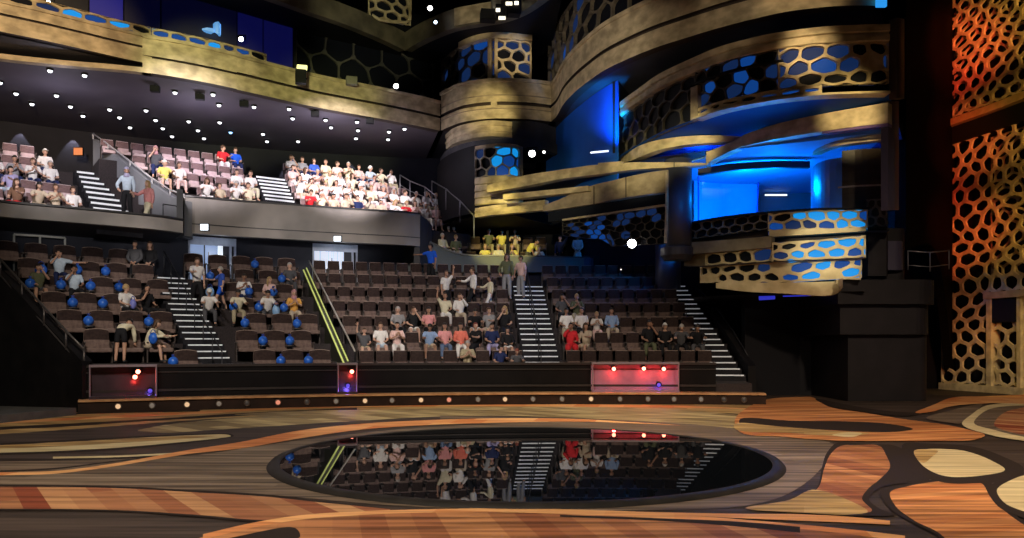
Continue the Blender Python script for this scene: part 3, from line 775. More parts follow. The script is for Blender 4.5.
def door(n, d, mats):
    r = bpy.data.objects.new(f'door_{n}', None); COL.objects.link(r); c = rear.at((d[0]+d[1])/2); r.location = (c.x, c.y, ZA); r['kind'] = 'structure'
    bm = bmesh.new(); W_ = d[1]-d[0]
    for u0, u1, z0, z1 in ((0, 0.07, ZA, dz), (W_-0.07, W_, ZA, dz), (W_-0.24, W_-0.16, ZA, dz), (0, W_, dz-0.30, dz), (0, W_, ZA, ZA+0.06)):
        slab(bm, rear.sub(d[0]+u0, d[0]+u1, 0.4).off(0.04), z0, z1, 0.16)
    link('door_frame', mesh_of('door_frame', bm), DFR, r)
    inner = (W_-0.31)
    x = 0.07
    for fr, mt in mats:
        bm = bmesh.new(); slab(bm, rear.sub(d[0]+x+0.01, d[0]+x+inner*fr-0.01, 0.3).off(-0.06), ZA+0.06, dz-0.30, 0.05)
        link('door_leaf', mesh_of('door_leaf', bm), mt, r); x += inner*fr
    bm = bmesh.new(); u = d[0]+0.07+inner*0.47
    a = rear.at(u); nn = rear.nrm(u); tube(bm, [(a.x-nn.x*0.02, a.y-nn.y*0.02, ZA+0.85), (a.x-nn.x*0.02, a.y-nn.y*0.02, ZA+1.25)], 0.02); link('door_handle', mesh_of('door_handle', bm), METAL, r)
door(1, d1, [(0.36, DGL), (0.02, DPK), (0.32, DGL), (0.14, DBR), (0.16, DPK)])
door(2, d2, [(0.80, CURT), (0.20, DPK)])
SIGN = glow('sign_white', (0.85, 0.93, 1), 2.6)
def exit_sign(px, py, Y, label, wpx=7, hpx=6, m=SIGN):
    q = P(px, py, Y); t = thing('exit_sign', label, 'sign', q, 0)
    s = Y/F
    bm = bmesh.new(); box(bm, q+Vector((0, 0.03, 0)), (wpx*s+0.06, 0.08, hpx*s+0.06), 0, 0.01); link('housing', mesh_of('housing', bm), BLACK, t)
    bm = bmesh.new(); box(bm, q+Vector((0, -0.02, 0)), (wpx*s, 0.03, hpx*s)); link('face', mesh_of('face', bm), m, t)
    return t

# ================================================================== UPPER BALCONY
def from_lines(f, Z, a, b, n=40):      # row y in the picture as a line at a known height
    pts = []
    for i in range(n+1):
        px = a+(b-a)*i/n; Y = YZ(f(px), Z); pts.append((PX(px, Y), Y))
    return Path(pts)
# lower left lip and mid lip
lipL = pathz([(-90, 190), (-40, 196.5), (0, 202), (60, 207.5), (120, 213), (160, 217), (183, 220.5)], 5.95)
lipM = pathz([(183, 196.3), (195, 197), (240, 201), (300, 205.5), (360, 209.5), (400, 212), (420, 214)], 7.02)
bc = thing('upper_balcony', 'grey fronted upper balcony holding the brightly lit crowd above the lower seats', 'balcony', (-8, 28, 5.5))
bm = bmesh.new(); sweep(bm, lipL, [(0, 5.53), (0.0, 5.93), (-0.25, 5.95), (-0.25, 5.53)]); link('parapet', mesh_of('parapet', bm), GREYWALL, bc)
bm = bmesh.new(); sweep(bm, lipM, [(0, 5.72), (0, 7.0), (-0.25, 7.02), (-0.25, 5.72)]); link('parapet', mesh_of('parapet', bm), GREYWALL, bc)
bm = bmesh.new(); sweep(bm, lipM, [(0.012, 6.04), (0.012, 6.075), (-0.01, 6.075), (-0.01, 6.04)]); link('seam', mesh_of('seam', bm), CHAR, bc)
bm = bmesh.new(); sweep(bm, lipL, [(0.05, 5.95), (0.05, 6.01), (-0.3, 6.01), (-0.3, 5.95)]); sweep(bm, lipM, [(0.05, 7.0), (0.05, 7.06), (-0.3, 7.06), (-0.3, 7.0)])
link('coping', mesh_of('coping', bm), base('coping_dark', (0.03, 0.028, 0.03), 0.4), bc)
# return wall at the step between the lips and at the right end
bm = bmesh.new(); a = lipL.p[-1]; b = lipM.p[0]
slab(bm, Path([(a.x, a.y), (b.x, b.y), (b.x+0.15, b.y+0.5)], 1), 5.55, 7.0, 0.2)
link('return_wall', mesh_of('return_wall', bm), CHAR, bc)
bm = bmesh.new(); e = lipM.p[-1]
slab(bm, Path([(e.x, e.y), (PX(427, 33.2), 33.2), (PX(432, 35.0), 35.0)]), 5.0, 6.95, 0.25)
link('end_wall', mesh_of('end_wall', bm), CHAR, bc)
# underside
bm = bmesh.new()
for lp, z in ((lipL, 5.54), (lipM, 5.93)):
    A = [bm.verts.new((p.x, p.y, z)) for p in lp.p]; B = [bm.verts.new((2.5+(p.x-2.5)*1.3, 4+(p.y-4)*1.3, z)) for p in lp.p]
    for i in range(len(A)-1): bm.faces.new((A[i], A[i+1], B[i+1], B[i]))
link('underside', mesh_of('underside', bm), NAVY, bc)

UPL_Z = [6.6, 7.2, 7.8, 8.4, 9.0]; UPL_Y20 = [191, 179, 167.5, 156, 144.5]
UPM_Z = [7.72, 8.40, 9.07, 9.75]; UPM_F = [(184.5, .110), (172, .115), (160.5, .125), (149, .133)]
upL = []; upM = []
for k in range(5):
    y0 = UPL_Y20[k]; upL.append(from_lines(lambda px, y0=y0: y0+0.125*(px-20), UPL_Z[k], -70, 150))
for k in range(4):
    y0, s = UPM_F[k]; upM.append(from_lines(lambda px, y0=y0, s=s: y0+s*(px-180), UPM_Z[k], 60, 470))
bm = bmesh.new()
for k in range(5): slab(bm, upL[k].off(0.75), 5.6, UPL_Z[k]-0.95, 1.9)
struct('floor_balcony_left_tiers', bm, CARPET)
bm = bmesh.new()
end_px = [(186, 462), (150, 446), (122, 418), (96, 402)]
for k in range(4):
    a, b = end_px[k]; q = upM[k].sub(upM[k].u_px(a), upM[k].u_px(b), 0.5)
    slab(bm, q.off(0.75), UPM_Z[k]-1.78, UPM_Z[k]-0.95, 1.9)
struct('floor_balcony_middle_tiers', bm, CARPET)
SEATED_L = [(-40, 84), (-40, 74), (-40, 63), (-40, 55), (-40, 40)]
for k in range(5):
    seat_row('UL', k, upL[k], UPL_Z[k]-0.95, *SEATED_L[k], bal, 0.54, 'far left balcony block', 'balcony chairs of the far left block', 'pinkish brown balcony chair')
SEATED_M = [((192, 258), (297, 452)), ((158, 254), (291, 440)), ((128, 248), (286, 408)), ((97, 243), (281, 396))]
for k in range(4):
    seat_row('UM', k, upM[k], UPM_Z[k]-0.95, *SEATED_M[k][0], bal, 0.54, 'middle balcony block', 'balcony chairs of the middle block', 'pinkish brown balcony chair')
    seat_row('UR', k, upM[k], UPM_Z[k]-0.95, *SEATED_M[k][1], bal, 0.54, 'right balcony block', 'balcony chairs of the right block', 'pinkish brown balcony chair')
# balcony stairs
def pt_on(pa, px, d=0.75):
    u = pa.u_px(px); q = pa.at(u)+pa.nrm(u)*d; return (q.x, q.y)
stairs('balcony stairs with white step edges between the middle and right balcony blocks', pt_on(upM[0], 262), pt_on(upM[3], 248), pt_on(upM[0], 294), pt_on(upM[3], 279), 10, UPM_Z[0]-0.95, UPM_Z[3]-0.95, w=0.06)
stairs('balcony stairs with white step edges at the end of the far left block', pt_on(upL[0], 88), pt_on(upL[4], 70), pt_on(upL[0], 134), pt_on(upL[4], 88), 10, UPL_Z[0]-0.95, UPL_Z[4]-0.95, w=0.06)
# sloping side wall between far left and middle balcony blocks
sw = [zpx(93, 139, 31.6), zpx(108, 150, 31.0), zpx(130, 167, 30.2), zpx(152, 184, 29.4), zpx(170, 196, 28.8), zpx(184, 201, 28.3)]
bm = bmesh.new(); R_ = []
for x, y, z in sw: R_.append([bm.verts.new(v) for v in ((x, y, 5.6), (x, y, z), (x+0.22, y+0.16, z), (x+0.22, y+0.16, 5.6))])
for A, B in zip(R_, R_[1:]):
    for j in range(4): bm.faces.new((A[j], A[(j+1) % 4], B[(j+1) % 4], B[j]))
bm.faces.new(R_[0][::-1]); bm.faces.new(R_[-1])
link('side_wall', mesh_of('side_wall', bm), noisy('side_wall_slate', (0.14, 0.145, 0.16), (0.20, 0.205, 0.22), 1, 0.7), bc)
pr = [(x, y, z+0.22) for x, y, z in sw]
rail('handrail', 'pale handrail sloping down on the grey side wall of the upper balcony', pr, [(a, b, c-0.22, c) for a, b, c in pr], 0.03, base('pale_rail', (0.5, 0.48, 0.48), 0.4, 0.2), 'balcony handrails')
pr = [zpx(163, 204, 27.5), zpx(176, 206, 27.6), zpx(181, 212, 27.5), zpx(182, 219, 27.4)]
rail('handrail', 'bent dark handrail at the lower end of the far left balcony block', pr, [(pr[0][0], pr[0][1], 5.7, pr[0][2]), (pr[2][0], pr[2][1], 5.7, pr[2][2])], 0.02, RAILB, 'balcony handrails')
pr = [zpx(432, 181, 36.0), zpx(446, 189, 35.0), zpx(460, 201, 33.8), zpx(474, 216, 32.8)]
rail('handrail', 'dark handrail sloping down at the right end of the upper balcony', pr, [(a, b, c-0.9, c) for a, b, c in pr], 0.03, base('grey_rail', (0.16, 0.16, 0.17), 0.4, 0.3), 'balcony handrails')
pr = [zpx(400, 175, 36.6), zpx(410, 181, 36.2), zpx(425, 187, 35.6), zpx(436, 196, 34.9)]
rail('handrail', 'grey guard rail behind the crowd near the right end of the balcony', pr, [(a, b, c-0.9, c) for a, b, c in pr], 0.025, METAL, 'balcony handrails', mid=True)
# back wall of the balcony
bw = pathpx([(-120, 31.5), (0, 33.6), (100, 35.6), (200, 37.4), (300, 39.0), (400, 40.2), (455, 40.5)])
bm = bmesh.new(); slab(bm, bw, 5.5, 11.2, 0.3); struct('wall_balcony_back', bm, noisy('balcony_back_wall', (0.010, 0.010, 0.017), (0.016, 0.016, 0.026), 0.8, 0.85))

# ================================================================== LOGE BOX BEHIND THE CENTRE BLOCK
LZ = 5.36
lg = thing('loge_box', 'low grey green fronted box behind the centre seats where yellow lit spectators sit', 'box', (0, 34, 4))
LOGW = noisy('loge_front', (0.10, 0.115, 0.105), (0.15, 0.165, 0.15), 0.7, 0.7)
lgp = pathpx([(404, 35.2), (430, 35.4), (448, 35.6), (467, 35.8), (500, 36.0), (530, 36.0), (560, 35.9), (590, 35.6)])
bm = bmesh.new()
tops = {0: 0}
taper(bm, [(404, 236, 272, 33.9), (430, 242, 272, 34.1), (443, 248, 272, 34.2), (462, 254.5, 272, 34.3), (501, 256, 272, 34.4), (545, 256.5, 272, 34.4), (590, 258, 272, 34.3)], 0.25)
link('front_wall', mesh_of('front_wall', bm), LOGW, lg)
bm = bmesh.new()
taper(bm, [(430, 241, 242.6, 34.05), (443, 247, 248.6, 34.15), (462, 253.4, 255, 34.25), (501, 255, 256.5, 34.35), (545, 255.5, 257, 34.35), (590, 257, 258.5, 34.25)], 0.3)
link('coping', mesh_of('coping', bm), base('loge_coping', (0.05, 0.05, 0.05), 0.4), lg)
bm = bmesh.new(); taper(bm, [(584, 258, 272, 34.25), (590, 258, 272, 34.25), (594, 258, 272, 36.5)], 0.2); link('end_wall', mesh_of('end_wall', bm), base('loge_end_blue', (0.05, 0.06, 0.11), 0.6), lg)
loge = []
for k, (Yk, zt) in enumerate(((35.5, 252), (36.6, 237))):
    loge.append((pathpx([(425, Yk-0.3), (500, Yk), (560, Yk), (600, Yk-0.2)]), H-(zt-HY)/F*Yk-0.95))
bm = bmesh.new()
for pa, z in loge: slab(bm, pa.off(0.75), z-1.2, z, 2.0)
struct('floor_loge_tiers', bm, CARPET)
for k, (pa, z) in enumerate(loge):
    seat_row('LG', k, pa, z, 462 if k == 0 else 455, 548, std, 0.60, 'the yellow lit loge box', 'chairs in the loge box', 'dark theatre chair')
# ================================================================== GOLD GALLERY (ring above the balcony)
Z1 = 11.15
def zpath(pts, Z, n=6): return [(PX(a, YZ(b, Z)), YZ(b, Z)) for a, b in pts]
segL = crom(zpath([(-110, 45), (-50, 52), (0, 58.6), (62, 65), (125, 70.3), (160, 74.5), (200, 81.3), (237, 89), (290, 101), (320, 107.5), (382, 118.5), (425, 127), (441, 130.5)], Z1), 5)
segD = crom(zpath([(441, 130.5), (450, 126.5), (464, 121.8), (492, 118.6), (522, 118.9), (540, 120.3), (551, 121.6)], Z1), 6)
segR = crom(zpath([(551, 121.6), (556, 117), (564, 103.5), (575, 92), (586, 83), (604, 70.5), (622, 61.5), (653, 48.5), (691, 36.3), (722, 27), (754, 18.8), (785, 12), (820, 7.5), (850, 5.5), (884, 6)], Z1), 6)
gal = thing('gold_gallery', 'sweeping bronze gold gallery front curving across the whole theatre above the upper balcony', 'gallery', (0, 30, Z1))
SGL = 1
PL, PD, PR = Path(segL), Path(segD), Path(segR)
def prof_fascia(z, h, g0, g1, top=0.12):
    return ([(0, z), (0, z+g0), (-0.14, z+g0), (-0.14, z+g1), (0, z+g1), (0, z+h-top), (0.07, z+h-top), (0.07, z+h), (-0.35, z+h), (-0.35, z)],
            [0, 1, 1, 1, 0, 0, 0, 0, 0, 1])
def fascia(name, path, z, h, g0, g1, mat=BRONZE, top=0.12, par=None):
    bm = bmesh.new(); pf, ms = prof_fascia(z, h, g0, g1, top); sweep(bm, path, pf, ms)
    return link(name, mesh_of(name, bm), [mat, GROOVE], par or gal)
u152, u237 = PL.u_px(152), PL.u_px(237)
fascia('fascia', PL.sub(u152-0.3, u237, 0.5), Z1, 1.30, 0.52, 0.60)
bm = bmesh.new(); slab(bm, PL.sub(0, u152, 0.5), Z1, Z1+0.17, 0.3); link('thin_band', mesh_of('thin_band', bm), BRONZE, gal)
bm = bmesh.new(); slab(bm, PL.sub(0, u152-0.3, 0.5).off(-0.9), Z1+0.15, Z1+1.2, 0.1); link('recess_shadow', mesh_of('recess_shadow', bm), BLACK, gal)  # black slab stands in for the shadow between front panel and ring
fascia('fascia', PL.sub(u237, PL.len, 0.5).off(-0.06), Z1, 1.30, 0.55, 0.65)
fascia('drum_fascia', PD, Z1, 1.66, 0.56, 0.70, BRONZE, 0.14)
fascia('fascia', PR, Z1, 1.62, 0.58, 0.72, BRONZE, 0.14)
bm = bmesh.new(); sweep(bm, PD.off(0.03), [(0, Z1+0.95), (0, Z1+0.99), (-0.1, Z1+0.99), (-0.1, Z1+0.95)]); sweep(bm, PD.off(0.03), [(0, Z1+0.40), (0, Z1+0.43), (-0.1, Z1+0.43), (-0.1, Z1+0.40)])
link('bead', mesh_of('bead', bm), BRONZE_D, gal)
# drum key plate
u = PD.u_px(494); q = PD.at(u); n = PD.nrm(u)
bm = bmesh.new(); slab(bm, PD.sub(u-0.12, u+0.12, 0.1).off(0.05), Z1+0.45, Z1+0.85, 0.15); link('key_plate', mesh_of('key_plate', bm), BRONZE, gal)
# front panel that leaves the ring on the far left
fp = Path(crom(zpath([(-110, 10), (-50, 20.5), (0, 31.3), (40, 39.5), (78, 48), (119, 57.5), (152, 64.3)], 11.5), 6))
fascia('front_fascia', fp, 11.5, 0.98, 0.50, 0.58, BRONZE, 0.10)
bm = bmesh.new(); sweep(bm, fp, [(-0.2, 11.5), (-0.2, 11.53), (-2.4, 11.53), (-2.4, 11.5)]); link('front_soffit', mesh_of('front_soffit', bm), CHAR, gal)
# low lattice and blue panes on top of the front
def rail_lattice(path, z, h, seed, lit, par, cell=0.55, m=LATT, hole=0.8, t=0.08):
    s, p = lattice(path, z, z+h, cell, seed, t, hole, 0.25, 0.0, lit)
    link('lattice', mesh_of('lattice', s), m, par)
    link('panes', mesh_of('panes', p), [PANE_OFF, PANE_DIM, PANE_MID, PANE_LIT], par)
rail_lattice(fp.off(-0.1), 12.48, 0.34, 3, lambda u, v, R: R.choice([0, 1, 2, 2, 3]), gal, 0.62)
rail_lattice(PL.sub(u152, PL.u_px(268), 0.5).off(-0.1), 12.45, 0.32, 5, lambda u, v, R: R.choice([0, 1, 2, 2, 3]) if u < 0.9 else 0, gal, 0.5)
# soffit: dark ceiling with downlights over the balcony and the boxes
CX, CY = 2.5, 8.0
def soffit(path, z, k, m, name, par):
    bm = bmesh.new(); A = []; B = []
    for p in path.p:
        a = (p.x, p.y); b = (CX+(p.x-CX)*k, CY+(p.y-CY)*k)
        A.append([bm.verts.new((*a, z)), bm.verts.new((*a, z+0.2))]); B.append([bm.verts.new((*b, z)), bm.verts.new((*b, z+0.2))])
    for i in range(len(A)-1):
        bm.faces.new((A[i][0], A[i+1][0], B[i+1][0], B[i][0])); bm.faces.new((A[i][1], B[i][1], B[i+1][1], A[i+1][1]))
        bm.faces.new((A[i][0], A[i][1], A[i+1][1], A[i+1][0])); bm.faces.new((B[i][0], B[i+1][0], B[i+1][1], B[i][1]))
    return link(name, mesh_of(name, bm), m, par)
soffit(PL.off(-0.2), Z1+0.01, 1.52, SOFFIT, 'soffit', gal)
soffit(PD.off(-0.2), Z1+0.01, 1.35, CHAR, 'soffit', gal)
soffit(PR.off(-0.25), Z1+0.01, 1.42, CHAR, 'soffit', gal)
# upper faint ridge line on the soffit
DL = [(0, 81), (16, 92), (32, 102.5), (50, 69), (84.6, 73.7), (56.5, 94), (70.5, 105), (83, 114.5), (109.6, 108), (119.5, 116), (130, 126), (146, 109), (155.6, 118.7), (162.7, 127), (172, 135), (175, 91), (188.7, 120), (198, 129), (204, 137), (213, 93), (219, 103.6), (219.7, 121), (230.6, 131), (254, 105.4), (289, 107.5), (292.6, 117), (263, 132.7), (267, 140), (298, 140), (325.6, 118.7), (331, 126), (357, 120.5), (358, 129), (356, 137), (389, 130.4), (388, 138), (404.5, 127.5)]
DL.sort()
DLM = glow('downlight_glow', (0.95, 0.97, 1), 3.2)
DLB = glow('downlight_blue', (0.3, 0.6, 1), 3.0)
for i, (px, py) in enumerate(DL):
    Y = YZ(py, Z1); x = PX(px, Y)
    t = thing('downlight', f'small round white ceiling downlight, {ordw(i+1)} from the left under the gold gallery', 'light', (x, Y, Z1), group='downlights in the ceiling under the gold gallery')
    bm = bmesh.new(); lathe(bm, [(0.11, Z1+0.01), (0.11, Z1-0.05), (0.085, Z1-0.06), (0.08, Z1-0.02)], (x, Y, 0), 12); link('trim', mesh_of('trim', bm, True), BLACK, t)
    bm = bmesh.new(); lathe(bm, [(0.0, Z1-0.13), (0.055, Z1-0.115), (0.078, Z1-0.07), (0.08, Z1-0.02)], (x, Y, 0), 12); link('lens', mesh_of('lens', bm, True), DLB if px == 230.6 else DLM, t)
for i, (px, py) in enumerate([(155, 89), (200, 97), (244, 104), (315, 114), (370, 121)]):
    Y = YZ(py, Z1-0.15); x = PX(px, Y)
    t = thing('ceiling_speaker', f'small black box speaker under the gold gallery ceiling, {ordw(i+1)} from the left', 'speaker', (x, Y, Z1), group='ceiling speakers')
    bm = bmesh.new(); box(bm, (x, Y, Z1-0.15), (0.32, 0.22, 0.22), 0.2, 0.02); link('cabinet', mesh_of('cabinet', bm), BLACK, t)
    bm = bmesh.new(); tube(bm, [(x, Y, Z1-0.05), (x, Y, Z1+0.02)], 0.03); link('bracket', mesh_of('bracket', bm), BLACK, t)
# ------------------------------------------------------------------ dark storey above the gallery
DIMLIT = lambda u, v, R: R.choice([0, 0, 0, 1])
st = thing('gallery_screen', 'dim organic cell lattice wall standing behind the gold gallery front', 'screen', (0, 34, 12.6))
def scaled(path, k): return Path([(CX+(p.x-CX)*k, CY+(p.y-CY)*k) for p in path.p], path.sg)
wl = scaled(PL, 1.10)
a0, a1 = wl.u_px(296), wl.len
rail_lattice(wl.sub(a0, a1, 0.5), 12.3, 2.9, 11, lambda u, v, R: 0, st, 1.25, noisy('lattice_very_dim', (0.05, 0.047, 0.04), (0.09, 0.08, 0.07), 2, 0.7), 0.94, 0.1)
bm = bmesh.new(); slab(bm, wl.sub(0, wl.u_px(88), 0.6), 12.3, 15.3, 0.3); slab(bm, wl.sub(wl.u_px(206), a0, 0.6), 12.3, 15.3, 0.3)
slab(bm, wl.sub(wl.u_px(88), wl.u_px(206), 0.6), 12.3, 12.9, 0.3)
struct('wall_gallery_left', bm, noisy('gallery_wall', (0.015, 0.015, 0.022), (0.035, 0.033, 0.034), 0.6, 0.8))
BSC = glow('window_deep_blue', (0.008, 0.01, 0.17), 0.25); BSC2 = glow('window_blue', (0.02, 0.02, 0.42), 0.36); BSC3 = glow('window_dark_blue', (0.003, 0.004, 0.05), 0.2)  # panes glow in place of the blue-lit room behind them
bs = thing('blue_window', 'deep blue glowing window in the dark gallery at upper left', 'screen', (-17, 30, 13))
for a, b, z, m in ((90, 123, 12.9, BSC2), (124.5, 160, 12.9, BSC3), (161.5, 236, 12.9, BSC3), (237.5, 262, 12.9, BSC), (263.5, 292, 12.9, BSC)):
    bm = bmesh.new(); slab(bm, wl.sub(wl.u_px(a), wl.u_px(b), 0.5).off(0.05), z if a < 230 else 12.4, 15.4, 0.08); link('pane', mesh_of('pane', bm), m, bs)
for a in (89, 123.7, 160.7, 236.7, 262.7, 293):
    p = wl.at(wl.u_px(a)); bm = bmesh.new(); tube(bm, [(p.x, p.y, 12.4), (p.x, p.y, 15.4)], 0.035); link('mullion', mesh_of('mullion', bm), BLACK, bs)
# drum lattice above the drum fascia
dl_ = Path(crom([(PX(441, 37.2), 37.2), (PX(456, 35.6), 35.6), (PX(478, 34.4), 34.4), (PX(497, 34.1), 34.1), (PX(531, 34.4), 34.4)], 6))
ds = thing('drum_screen', 'gold framed cell lattice with dark blue panes above the drum of the gold gallery', 'screen', (-1, 35, 12.8))
uu = dl_.u_px(495)
def drumlit(u, v, R): return R.choice([1, 2]) if (0.5 < u < 0.85 and v > 0.55) else R.choice([0, 0, 0, 1])
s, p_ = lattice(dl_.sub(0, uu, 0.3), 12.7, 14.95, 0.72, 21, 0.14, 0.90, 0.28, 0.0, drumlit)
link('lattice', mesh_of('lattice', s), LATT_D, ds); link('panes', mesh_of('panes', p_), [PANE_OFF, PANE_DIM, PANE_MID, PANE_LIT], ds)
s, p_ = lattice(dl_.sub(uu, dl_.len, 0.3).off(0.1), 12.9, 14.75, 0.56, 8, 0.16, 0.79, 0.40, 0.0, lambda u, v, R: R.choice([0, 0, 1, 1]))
LATT_B = noisy('lattice_bright', (0.62, 0.46, 0.24), (0.85, 0.68, 0.40), 3, 0.5)  # paler lattice copy: stronger light on this part put into the colour
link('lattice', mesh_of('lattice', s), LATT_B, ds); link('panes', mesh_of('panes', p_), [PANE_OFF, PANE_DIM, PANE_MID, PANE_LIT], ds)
bm = bmesh.new(); slab(bm, dl_.sub(uu-0.28, uu-0.12, 0.1).off(0.15), 12.75, 14.95, 0.25); slab(bm, dl_.sub(uu+0.0, uu+0.12, 0.1).off(0.15), 12.75, 14.95, 0.25); link('frame_post', mesh_of('frame_post', bm), LATT_B, ds)
bm = bmesh.new(); slab(bm, dl_.sub(dl_.u_px(462), dl_.len, 0.2).off(0.2), 14.75, 15.0, 0.3); link('head_band', mesh_of('head_band', bm), LATT_B, ds)
bm = bmesh.new(); slab(bm, dl_.sub(uu-0.4, dl_.len, 0.2).off(0.2), 12.72, 12.9, 0.3); link('foot_band', mesh_of('foot_band', bm), LATT, ds)
# dim lattice following the right sweep
ws = scaled(PR, 1.07)
w0, w1 = ws.u_px(537), ws.u_px(720)
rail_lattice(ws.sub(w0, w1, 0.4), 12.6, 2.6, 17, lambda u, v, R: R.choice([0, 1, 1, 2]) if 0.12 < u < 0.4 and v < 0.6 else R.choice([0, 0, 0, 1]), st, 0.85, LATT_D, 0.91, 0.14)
bm = bmesh.new(); slab(bm, ws.sub(w1, ws.len, 0.5), 12.6, 16, 0.2); struct('wall_gallery_right', bm, BLACK)

# ------------------------------------------------------------------ upper ring
Z2 = 15.0
up = thing('upper_gallery', 'dim bronze upper gallery front near the ceiling, meeting in a corner above the drum', 'gallery', (0, 33, Z2))
g2L = Path(crom(zpath([(160, -40), (200, -26), (240, -12), (276, 0), (307, 11), (354, 27.5), (390, 43), (405, 50.5)], Z2), 5))
g2D = Path(crom(zpath([(405, 50.5), (414, 45), (427, 38.5), (440, 33), (455, 28), (481, 23.3), (500, 20), (520, 12.5), (540, -1), (560, -18)], Z2), 5))
BR_DIM = noisy('bronze_dim', (0.10, 0.085, 0.055), (0.19, 0.16, 0.105), 1.5, 0.55, 0.1)  # darker bronze copy, weak light on the upper ring painted in
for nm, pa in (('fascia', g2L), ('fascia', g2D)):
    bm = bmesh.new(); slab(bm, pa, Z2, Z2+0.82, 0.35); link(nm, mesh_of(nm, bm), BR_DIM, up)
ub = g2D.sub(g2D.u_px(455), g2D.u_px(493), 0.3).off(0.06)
bm = bmesh.new(); slab(bm, ub, Z2+0.08, Z2+0.80, 0.2); link('lit_stretch', mesh_of('lit_stretch', bm), BRONZE, up)  # overlaid strip: the lit stretch of fascia, its light given as colour
soffit(g2L.off(-0.2), Z2+0.01, 1.3, BLACK, 'soffit', up); soffit(g2D.off(-0.2), Z2+0.01, 1.3, BLACK, 'soffit', up)
s, p_ = lattice(pathpx([(368, 34.3), (390, 34.6), (411, 35.2)]), 15.75, 17.0, 0.55, 4, 0.12, 0.78, 0.28, 0, lambda u, v, R: 0)
hp = thing('hanging_lattice', 'small dim lattice panel with curved lower edge hanging above the upper gallery corner', 'panel', (-5, 34.5, 15.7))
link('lattice', mesh_of('lattice', s), LATT, hp); link('panes', mesh_of('panes', p_), [PANE_OFF], hp)
bm = bmesh.new(); tube(bm, [P(372, 15, 34.3), P(380, 20, 34.4), P(395, 22, 34.7), P(406, 22.5, 35), P(410, 19, 35.1), P(410.5, 0, 35.2)], 0.07); link('frame', mesh_of('frame', bm), LATT, hp)
# back darkness
bm = bmesh.new(); slab(bm, Path([(-34, 36), (-20, 44), (0, 47), (18, 44), (30, 36)]), 0, 22, 0.4); struct('wall_back_dark', bm, BLACK)
bm = bmesh.new(); box(bm, (0, 18, 21), (64, 60, 0.3)); struct('ceiling', bm, BLACK)

# ================================================================== CENTRAL TOWER UNDER THE DRUM
tw = thing('gold_tower', 'round gold banded tower with a blue lit cell window below the gallery drum', 'tower', (PX(490, 34), 34, 6))
b2 = Path(crom([(PX(446, 35.2), 35.2), (PX(455, 34.1), 34.1), (PX(470, 33.4), 33.4), (PX(490, 33.0), 33.0), (PX(512, 33.2), 33.2)], 6))
zf = lambda py, Y: H-(py-HY)/F*Y
bm = bmesh.new(); sweep(bm, b2, [(0, 10.35), (0, 10.55), (0.04, 10.57), (0.04, 10.66), (-0.02, 10.68), (-0.02, 10.80), (0.03, 10.82), (0.03, 11.0), (-0.4, 11.0), (-0.4, 10.35)]); link('band', mesh_of('band', bm), BRONZE, tw)
# black round underside
dk = Path(crom([(PX(440, 37), 37), (PX(450, 35), 35), (PX(480, 33.6), 33.6), (PX(520, 33.3), 33.3), (PX(556, 34.3), 34.3), (PX(566, 36), 36)], 6))
bm = bmesh.new(); slab(bm, dk, 9.95, 10.36, 0.3); link('drum_skirt', mesh_of('drum_skirt', bm), CHAR, tw)
bm = bmesh.new(); A = [bm.verts.new((p.x, p.y, 10.0)) for p in dk.p]; bm.faces.new(A); link('drum_underside', mesh_of('drum_underside', bm), BLACK, tw)
bm = bmesh.new(); slab(bm, Path(crom([(PX(512, 33.6), 33.6), (PX(535, 33.7), 33.7), (PX(556, 34.6), 34.6)], 5)), 10.36, 11.15, 0.3); link('drum_side', mesh_of('drum_side', bm), CHAR, tw)
tp = Path(crom([(PX(437, 37.2), 37.2), (PX(442, 35.6), 35.6), (PX(455, 34.2), 34.2), (PX(475, 33.1), 33.1), (PX(497, 32.6), 32.6), (PX(514, 32.7), 32.7), (PX(523, 33.2), 33.2)], 8))
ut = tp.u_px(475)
bm = bmesh.new(); slab(bm, tp.sub(0, ut, 0.2), 7.2, 10.0, 0.4); link('shaded_side', mesh_of('shaded_side', bm), noisy('tower_dark', (0.004, 0.0036, 0.005), (0.007, 0.0065, 0.008), 1, 0.7, spec=0.2), tw)  # shadow on the tower's left side painted near-black
hi, lo = zf(147, 32.7), zf(176.5, 32.7)
tsub = tp.sub(ut, tp.len, 0.15)
s, p_ = lattice(tsub.sub(0, tsub.len*0.9, 0.1), lo, hi, 0.45, 31, 0.10, 0.88, 0.30, 0.02, lambda u, v, R: R.choice([2, 3, 3]) if u > 0.38 else R.choice([0, 0, 1, 2 if v < 0.4 else 0]))
link('lattice', mesh_of('lattice', s), noisy('lattice_tower', (0.28, 0.24, 0.17), (0.5, 0.42, 0.3), 2.5, 0.6), tw); link('panes', mesh_of('panes', p_), [PANE_OFF, PANE_DIM, PANE_MID, PANE_LIT], tw)
bm = bmesh.new(); slab(bm, tsub.sub(tsub.len*0.9, tsub.len, 0.1), lo, hi, 0.2); slab(bm, tsub, hi, hi+0.12, 0.3); link('window_frame', mesh_of('window_frame', bm), LATT, tw)
bm = bmesh.new(); z0 = zf(204, 32.7)
sweep(bm, tsub, [(0, z0), (0.03, z0+0.05), (0.0, z0+0.28), (0.04, z0+0.30), (0.0, z0+0.56), (0.04, z0+0.58), (0.0, z0+0.84), (0.03, z0+0.86), (0.03, lo), (-0.3, lo), (-0.3, z0)]); link('band', mesh_of('band', bm), BRONZE, tw)
lowb = Path(crom([(PX(475, 33.1), 33.1), (PX(490, 32.5), 32.5), (PX(515, 31.9), 31.9), (PX(545, 31.2), 31.2)], 6))
z1, z2 = zf(203.5, 32), zf(213.2, 32)
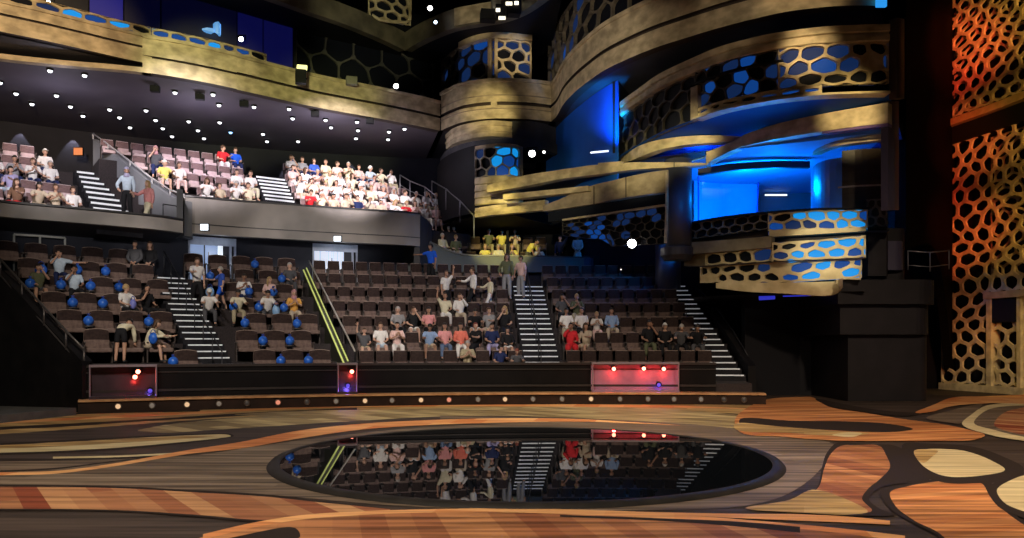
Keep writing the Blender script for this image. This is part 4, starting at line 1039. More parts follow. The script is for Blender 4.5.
bm = bmesh.new(); sweep(bm, lowb, [(0, z2), (0.03, z2+0.12), (0, z2+0.14), (0.03, z2+0.27), (0, z2+0.29), (0, z1), (-0.3, z1), (-0.3, z2)]); link('band', mesh_of('band', bm), BRONZE, tw)
bm = bmesh.new(); A = [bm.verts.new((p.x, p.y, z2+0.02)) for p in list(tp.p)+[Vector((PX(560, 36), 36)), Vector((PX(560, 39), 39)), Vector((PX(437, 39), 39))]]; bm.faces.new(A); slab(bm, Path([(PX(425, 39.5), 39.5), (PX(500, 38.6), 38.6), (PX(600, 38), 38)]), 3.5, 8.2, 0.3); link('foot', mesh_of('foot', bm), noisy('tower_dark', (0.028, 0.026, 0.032), (0.04, 0.038, 0.046), 1, 0.7), tw)

# ================================================================== PLATFORM BANDS TO THE RIGHT OF THE TOWER
def Yb(px):     # depth of the stacked platforms right of the tower
    k = [(480, 31.6), (540, 30.3), (590, 28.8), (630, 27.6), (670, 26.7), (710, 26.0), (745, 25.6)]
    for (a, A), (b, B) in zip(k, k[1:]):
        if px <= b: return A+(B-A)*(px-a)/(b-a)
    return 25.6
def band(name, label, rows, mat, t=0.35, dY=0.0, extra=None, cat='platform', soff=None):
    o = thing(name, label, cat, P(rows[0][0], rows[0][2], Yb(rows[0][0])+dY))
    bm = bmesh.new(); pa = taper(bm, [(a, b, c, Yb(a)+dY) for a, b, c in rows], t); link('fascia', mesh_of('fascia', bm), mat, o)
    return o, pa
o, pa = band('long_platform', 'long thin gold edged platform running from the tower to the right boxes', [(487, 185, 192.3), (524, 175.5, 186.3), (560, 169.8, 179), (590, 165.3, 175.2), (610, 164, 172.6), (629, 162.4, 170), (669, 162.2, 167.4), (708, 163, 164.8)], BRONZE)
bm = bmesh.new(); taper(bm, [(598, 163, 166, Yb(598)-0.05), (622, 161, 166, Yb(622)-0.05)], 0.2); link('raised_block', mesh_of('raised_block', bm), BRONZE, o)
bm = bmesh.new(); A = [bm.verts.new((p.x, p.y, zf(180, 29)+0.35)) for p in pa.p]; B = [bm.verts.new((p.x+0.4, p.y+3.2, zf(180, 29)+0.35)) for p in pa.p]
for i in range(len(A)-1): bm.faces.new((A[i], A[i+1], B[i+1], B[i]))
link('deck', mesh_of('deck', bm), CHAR, o)
band('short_platform', 'short thin gold band just under the long platform beside the tower', [(503, 194.2, 199.8), (530, 191.6, 197), (560, 188.6, 194), (588, 185.6, 191)], BRONZE, 0.4, -0.15)
band('brown_parapet', 'large brown bronze panelled parapet below the long platform', [(543, 205.5, 211.5), (560, 199, 209), (590, 186, 204.5), (612, 180.5, 200), (626, 177, 197.4), (650, 172, 194), (667, 170, 192)], BRONZE_D, 0.3, 0.1)
bm = bmesh.new()
for px in (594, 626): taper(bm, [(px-0.5, 186 if px == 594 else 177, 204 if px == 594 else 197, Yb(px)+0.07), (px+0.5, 186 if px == 594 else 177, 204 if px == 594 else 197, Yb(px)+0.07)], 0.05)
link('seam', mesh_of('seam', bm), GROOVE, SC.objects['brown_parapet'])
o, _ = band('glass_parapet', 'dark glass parapet with a thin bronze rail under the brown parapet', [(548, 213, 222, ), (566, 209.5, 219.2), (600, 203.5, 214.5), (640, 197.5, 208.5), (665, 193.5, 205)], GLASSD, 0.06, 0.25)
bm = bmesh.new(); taper(bm, [(562, 219, 221, Yb(562)+0.18), (600, 213.5, 215.4, Yb(600)+0.18), (640, 207.5, 209.3, Yb(640)+0.18), (665, 204, 206, Yb(665)+0.18)], 0.1); link('rail', mesh_of('rail', bm), BRONZE, o)
# dim lattice panel under the glass parapet
lp = thing('lattice_wall', 'dim dark lattice panel with faint blue cells under the glass parapet', 'panel', P(620, 247, Yb(620)+0.5))
pth = pathpx([(562, Yb(562)+0.5), (600, Yb(600)+0.5), (640, Yb(640)+0.5), (666, Yb(666)+0.5)])
def zt_(f): px = 562+104*f; Y = Yb(px)+0.5; return zf(221-15*f, Y)
def zb_(f): px = 562+104*f; Y = Yb(px)+0.5; return zf(236+8*f if f < 0.5 else 246-4*(f-0.5), Y)
s, p_ = lattice(pth, 0, 1.35, 0.34, 51, 0.06, 0.91, 0.30, 0, lambda u, v, R: R.choice([0, 1, 2, 2]) if (0.12 < u < 0.5 and v < 0.75) else R.choice([0, 0, 0, 1]), zt=zt_, zb=zb_)
link('lattice', mesh_of('lattice', s), noisy('lattice_low_dim', (0.05, 0.043, 0.035), (0.10, 0.085, 0.065), 2.5, 0.7), lp); link('panes', mesh_of('panes', p_), [PANE_OFF, PANE_DIM, PANE_MID, PANE_LIT], lp)
bm = bmesh.new(); tube(bm, [P(667, 170, 26.75), P(667, 206, 26.75), P(665.5, 243, 26.8)], 0.05); link('end_post', mesh_of('end_post', bm), BRONZE, lp)
# the wall, doorway and column below it
bm = bmesh.new(); slab(bm, pathpx([(584, 36.2), (640, 34.5), (700, 33)]), 3.5, 6.6, 0.2); struct('wall_right_rear', bm, NAVY)
BLUEW = noisy('wall_in_blue_light', (0.006, 0.075, 0.40), (0.008, 0.095, 0.48), 0.8, 0.75, spec=0.15)  # blue light put into the base colour of the surface
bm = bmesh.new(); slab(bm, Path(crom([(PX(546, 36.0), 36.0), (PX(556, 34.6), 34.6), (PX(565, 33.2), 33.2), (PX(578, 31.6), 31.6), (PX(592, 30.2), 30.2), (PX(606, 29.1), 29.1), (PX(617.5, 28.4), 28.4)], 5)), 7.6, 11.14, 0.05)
struct('wall_blue_lit_recess', bm, BLUEW)
bm = bmesh.new(); slab(bm, Path([(PX(618, 28.5), 28.5), (PX(640, 31.5), 31.5), (PX(700, 31.5), 31.5)]), 8.6, 11.14, 0.2); struct('wall_recess_dark', bm, BLACK)
bm = bmesh.new(); c = P(681, 200, 26.6); lathe(bm, [(0.46, 0.0), (0.46, 5.6), (0.43, 5.7), (0.43, 7.95), (0.5, 8.0)], (c.x, c.y+0.4, 0), 24)
cl = thing('round_column', 'dark round column with a blue lit edge between the platforms and the right box', 'column', (c.x, c.y+0.4, 5.0))
bm.free(); bm = bmesh.new(); lathe(bm, [(0.44, 4.9), (0.44, 7.98)], (c.x, c.y+0.4, 0), 24); link('shaft', mesh_of('shaft', bm, True), noisy('column_blue_grey', (0.05, 0.055, 0.09), (0.06, 0.065, 0.1), 1, 0.5), cl)
bm = bmesh.new(); lathe(bm, [(0.44, 4.6), (0.55, 4.75), (0.55, 5.0), (0.44, 5.05)], (c.x-0.05, c.y+0.4, 0), 24); link('base', mesh_of('base', bm), noisy('column_base', (0.03, 0.03, 0.045), (0.04, 0.04, 0.055), 1, 0.5), cl)
c = P(668, 260, 31.6); cl = thing('round_column', 'dark round lower column standing behind the top of the right end stairs', 'column', (c.x, c.y, 3.5))
bm = bmesh.new(); lathe(bm, [(0.5, 2.5), (0.5, 6.2)], (c.x, c.y, 0), 24); link('shaft', mesh_of('shaft', bm, True), noisy('column_low', (0.07, 0.07, 0.095), (0.085, 0.085, 0.11), 1, 0.45), cl)
# ================================================================== RIGHT HAND BOXES
def Yr(px):     # depth of the right box fronts
    k = [(675, 27.6), (720, 26.2), (770, 25.1), (820, 24.4), (868, 24.0), (900, 23.9)]
    if px < 675: return 27.6
    for (a, A), (b, B) in zip(k, k[1:]):
        if px <= b: return A+(B-A)*(px-a)/(b-a)
    return 23.9
rb = thing('right_box', 'stacked right hand box with gold lattice parapets lit blue at their right end', 'box', (PX(780, 25), 25, 3.3))
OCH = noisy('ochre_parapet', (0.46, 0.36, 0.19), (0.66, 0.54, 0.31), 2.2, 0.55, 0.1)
OCHD = noisy('ochre_dim', (0.13, 0.105, 0.06), (0.22, 0.18, 0.11), 2.2, 0.6)  # darker copy of the ochre, weak light painted into it
def box_band(rows, mat, dY=0, t=0.3, name='fascia'):
    bm = bmesh.new(); taper(bm, [(a, b, c, Yr(a)+dY) for a, b, c in rows], t); return link(name, mesh_of(name, bm), mat, rb)
def box_lattice(px0, px1, top, bot, cell, seed, lit, mat, dY=0.0, hole=0.76, fill=0.0, t=0.10):
    pth = pathpx([(px0+(px1-px0)*i/6, Yr(px0+(px1-px0)*i/6)+dY) for i in range(7)])
    def zt(f): px = 512+pth.at(f*pth.len).x/pth.at(f*pth.len).y*F; return zf(top(px), pth.at(f*pth.len).y)
    def zb(f): px = 512+pth.at(f*pth.len).x/pth.at(f*pth.len).y*F; return zf(bot(px), pth.at(f*pth.len).y)
    hh = zt(0.5)-zb(0.5)
    s, p_ = lattice(pth, 0, hh, cell, seed, t, hole, 0.3, 0.0, lit, fill=fill, zt=zt, zb=zb)
    link('lattice', mesh_of('lattice', s), mat, rb); link('panes', mesh_of('panes', p_), [PANE_OFF, PANE_DIM, PANE_MID, PANE_LIT], rb)
def lin(*k):
    def f(px):
        if px <= k[0][0]: return k[0][1]
        for (a, A), (b, B) in zip(k, k[1:]):
            if px <= b: return A+(B-A)*(px-a)/(b-a)
        return k[-1][1]
    return f
# top parapet: weak light on the left painted as darker colour
topP = lin((679, 224.5), (712, 219.5), (758, 214), (820, 209.6), (868, 209.3))
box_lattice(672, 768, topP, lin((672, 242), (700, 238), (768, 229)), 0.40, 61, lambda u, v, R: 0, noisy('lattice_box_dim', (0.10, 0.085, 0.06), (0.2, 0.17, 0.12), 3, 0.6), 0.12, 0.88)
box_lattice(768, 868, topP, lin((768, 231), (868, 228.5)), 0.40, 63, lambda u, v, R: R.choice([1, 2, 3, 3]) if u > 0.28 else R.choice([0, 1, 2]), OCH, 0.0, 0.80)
box_band([(769, 230, 236.8), (820, 229, 233.9), (866, 227.5, 231)], OCH, -0.05)
box_band([(676, 225, 226.4), (712, 218, 219.6), (758, 212.4, 214), (820, 208, 209.6), (870, 207.6, 209.2)], BLACK, -0.05, 0.12, 'top_rail')
box_band([(672, 238, 248), (700, 234, 243.5), (768, 225, 236)], GROOVE, 0.3, 0.2, 'shadow_gap')
box_band([(769, 236.8, 245), (820, 233.9, 241), (866, 231, 236)], GROOVE, 0.35, 0.2, 'shadow_gap')
# second tier
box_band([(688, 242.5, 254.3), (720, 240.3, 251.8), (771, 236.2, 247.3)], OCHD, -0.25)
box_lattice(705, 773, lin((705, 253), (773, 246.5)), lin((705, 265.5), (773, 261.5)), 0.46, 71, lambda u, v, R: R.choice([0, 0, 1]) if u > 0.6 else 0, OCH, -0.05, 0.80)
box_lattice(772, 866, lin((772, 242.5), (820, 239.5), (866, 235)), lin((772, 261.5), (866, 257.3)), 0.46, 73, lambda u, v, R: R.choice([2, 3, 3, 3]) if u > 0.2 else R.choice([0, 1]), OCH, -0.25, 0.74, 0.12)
box_band([(684, 255, 266), (700, 253, 266), (712, 252, 266)], OCHD, 0.15)
# third tier
box_lattice(700, 862, lin((700, 266.3), (780, 261.4), (862, 258)), lin((700, 283), (780, 283), (862, 277.5)), 0.48, 83, lambda u, v, R: (R.choice([2, 3, 3]) if u > 0.6 else R.choice([0, 1])) if u > 0.4 else 0, OCH, -0.02, 0.74, 0.12)
box_band([(716, 283, 288), (745, 282.5, 291.5), (780, 282.5, 293.3), (838, 281, 293), (839, 279.5, 281), (861, 277.2, 279.5)], OCH, -0.06)
box_band([(700, 266.0, 267.0), (780, 260.8, 261.6), (866, 257.3, 258.1)], GROOVE, -0.28, 0.2, 'shadow_gap')
# underside and floor of the box
bm = bmesh.new()
A = []; B = []
for i in range(13):
    px = 690+(866-690)*i/12; Y = Yr(px); A.append(bm.verts.new((PX(px, Y), Y+0.05, 3.36))); B.append(bm.verts.new((PX(px, Y)+2, Y+6, 3.36)))
for i in range(12): bm.faces.new((A[i], A[i+1], B[i+1], B[i]))
link('underside', mesh_of('underside', bm), BLACK, rb)
bm = bmesh.new(); A = []; B = []
for i in range(13):
    px = 672+(890-672)*i/12; Y = Yr(px)+0.2; A.append(bm.verts.new((PX(px, Y), Y, 5.2))); B.append(bm.verts.new((PX(px, Y)+2.5, Y+8, 5.2)))
for i in range(12): bm.faces.new((A[i], A[i+1], B[i+1], B[i]))
link('deck', mesh_of('deck', bm), CHAR, rb)
# blue room behind the parapet
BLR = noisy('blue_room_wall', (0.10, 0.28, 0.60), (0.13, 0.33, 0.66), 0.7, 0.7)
bm = bmesh.new()
slab(bm, Path(crom([(PX(694, 30.6), 30.6), (PX(725, 31.2), 31.2), (PX(757, 31.2), 31.2)], 5)), 5.0, zf(178.5, 31), 0.2)
struct('wall_blue_room', bm, BLR)
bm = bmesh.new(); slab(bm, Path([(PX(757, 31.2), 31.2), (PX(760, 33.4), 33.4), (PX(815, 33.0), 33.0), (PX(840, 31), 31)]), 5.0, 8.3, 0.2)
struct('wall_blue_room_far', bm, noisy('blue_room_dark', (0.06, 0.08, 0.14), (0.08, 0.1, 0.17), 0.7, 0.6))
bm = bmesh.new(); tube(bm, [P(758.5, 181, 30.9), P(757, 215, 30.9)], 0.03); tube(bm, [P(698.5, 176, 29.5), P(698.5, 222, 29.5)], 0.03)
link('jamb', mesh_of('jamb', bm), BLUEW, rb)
bm = bmesh.new()
sweep(bm, Path(crom([(PX(698, 28.2), 28.2), (PX(730, 27.4), 27.4), (PX(770, 27), 27), (PX(810, 27), 27)], 6)), [(0, 7.72), (0, 7.95), (-0.2, 7.95), (-0.2, 7.72)])
link('ceiling_beam', mesh_of('ceiling_beam', bm), CHAR, rb)
bm = bmesh.new()
def plate(pts, z, h=0.1):
    lo = [bm.verts.new((x, y, z)) for x, y in pts]; hi_ = [bm.verts.new((x, y, z+h)) for x, y in pts]
    bm.faces.new(lo); bm.faces.new(hi_[::-1])
    for i in range(len(pts)): bm.faces.new((lo[i], lo[(i+1) % len(pts)], hi_[(i+1) % len(pts)], hi_[i]))
plate([(PX(690, 27.5), 27.5), (PX(740, 25.6), 25.6), (PX(815, 24.6), 24.6), (PX(890, 23.5), 23.5), (PX(890, 23.5)+2, 34), (PX(690, 34), 34)], 8.03)
struct('ceiling_blue_room', bm, BLR)
LINE = glow('white_light_line', (0.75, 0.85, 1), 1.6)
bm = bmesh.new(); tube(bm, [P(765, 195, 32.6), P(787, 195, 32.6)], 0.035)
tag(link('light_line', mesh_of('light_line', bm), LINE), 'thin white light line on the dark wall inside the blue lit box', 'light')
bm = bmesh.new(); tube(bm, [P(591, 152.6, 29.9), P(608, 151, 28.6)], 0.035)
tag(link('light_line', mesh_of('light_line', bm), LINE), 'thin white light line in the blue recess beside the lattice bay', 'light')
# glass bay at the right end of the room
GLB = base('bay_glass', (0.10, 0.16, 0.26), 0.12)
bay = thing('glass_bay', 'curved dark glass bay glowing blue at the right end of the blue lit box', 'bay', (PX(850, 26), 26, 5.3))
byp = Path(crom([(PX(812, 28.3), 28.3), (PX(811, 26.8), 26.8), (PX(815, 25.8), 25.8), (PX(830, 25.0), 25.0), (PX(855, 24.6), 24.6), (PX(887, 24.4), 24.4)], 8))
ub_ = byp.u_px(842)
bm = bmesh.new(); slab(bm, byp.sub(0, ub_, 0.2), 5.3, 7.55, 0.06); link('glass', mesh_of('glass', bm), noisy('bay_glass_blue', (0.05, 0.13, 0.32), (0.08, 0.18, 0.4), 0.8, 0.3), bay)
bm = bmesh.new(); slab(bm, byp.sub(ub_, byp.len, 0.2), 5.3, 7.75, 0.06); link('dark_glass', mesh_of('dark_glass', bm), noisy('bay_bronze_glass', (0.03, 0.022, 0.016), (0.06, 0.045, 0.03), 1.2, 0.25, 0, (0.5, 0.5, 3)), bay)
bm = bmesh.new(); sweep(bm, byp.sub(byp.u_px(838), byp.len, 0.2), [(0.03, zf(187, 24.6)), (0.03, zf(185.4, 24.6)), (-0.05, zf(185.4, 24.6)), (-0.05, zf(187, 24.6))]); link('transom', mesh_of('transom', bm), BRONZE_D, bay)
bm = bmesh.new(); taper(bm, [(811.5, 150, 156, 26.8), (814, 140, 153.6, 25.9), (822, 134, 150, 25.3), (835, 131.3, 146.3, 24.7), (866, 128, 141.5, 24.1), (884, 126.5, 139.3, 23.9)], 0.3); link('bronze_head', mesh_of('bronze_head', bm), BRONZE_D, bay)
bm = bmesh.new(); taper(bm, [(867, 127.5, 141.5, 24.0), (884, 126.3, 139.3, 23.8)], 0.1); link('bronze_panel', mesh_of('bronze_panel', bm), BRONZE, bay)
bm = bmesh.new(); taper(bm, [(843, 209.0, 210.0, 24.5), (869, 207, 208.6, 24.3)], 0.1); link('sill', mesh_of('sill', bm), BLACK, bay)
s, p_ = lattice(byp.sub(byp.u_px(866), byp.len, 0.2).off(0.04), 5.35, 6.2, 0.4, 5, 0.06, 0.82, 0.28, 0, lambda u, v, R: R.choice([0, 0, 1]))
link('lattice', mesh_of('lattice', s), LATT_D, bay); link('panes', mesh_of('panes', p_), [PANE_OFF, PANE_DIM], bay)

# thin gold bands over the blue room
def Yd(px):
    k = [(620, 29.2), (644, 27.0), (677, 26.2), (710, 25.9), (745, 25.5), (780, 24.6), (820, 23.6), (890, 22.2)]
    if px < 620: return 29.2
    for (a, A), (b, B) in zip(k, k[1:]):
        if px <= b: return A+(B-A)*(px-a)/(b-a)
    return 22.1
d1_ = thing('curved_band', 'thin bright gold curved band under the big lattice bay', 'platform', P(680, 145, 26.2))
bm = bmesh.new(); taper(bm, [(621, 158, 162.5, 29.4), (630, 151, 161, 28.2), (644, 144, 155, 27.0), (660, 139.5, 149.5, 26.5), (677, 137, 146.2, 26.2), (691, 135.8, 144.3, 26.0), (720, 135.2, 142.2, 25.8), (741.5, 136.4, 141.2, 25.7)], 0.35); link('fascia', mesh_of('fascia', bm), BRONZE, d1_)
d2_ = thing('rising_band', 'broad gold band rising to the right above the blue lit box', 'platform', P(820, 120, Yd(820)))
bm = bmesh.new(); taper(bm, [(706, 152, 164, 26.2), (722, 146, 155, 25.9), (740, 137.5, 147, 25.5), (743, 135.2, 146, 25.4), (780, 123, 138.3, Yd(780)), (820, 114.3, 131.5, Yd(820)), (860, 107, 126, Yd(860)), (888, 102.5, 123, Yd(888))], 0.4); link('fascia', mesh_of('fascia', bm), BRONZE, d2_)
bm = bmesh.new(); taper(bm, [(822, 131.4, 133.6, Yd(822)), (855, 127, 129.4, Yd(855)), (888, 123, 126, Yd(888))], 0.3); link('edge_strip', mesh_of('edge_strip', bm), base('purple_edge', (0.12, 0.07, 0.2), 0.4), d2_)
bm = bmesh.new(); taper(bm, [(888, 101, 210, 22.3), (895.5, 101, 210, 22.6), (899, 101, 210, 24)], 0.2); link('end_cap', mesh_of('end_cap', bm), base('end_cap_purple', (0.035, 0.028, 0.05), 0.5), d2_)

# ------------------------------------------------------------------ big lattice bay
eb = thing('lattice_bay', 'big curved bay of dark cell lattice with gold rim above the blue lit box', 'bay', (PX(760, 22.6), 22.6, 8.5))
EZT, EZB = 10.42, 8.55
epx = [(616, 29.4), (622, 28.6), (643, 26.9), (660, 25.7), (691, 24.35), (722, 23.3), (754, 22.65), (777, 22.3), (820, 21.9), (860, 21.75), (889, 21.7)]
ep = pathpx(epx, 5)
e0, e1 = ep.u_px(695), ep.u_px(778)
LATT_DD = noisy('lattice_bay_dim', (0.04, 0.034, 0.026), (0.085, 0.07, 0.052), 2.5, 0.65)  # darker lattice copy: the bay's dim light is in its colour
def elit(off):
    def f(u, v, R):
        w = off+(1-off)*u
        if 0.52 < w < 0.86: return R.choice([0, 1, 2, 2])
        return R.choice([0, 1]) if 0.84 <= w else 0
    return f
fe = e0/ep.len
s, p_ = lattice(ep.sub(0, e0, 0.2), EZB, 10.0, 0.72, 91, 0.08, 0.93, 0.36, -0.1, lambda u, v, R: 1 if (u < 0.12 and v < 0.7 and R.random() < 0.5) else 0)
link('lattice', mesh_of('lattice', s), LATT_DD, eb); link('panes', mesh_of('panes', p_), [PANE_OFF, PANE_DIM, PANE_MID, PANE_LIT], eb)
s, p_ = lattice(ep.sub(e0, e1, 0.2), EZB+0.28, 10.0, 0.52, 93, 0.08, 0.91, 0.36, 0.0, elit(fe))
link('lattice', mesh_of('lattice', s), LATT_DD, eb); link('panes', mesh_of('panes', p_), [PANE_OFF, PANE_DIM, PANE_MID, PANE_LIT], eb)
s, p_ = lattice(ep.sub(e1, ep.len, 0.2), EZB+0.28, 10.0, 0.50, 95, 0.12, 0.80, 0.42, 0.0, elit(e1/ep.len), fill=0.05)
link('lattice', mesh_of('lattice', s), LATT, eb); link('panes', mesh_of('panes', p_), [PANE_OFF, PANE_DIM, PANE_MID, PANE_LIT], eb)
bm = bmesh.new(); sweep(bm, ep, [(0.02, 9.98), (0.06, 10.0), (0.06, 10.15), (0.0, 10.17), (0.0, 10.22), (0.08, 10.24), (0.08, EZT), (-0.4, EZT), (-0.4, 9.98)]); link('rim', mesh_of('rim', bm), BRONZE, eb)
bm = bmesh.new(); sweep(bm, ep.sub(ep.u_px(690), ep.u_px(783), 0.2), [(0.05, 9.60), (0.05, 9.67), (-0.15, 9.67), (-0.15, 9.60)], ); link('slot', mesh_of('slot', bm), BLACK, eb)
bm = bmesh.new(); sweep(bm, ep.sub(e0, ep.len, 0.2), [(0.10, EZB), (0.10, EZB+0.06), (-0.3, EZB+0.06), (-0.3, EZB)]); link('sill', mesh_of('sill', bm), BRONZE, eb)
s, p_ = lattice(ep.sub(e0, ep.u_px(822), 0.2).off(0.04), EZB+0.06, EZB+0.30, 0.5, 97, 0.1, 0.7, 0.3, 0, lambda u, v, R: R.choice([0, 1, 2]))
link('lattice', mesh_of('lattice', s), LATT, eb); link('panes', mesh_of('panes', p_), [PANE_OFF, PANE_DIM, PANE_MID, PANE_LIT], eb)
q = ep.sub(ep.u_px(692), ep.u_px(699), 0.05)
bm = bmesh.new(); slab(bm, q.off(0.06), EZB, 9.55, 0.15); link('post', mesh_of('post', bm), BRONZE_D, eb)
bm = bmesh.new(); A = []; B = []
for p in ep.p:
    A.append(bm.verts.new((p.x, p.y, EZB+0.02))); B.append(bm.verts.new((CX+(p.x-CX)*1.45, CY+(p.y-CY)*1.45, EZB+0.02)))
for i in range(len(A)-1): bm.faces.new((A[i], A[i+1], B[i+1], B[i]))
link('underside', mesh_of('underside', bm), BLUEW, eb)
bm = bmesh.new(); taper(bm, [(889, 20, 100, 21.75), (893, 20, 100, 21.9), (897, 20, 100, 24)], 0.2); link('end_wall', mesh_of('end_wall', bm), noisy('bay_end', (0.03, 0.02, 0.018), (0.045, 0.03, 0.025), 1, 0.6), eb)
# blue strip at the end of the gallery
bm = bmesh.new(); slab(bm, Path([(PX(877, 22.0), 22.0), (PX(887, 22.0), 22.0)]), 11.06, 12.6, 0.1)
tag(link('blue_light_panel', mesh_of('blue_light_panel', bm), glow('blue_panel', (0.03, 0.35, 0.95), 0.9)), 'narrow bright blue light panel at the right end of the gold gallery', 'light')

# ------------------------------------------------------------------ dark stepped block right of the box, black wings
DKB = noisy('block_dark', (0.010, 0.0085, 0.010), (0.015, 0.0125, 0.015), 1.5, 0.5, spec=0.25)
db = thing('stepped_block', 'tall dark block of stacked rounded tiers at the right side of the stage', 'block', (PX(890, 25), 25, 0))
def tier(x0, x1, yt, yb, Y, r=0.35, name='tier', m=DKB):
    xa, xb = PX(x0, Y), PX(x1, Y); za, zb = zf(yb, Y), zf(yt, Y)
    pts = [(xa, Y+5), (xa, Y)] + [(xb-r+r*math.sin(a), Y+r-r*math.cos(a)) for a in [i*math.pi/16 for i in range(9)]] + [(xb, Y+5)]
    bm = bmesh.new(); lo_ = [bm.verts.new((x, y, za)) for x, y in pts]; hi_ = [bm.verts.new((x, y, zb)) for x, y in pts]
    bm.faces.new(lo_[::-1]); bm.faces.new(hi_)
    for i in range(len(pts)): bm.faces.new((lo_[i], lo_[(i+1) % len(pts)], hi_[(i+1) % len(pts)], hi_[i]))
    return link(name, mesh_of(name, bm), m, db)
tier(868, 889, 212, 276, 24.6, 0.1); tier(866, 908, 228, 282, 24.8, 0.3)
tier(838, 944, 279.5, 304, 24.3, 0.75); tier(840, 936, 304, 334.5, 24.5, 0.6); tier(848, 931, 334.5, 401, 24.7, 0.35)
o = tier(888, 907, 241, 270, 24.6, 0.35, 'rounded_shaft', noisy('block_violet', (0.035, 0.03, 0.055), (0.045, 0.038, 0.07), 1, 0.45))
pr = [P(908, 251, 25.2), P(930, 252.5, 25.2), P(949, 250.5, 25.6)]
rail('guard_rail', 'thin steel guard rail on top of the dark stepped block', pr, [(q.x, q.y, q.z-0.6, q.z+0.02) for q in pr], 0.02, base('rail_faint', (0.2, 0.2, 0.24), 0.35, 0.6), cat='railing', mid=True)
bm = bmesh.new(); slab(bm, Path([(PX(745, 27.5), 27.5), (PX(800, 27.8), 27.8), (PX(850, 27.5), 27.5)]), 0, 3.35, 0.3); slab(bm, Path([(PX(895, 31), 31), (PX(960, 33), 33), (PX(985, 35), 35)]), 0, 21, 0.3)
struct('wall_right_dark', bm, BLACK)
bm = bmesh.new(); taper(bm, [(906, -80, 250, 26.5), (935, -80, 250, 28.5), (956, -80, 392, 31.6)], 0.3)
struct('wall_right_wing', bm, noisy('wing_black', (0.002, 0.002, 0.0025), (0.004, 0.0035, 0.004), 1, 0.8, spec=0.05))
BSTRIP = glow('blue_led', (0.05, 0.06, 0.9), 0.5)
bm = bmesh.new(); tube(bm, [P(759, 298.2, 26.6), P(775, 297.2, 26.4)], 0.07); tag(link('blue_led_strip', mesh_of('blue_led_strip', bm), BSTRIP), 'short blue light strip under the left of the right box', 'light')
bm = bmesh.new(); tube(bm, [P(783, 296, 26.3), P(834, 294.5, 25.6)], 0.025); tag(link('blue_led_strip', mesh_of('blue_led_strip', bm), BSTRIP), 'long thin blue light strip under the right of the right box', 'light')

# ================================================================== GOLD LATTICE PROSCENIUM AT THE FAR RIGHT
pt = thing('proscenium_lattice', 'tall red and gold lattice proscenium tower at the far right of the stage', 'tower', (17.4, 29, 0))
pp = Path(crom([(16.95, 31.6), (17.1, 30.8), (17.45, 29.3), (17.75, 27.6), (17.9, 25.5), (18.0, 22)], 6), -1 if False else None)
PRM = noisy('proscenium_bronze', (0.50, 0.40, 0.26), (0.78, 0.66, 0.44), 3, 0.5, 0.05, bump=0.2)
BZ = (10.4, 17)
s, p_ = lattice(pp, 10.55, 16.6, 0.56, 101, 0.08, 0.78, 0.36, 0.0, lambda u, v, R: 0); link('upper_lattice', mesh_of('upper_lattice', s), PRM, pt); p_.free(); bm = bmesh.new(); slab(bm, pp.off(-0.6), BZ[0], BZ[1], 0.1); link('backing', mesh_of('backing', bm), BLACK, pt)
s, p_ = lattice(pp.off(-0.25), 10.7, 16.6, 0.50, 102, 0.05, 0.82, 0.36, 0.0); link('inner_lattice', mesh_of('inner_lattice', s), PRM, pt); p_.free()
BZ = (0, 9.6)
s, p_ = lattice(pp, 0.25, 9.6, 0.60, 103, 0.08, 0.76, 0.36, 0.0, lambda u, v, R: 0); link('lower_lattice', mesh_of('lower_lattice', s), PRM, pt); p_.free(); bm = bmesh.new(); slab(bm, pp.off(-0.6), BZ[0], BZ[1], 0.1); link('backing', mesh_of('backing', bm), BLACK, pt)
s, p_ = lattice(pp.sub(pp.u_px(985), pp.len, 0.4).off(-0.25), 4.2, 9.4, 0.50, 104, 0.05, 0.82, 0.36, 0.0); link('inner_lattice', mesh_of('inner_lattice', s), PRM, pt); p_.free()
bm = bmesh.new(); sweep(bm, pp, [(0.35, 10.15), (0.35, 10.4), (-0.3, 10.4), (-0.3, 10.15)]); link('ledge', mesh_of('ledge', bm), noisy('ledge_gold', (0.55, 0.38, 0.18), (0.72, 0.52, 0.26), 3, 0.4, 0.2), pt)
bm = bmesh.new(); sweep(bm, pp, [(0.1, 9.5), (0.1, 10.15), (-0.5, 10.15), (-0.5, 9.5)]); link('ledge_recess', mesh_of('ledge_recess', bm), BLACK, pt)
bm = bmesh.new(); sweep(bm, pp, [(0.12, 0), (0.12, 0.26), (-0.4, 0.26), (-0.4, 0)]); link('plinth', mesh_of('plinth', bm), PRM, pt)
pd = pp.u_px(991); pe = pp.u_px(1030)
bm = bmesh.new(); slab(bm, pp.sub(pd-0.12, pd+0.10, 0.1).off(0.10), 0.2, 3.55, 0.4); link('post', mesh_of('post', bm), PRM, pt)
bm = bmesh.new(); slab(bm, pp.sub(pd-0.2, pe+1.5, 0.3).off(0.16), 3.42, 3.66, 0.4); link('beam', mesh_of('beam', bm), noisy('ledge_gold', (0.55, 0.38, 0.18), (0.72, 0.52, 0.26), 3, 0.4, 0.2), pt)
bm = bmesh.new(); slab(bm, pp.sub(pd+0.13, pp.u_px(1019), 0.2).off(0.08), 2.55, 3.42, 0.2); link('opening', mesh_of('opening', bm), BLACK, pt)
bm = bmesh.new(); slab(bm, pp.sub(pp.u_px(1019), pp.u_px(1023), 0.1).off(0.10), 0.2, 3.42, 0.3); link('post', mesh_of('post', bm), PRM, pt)

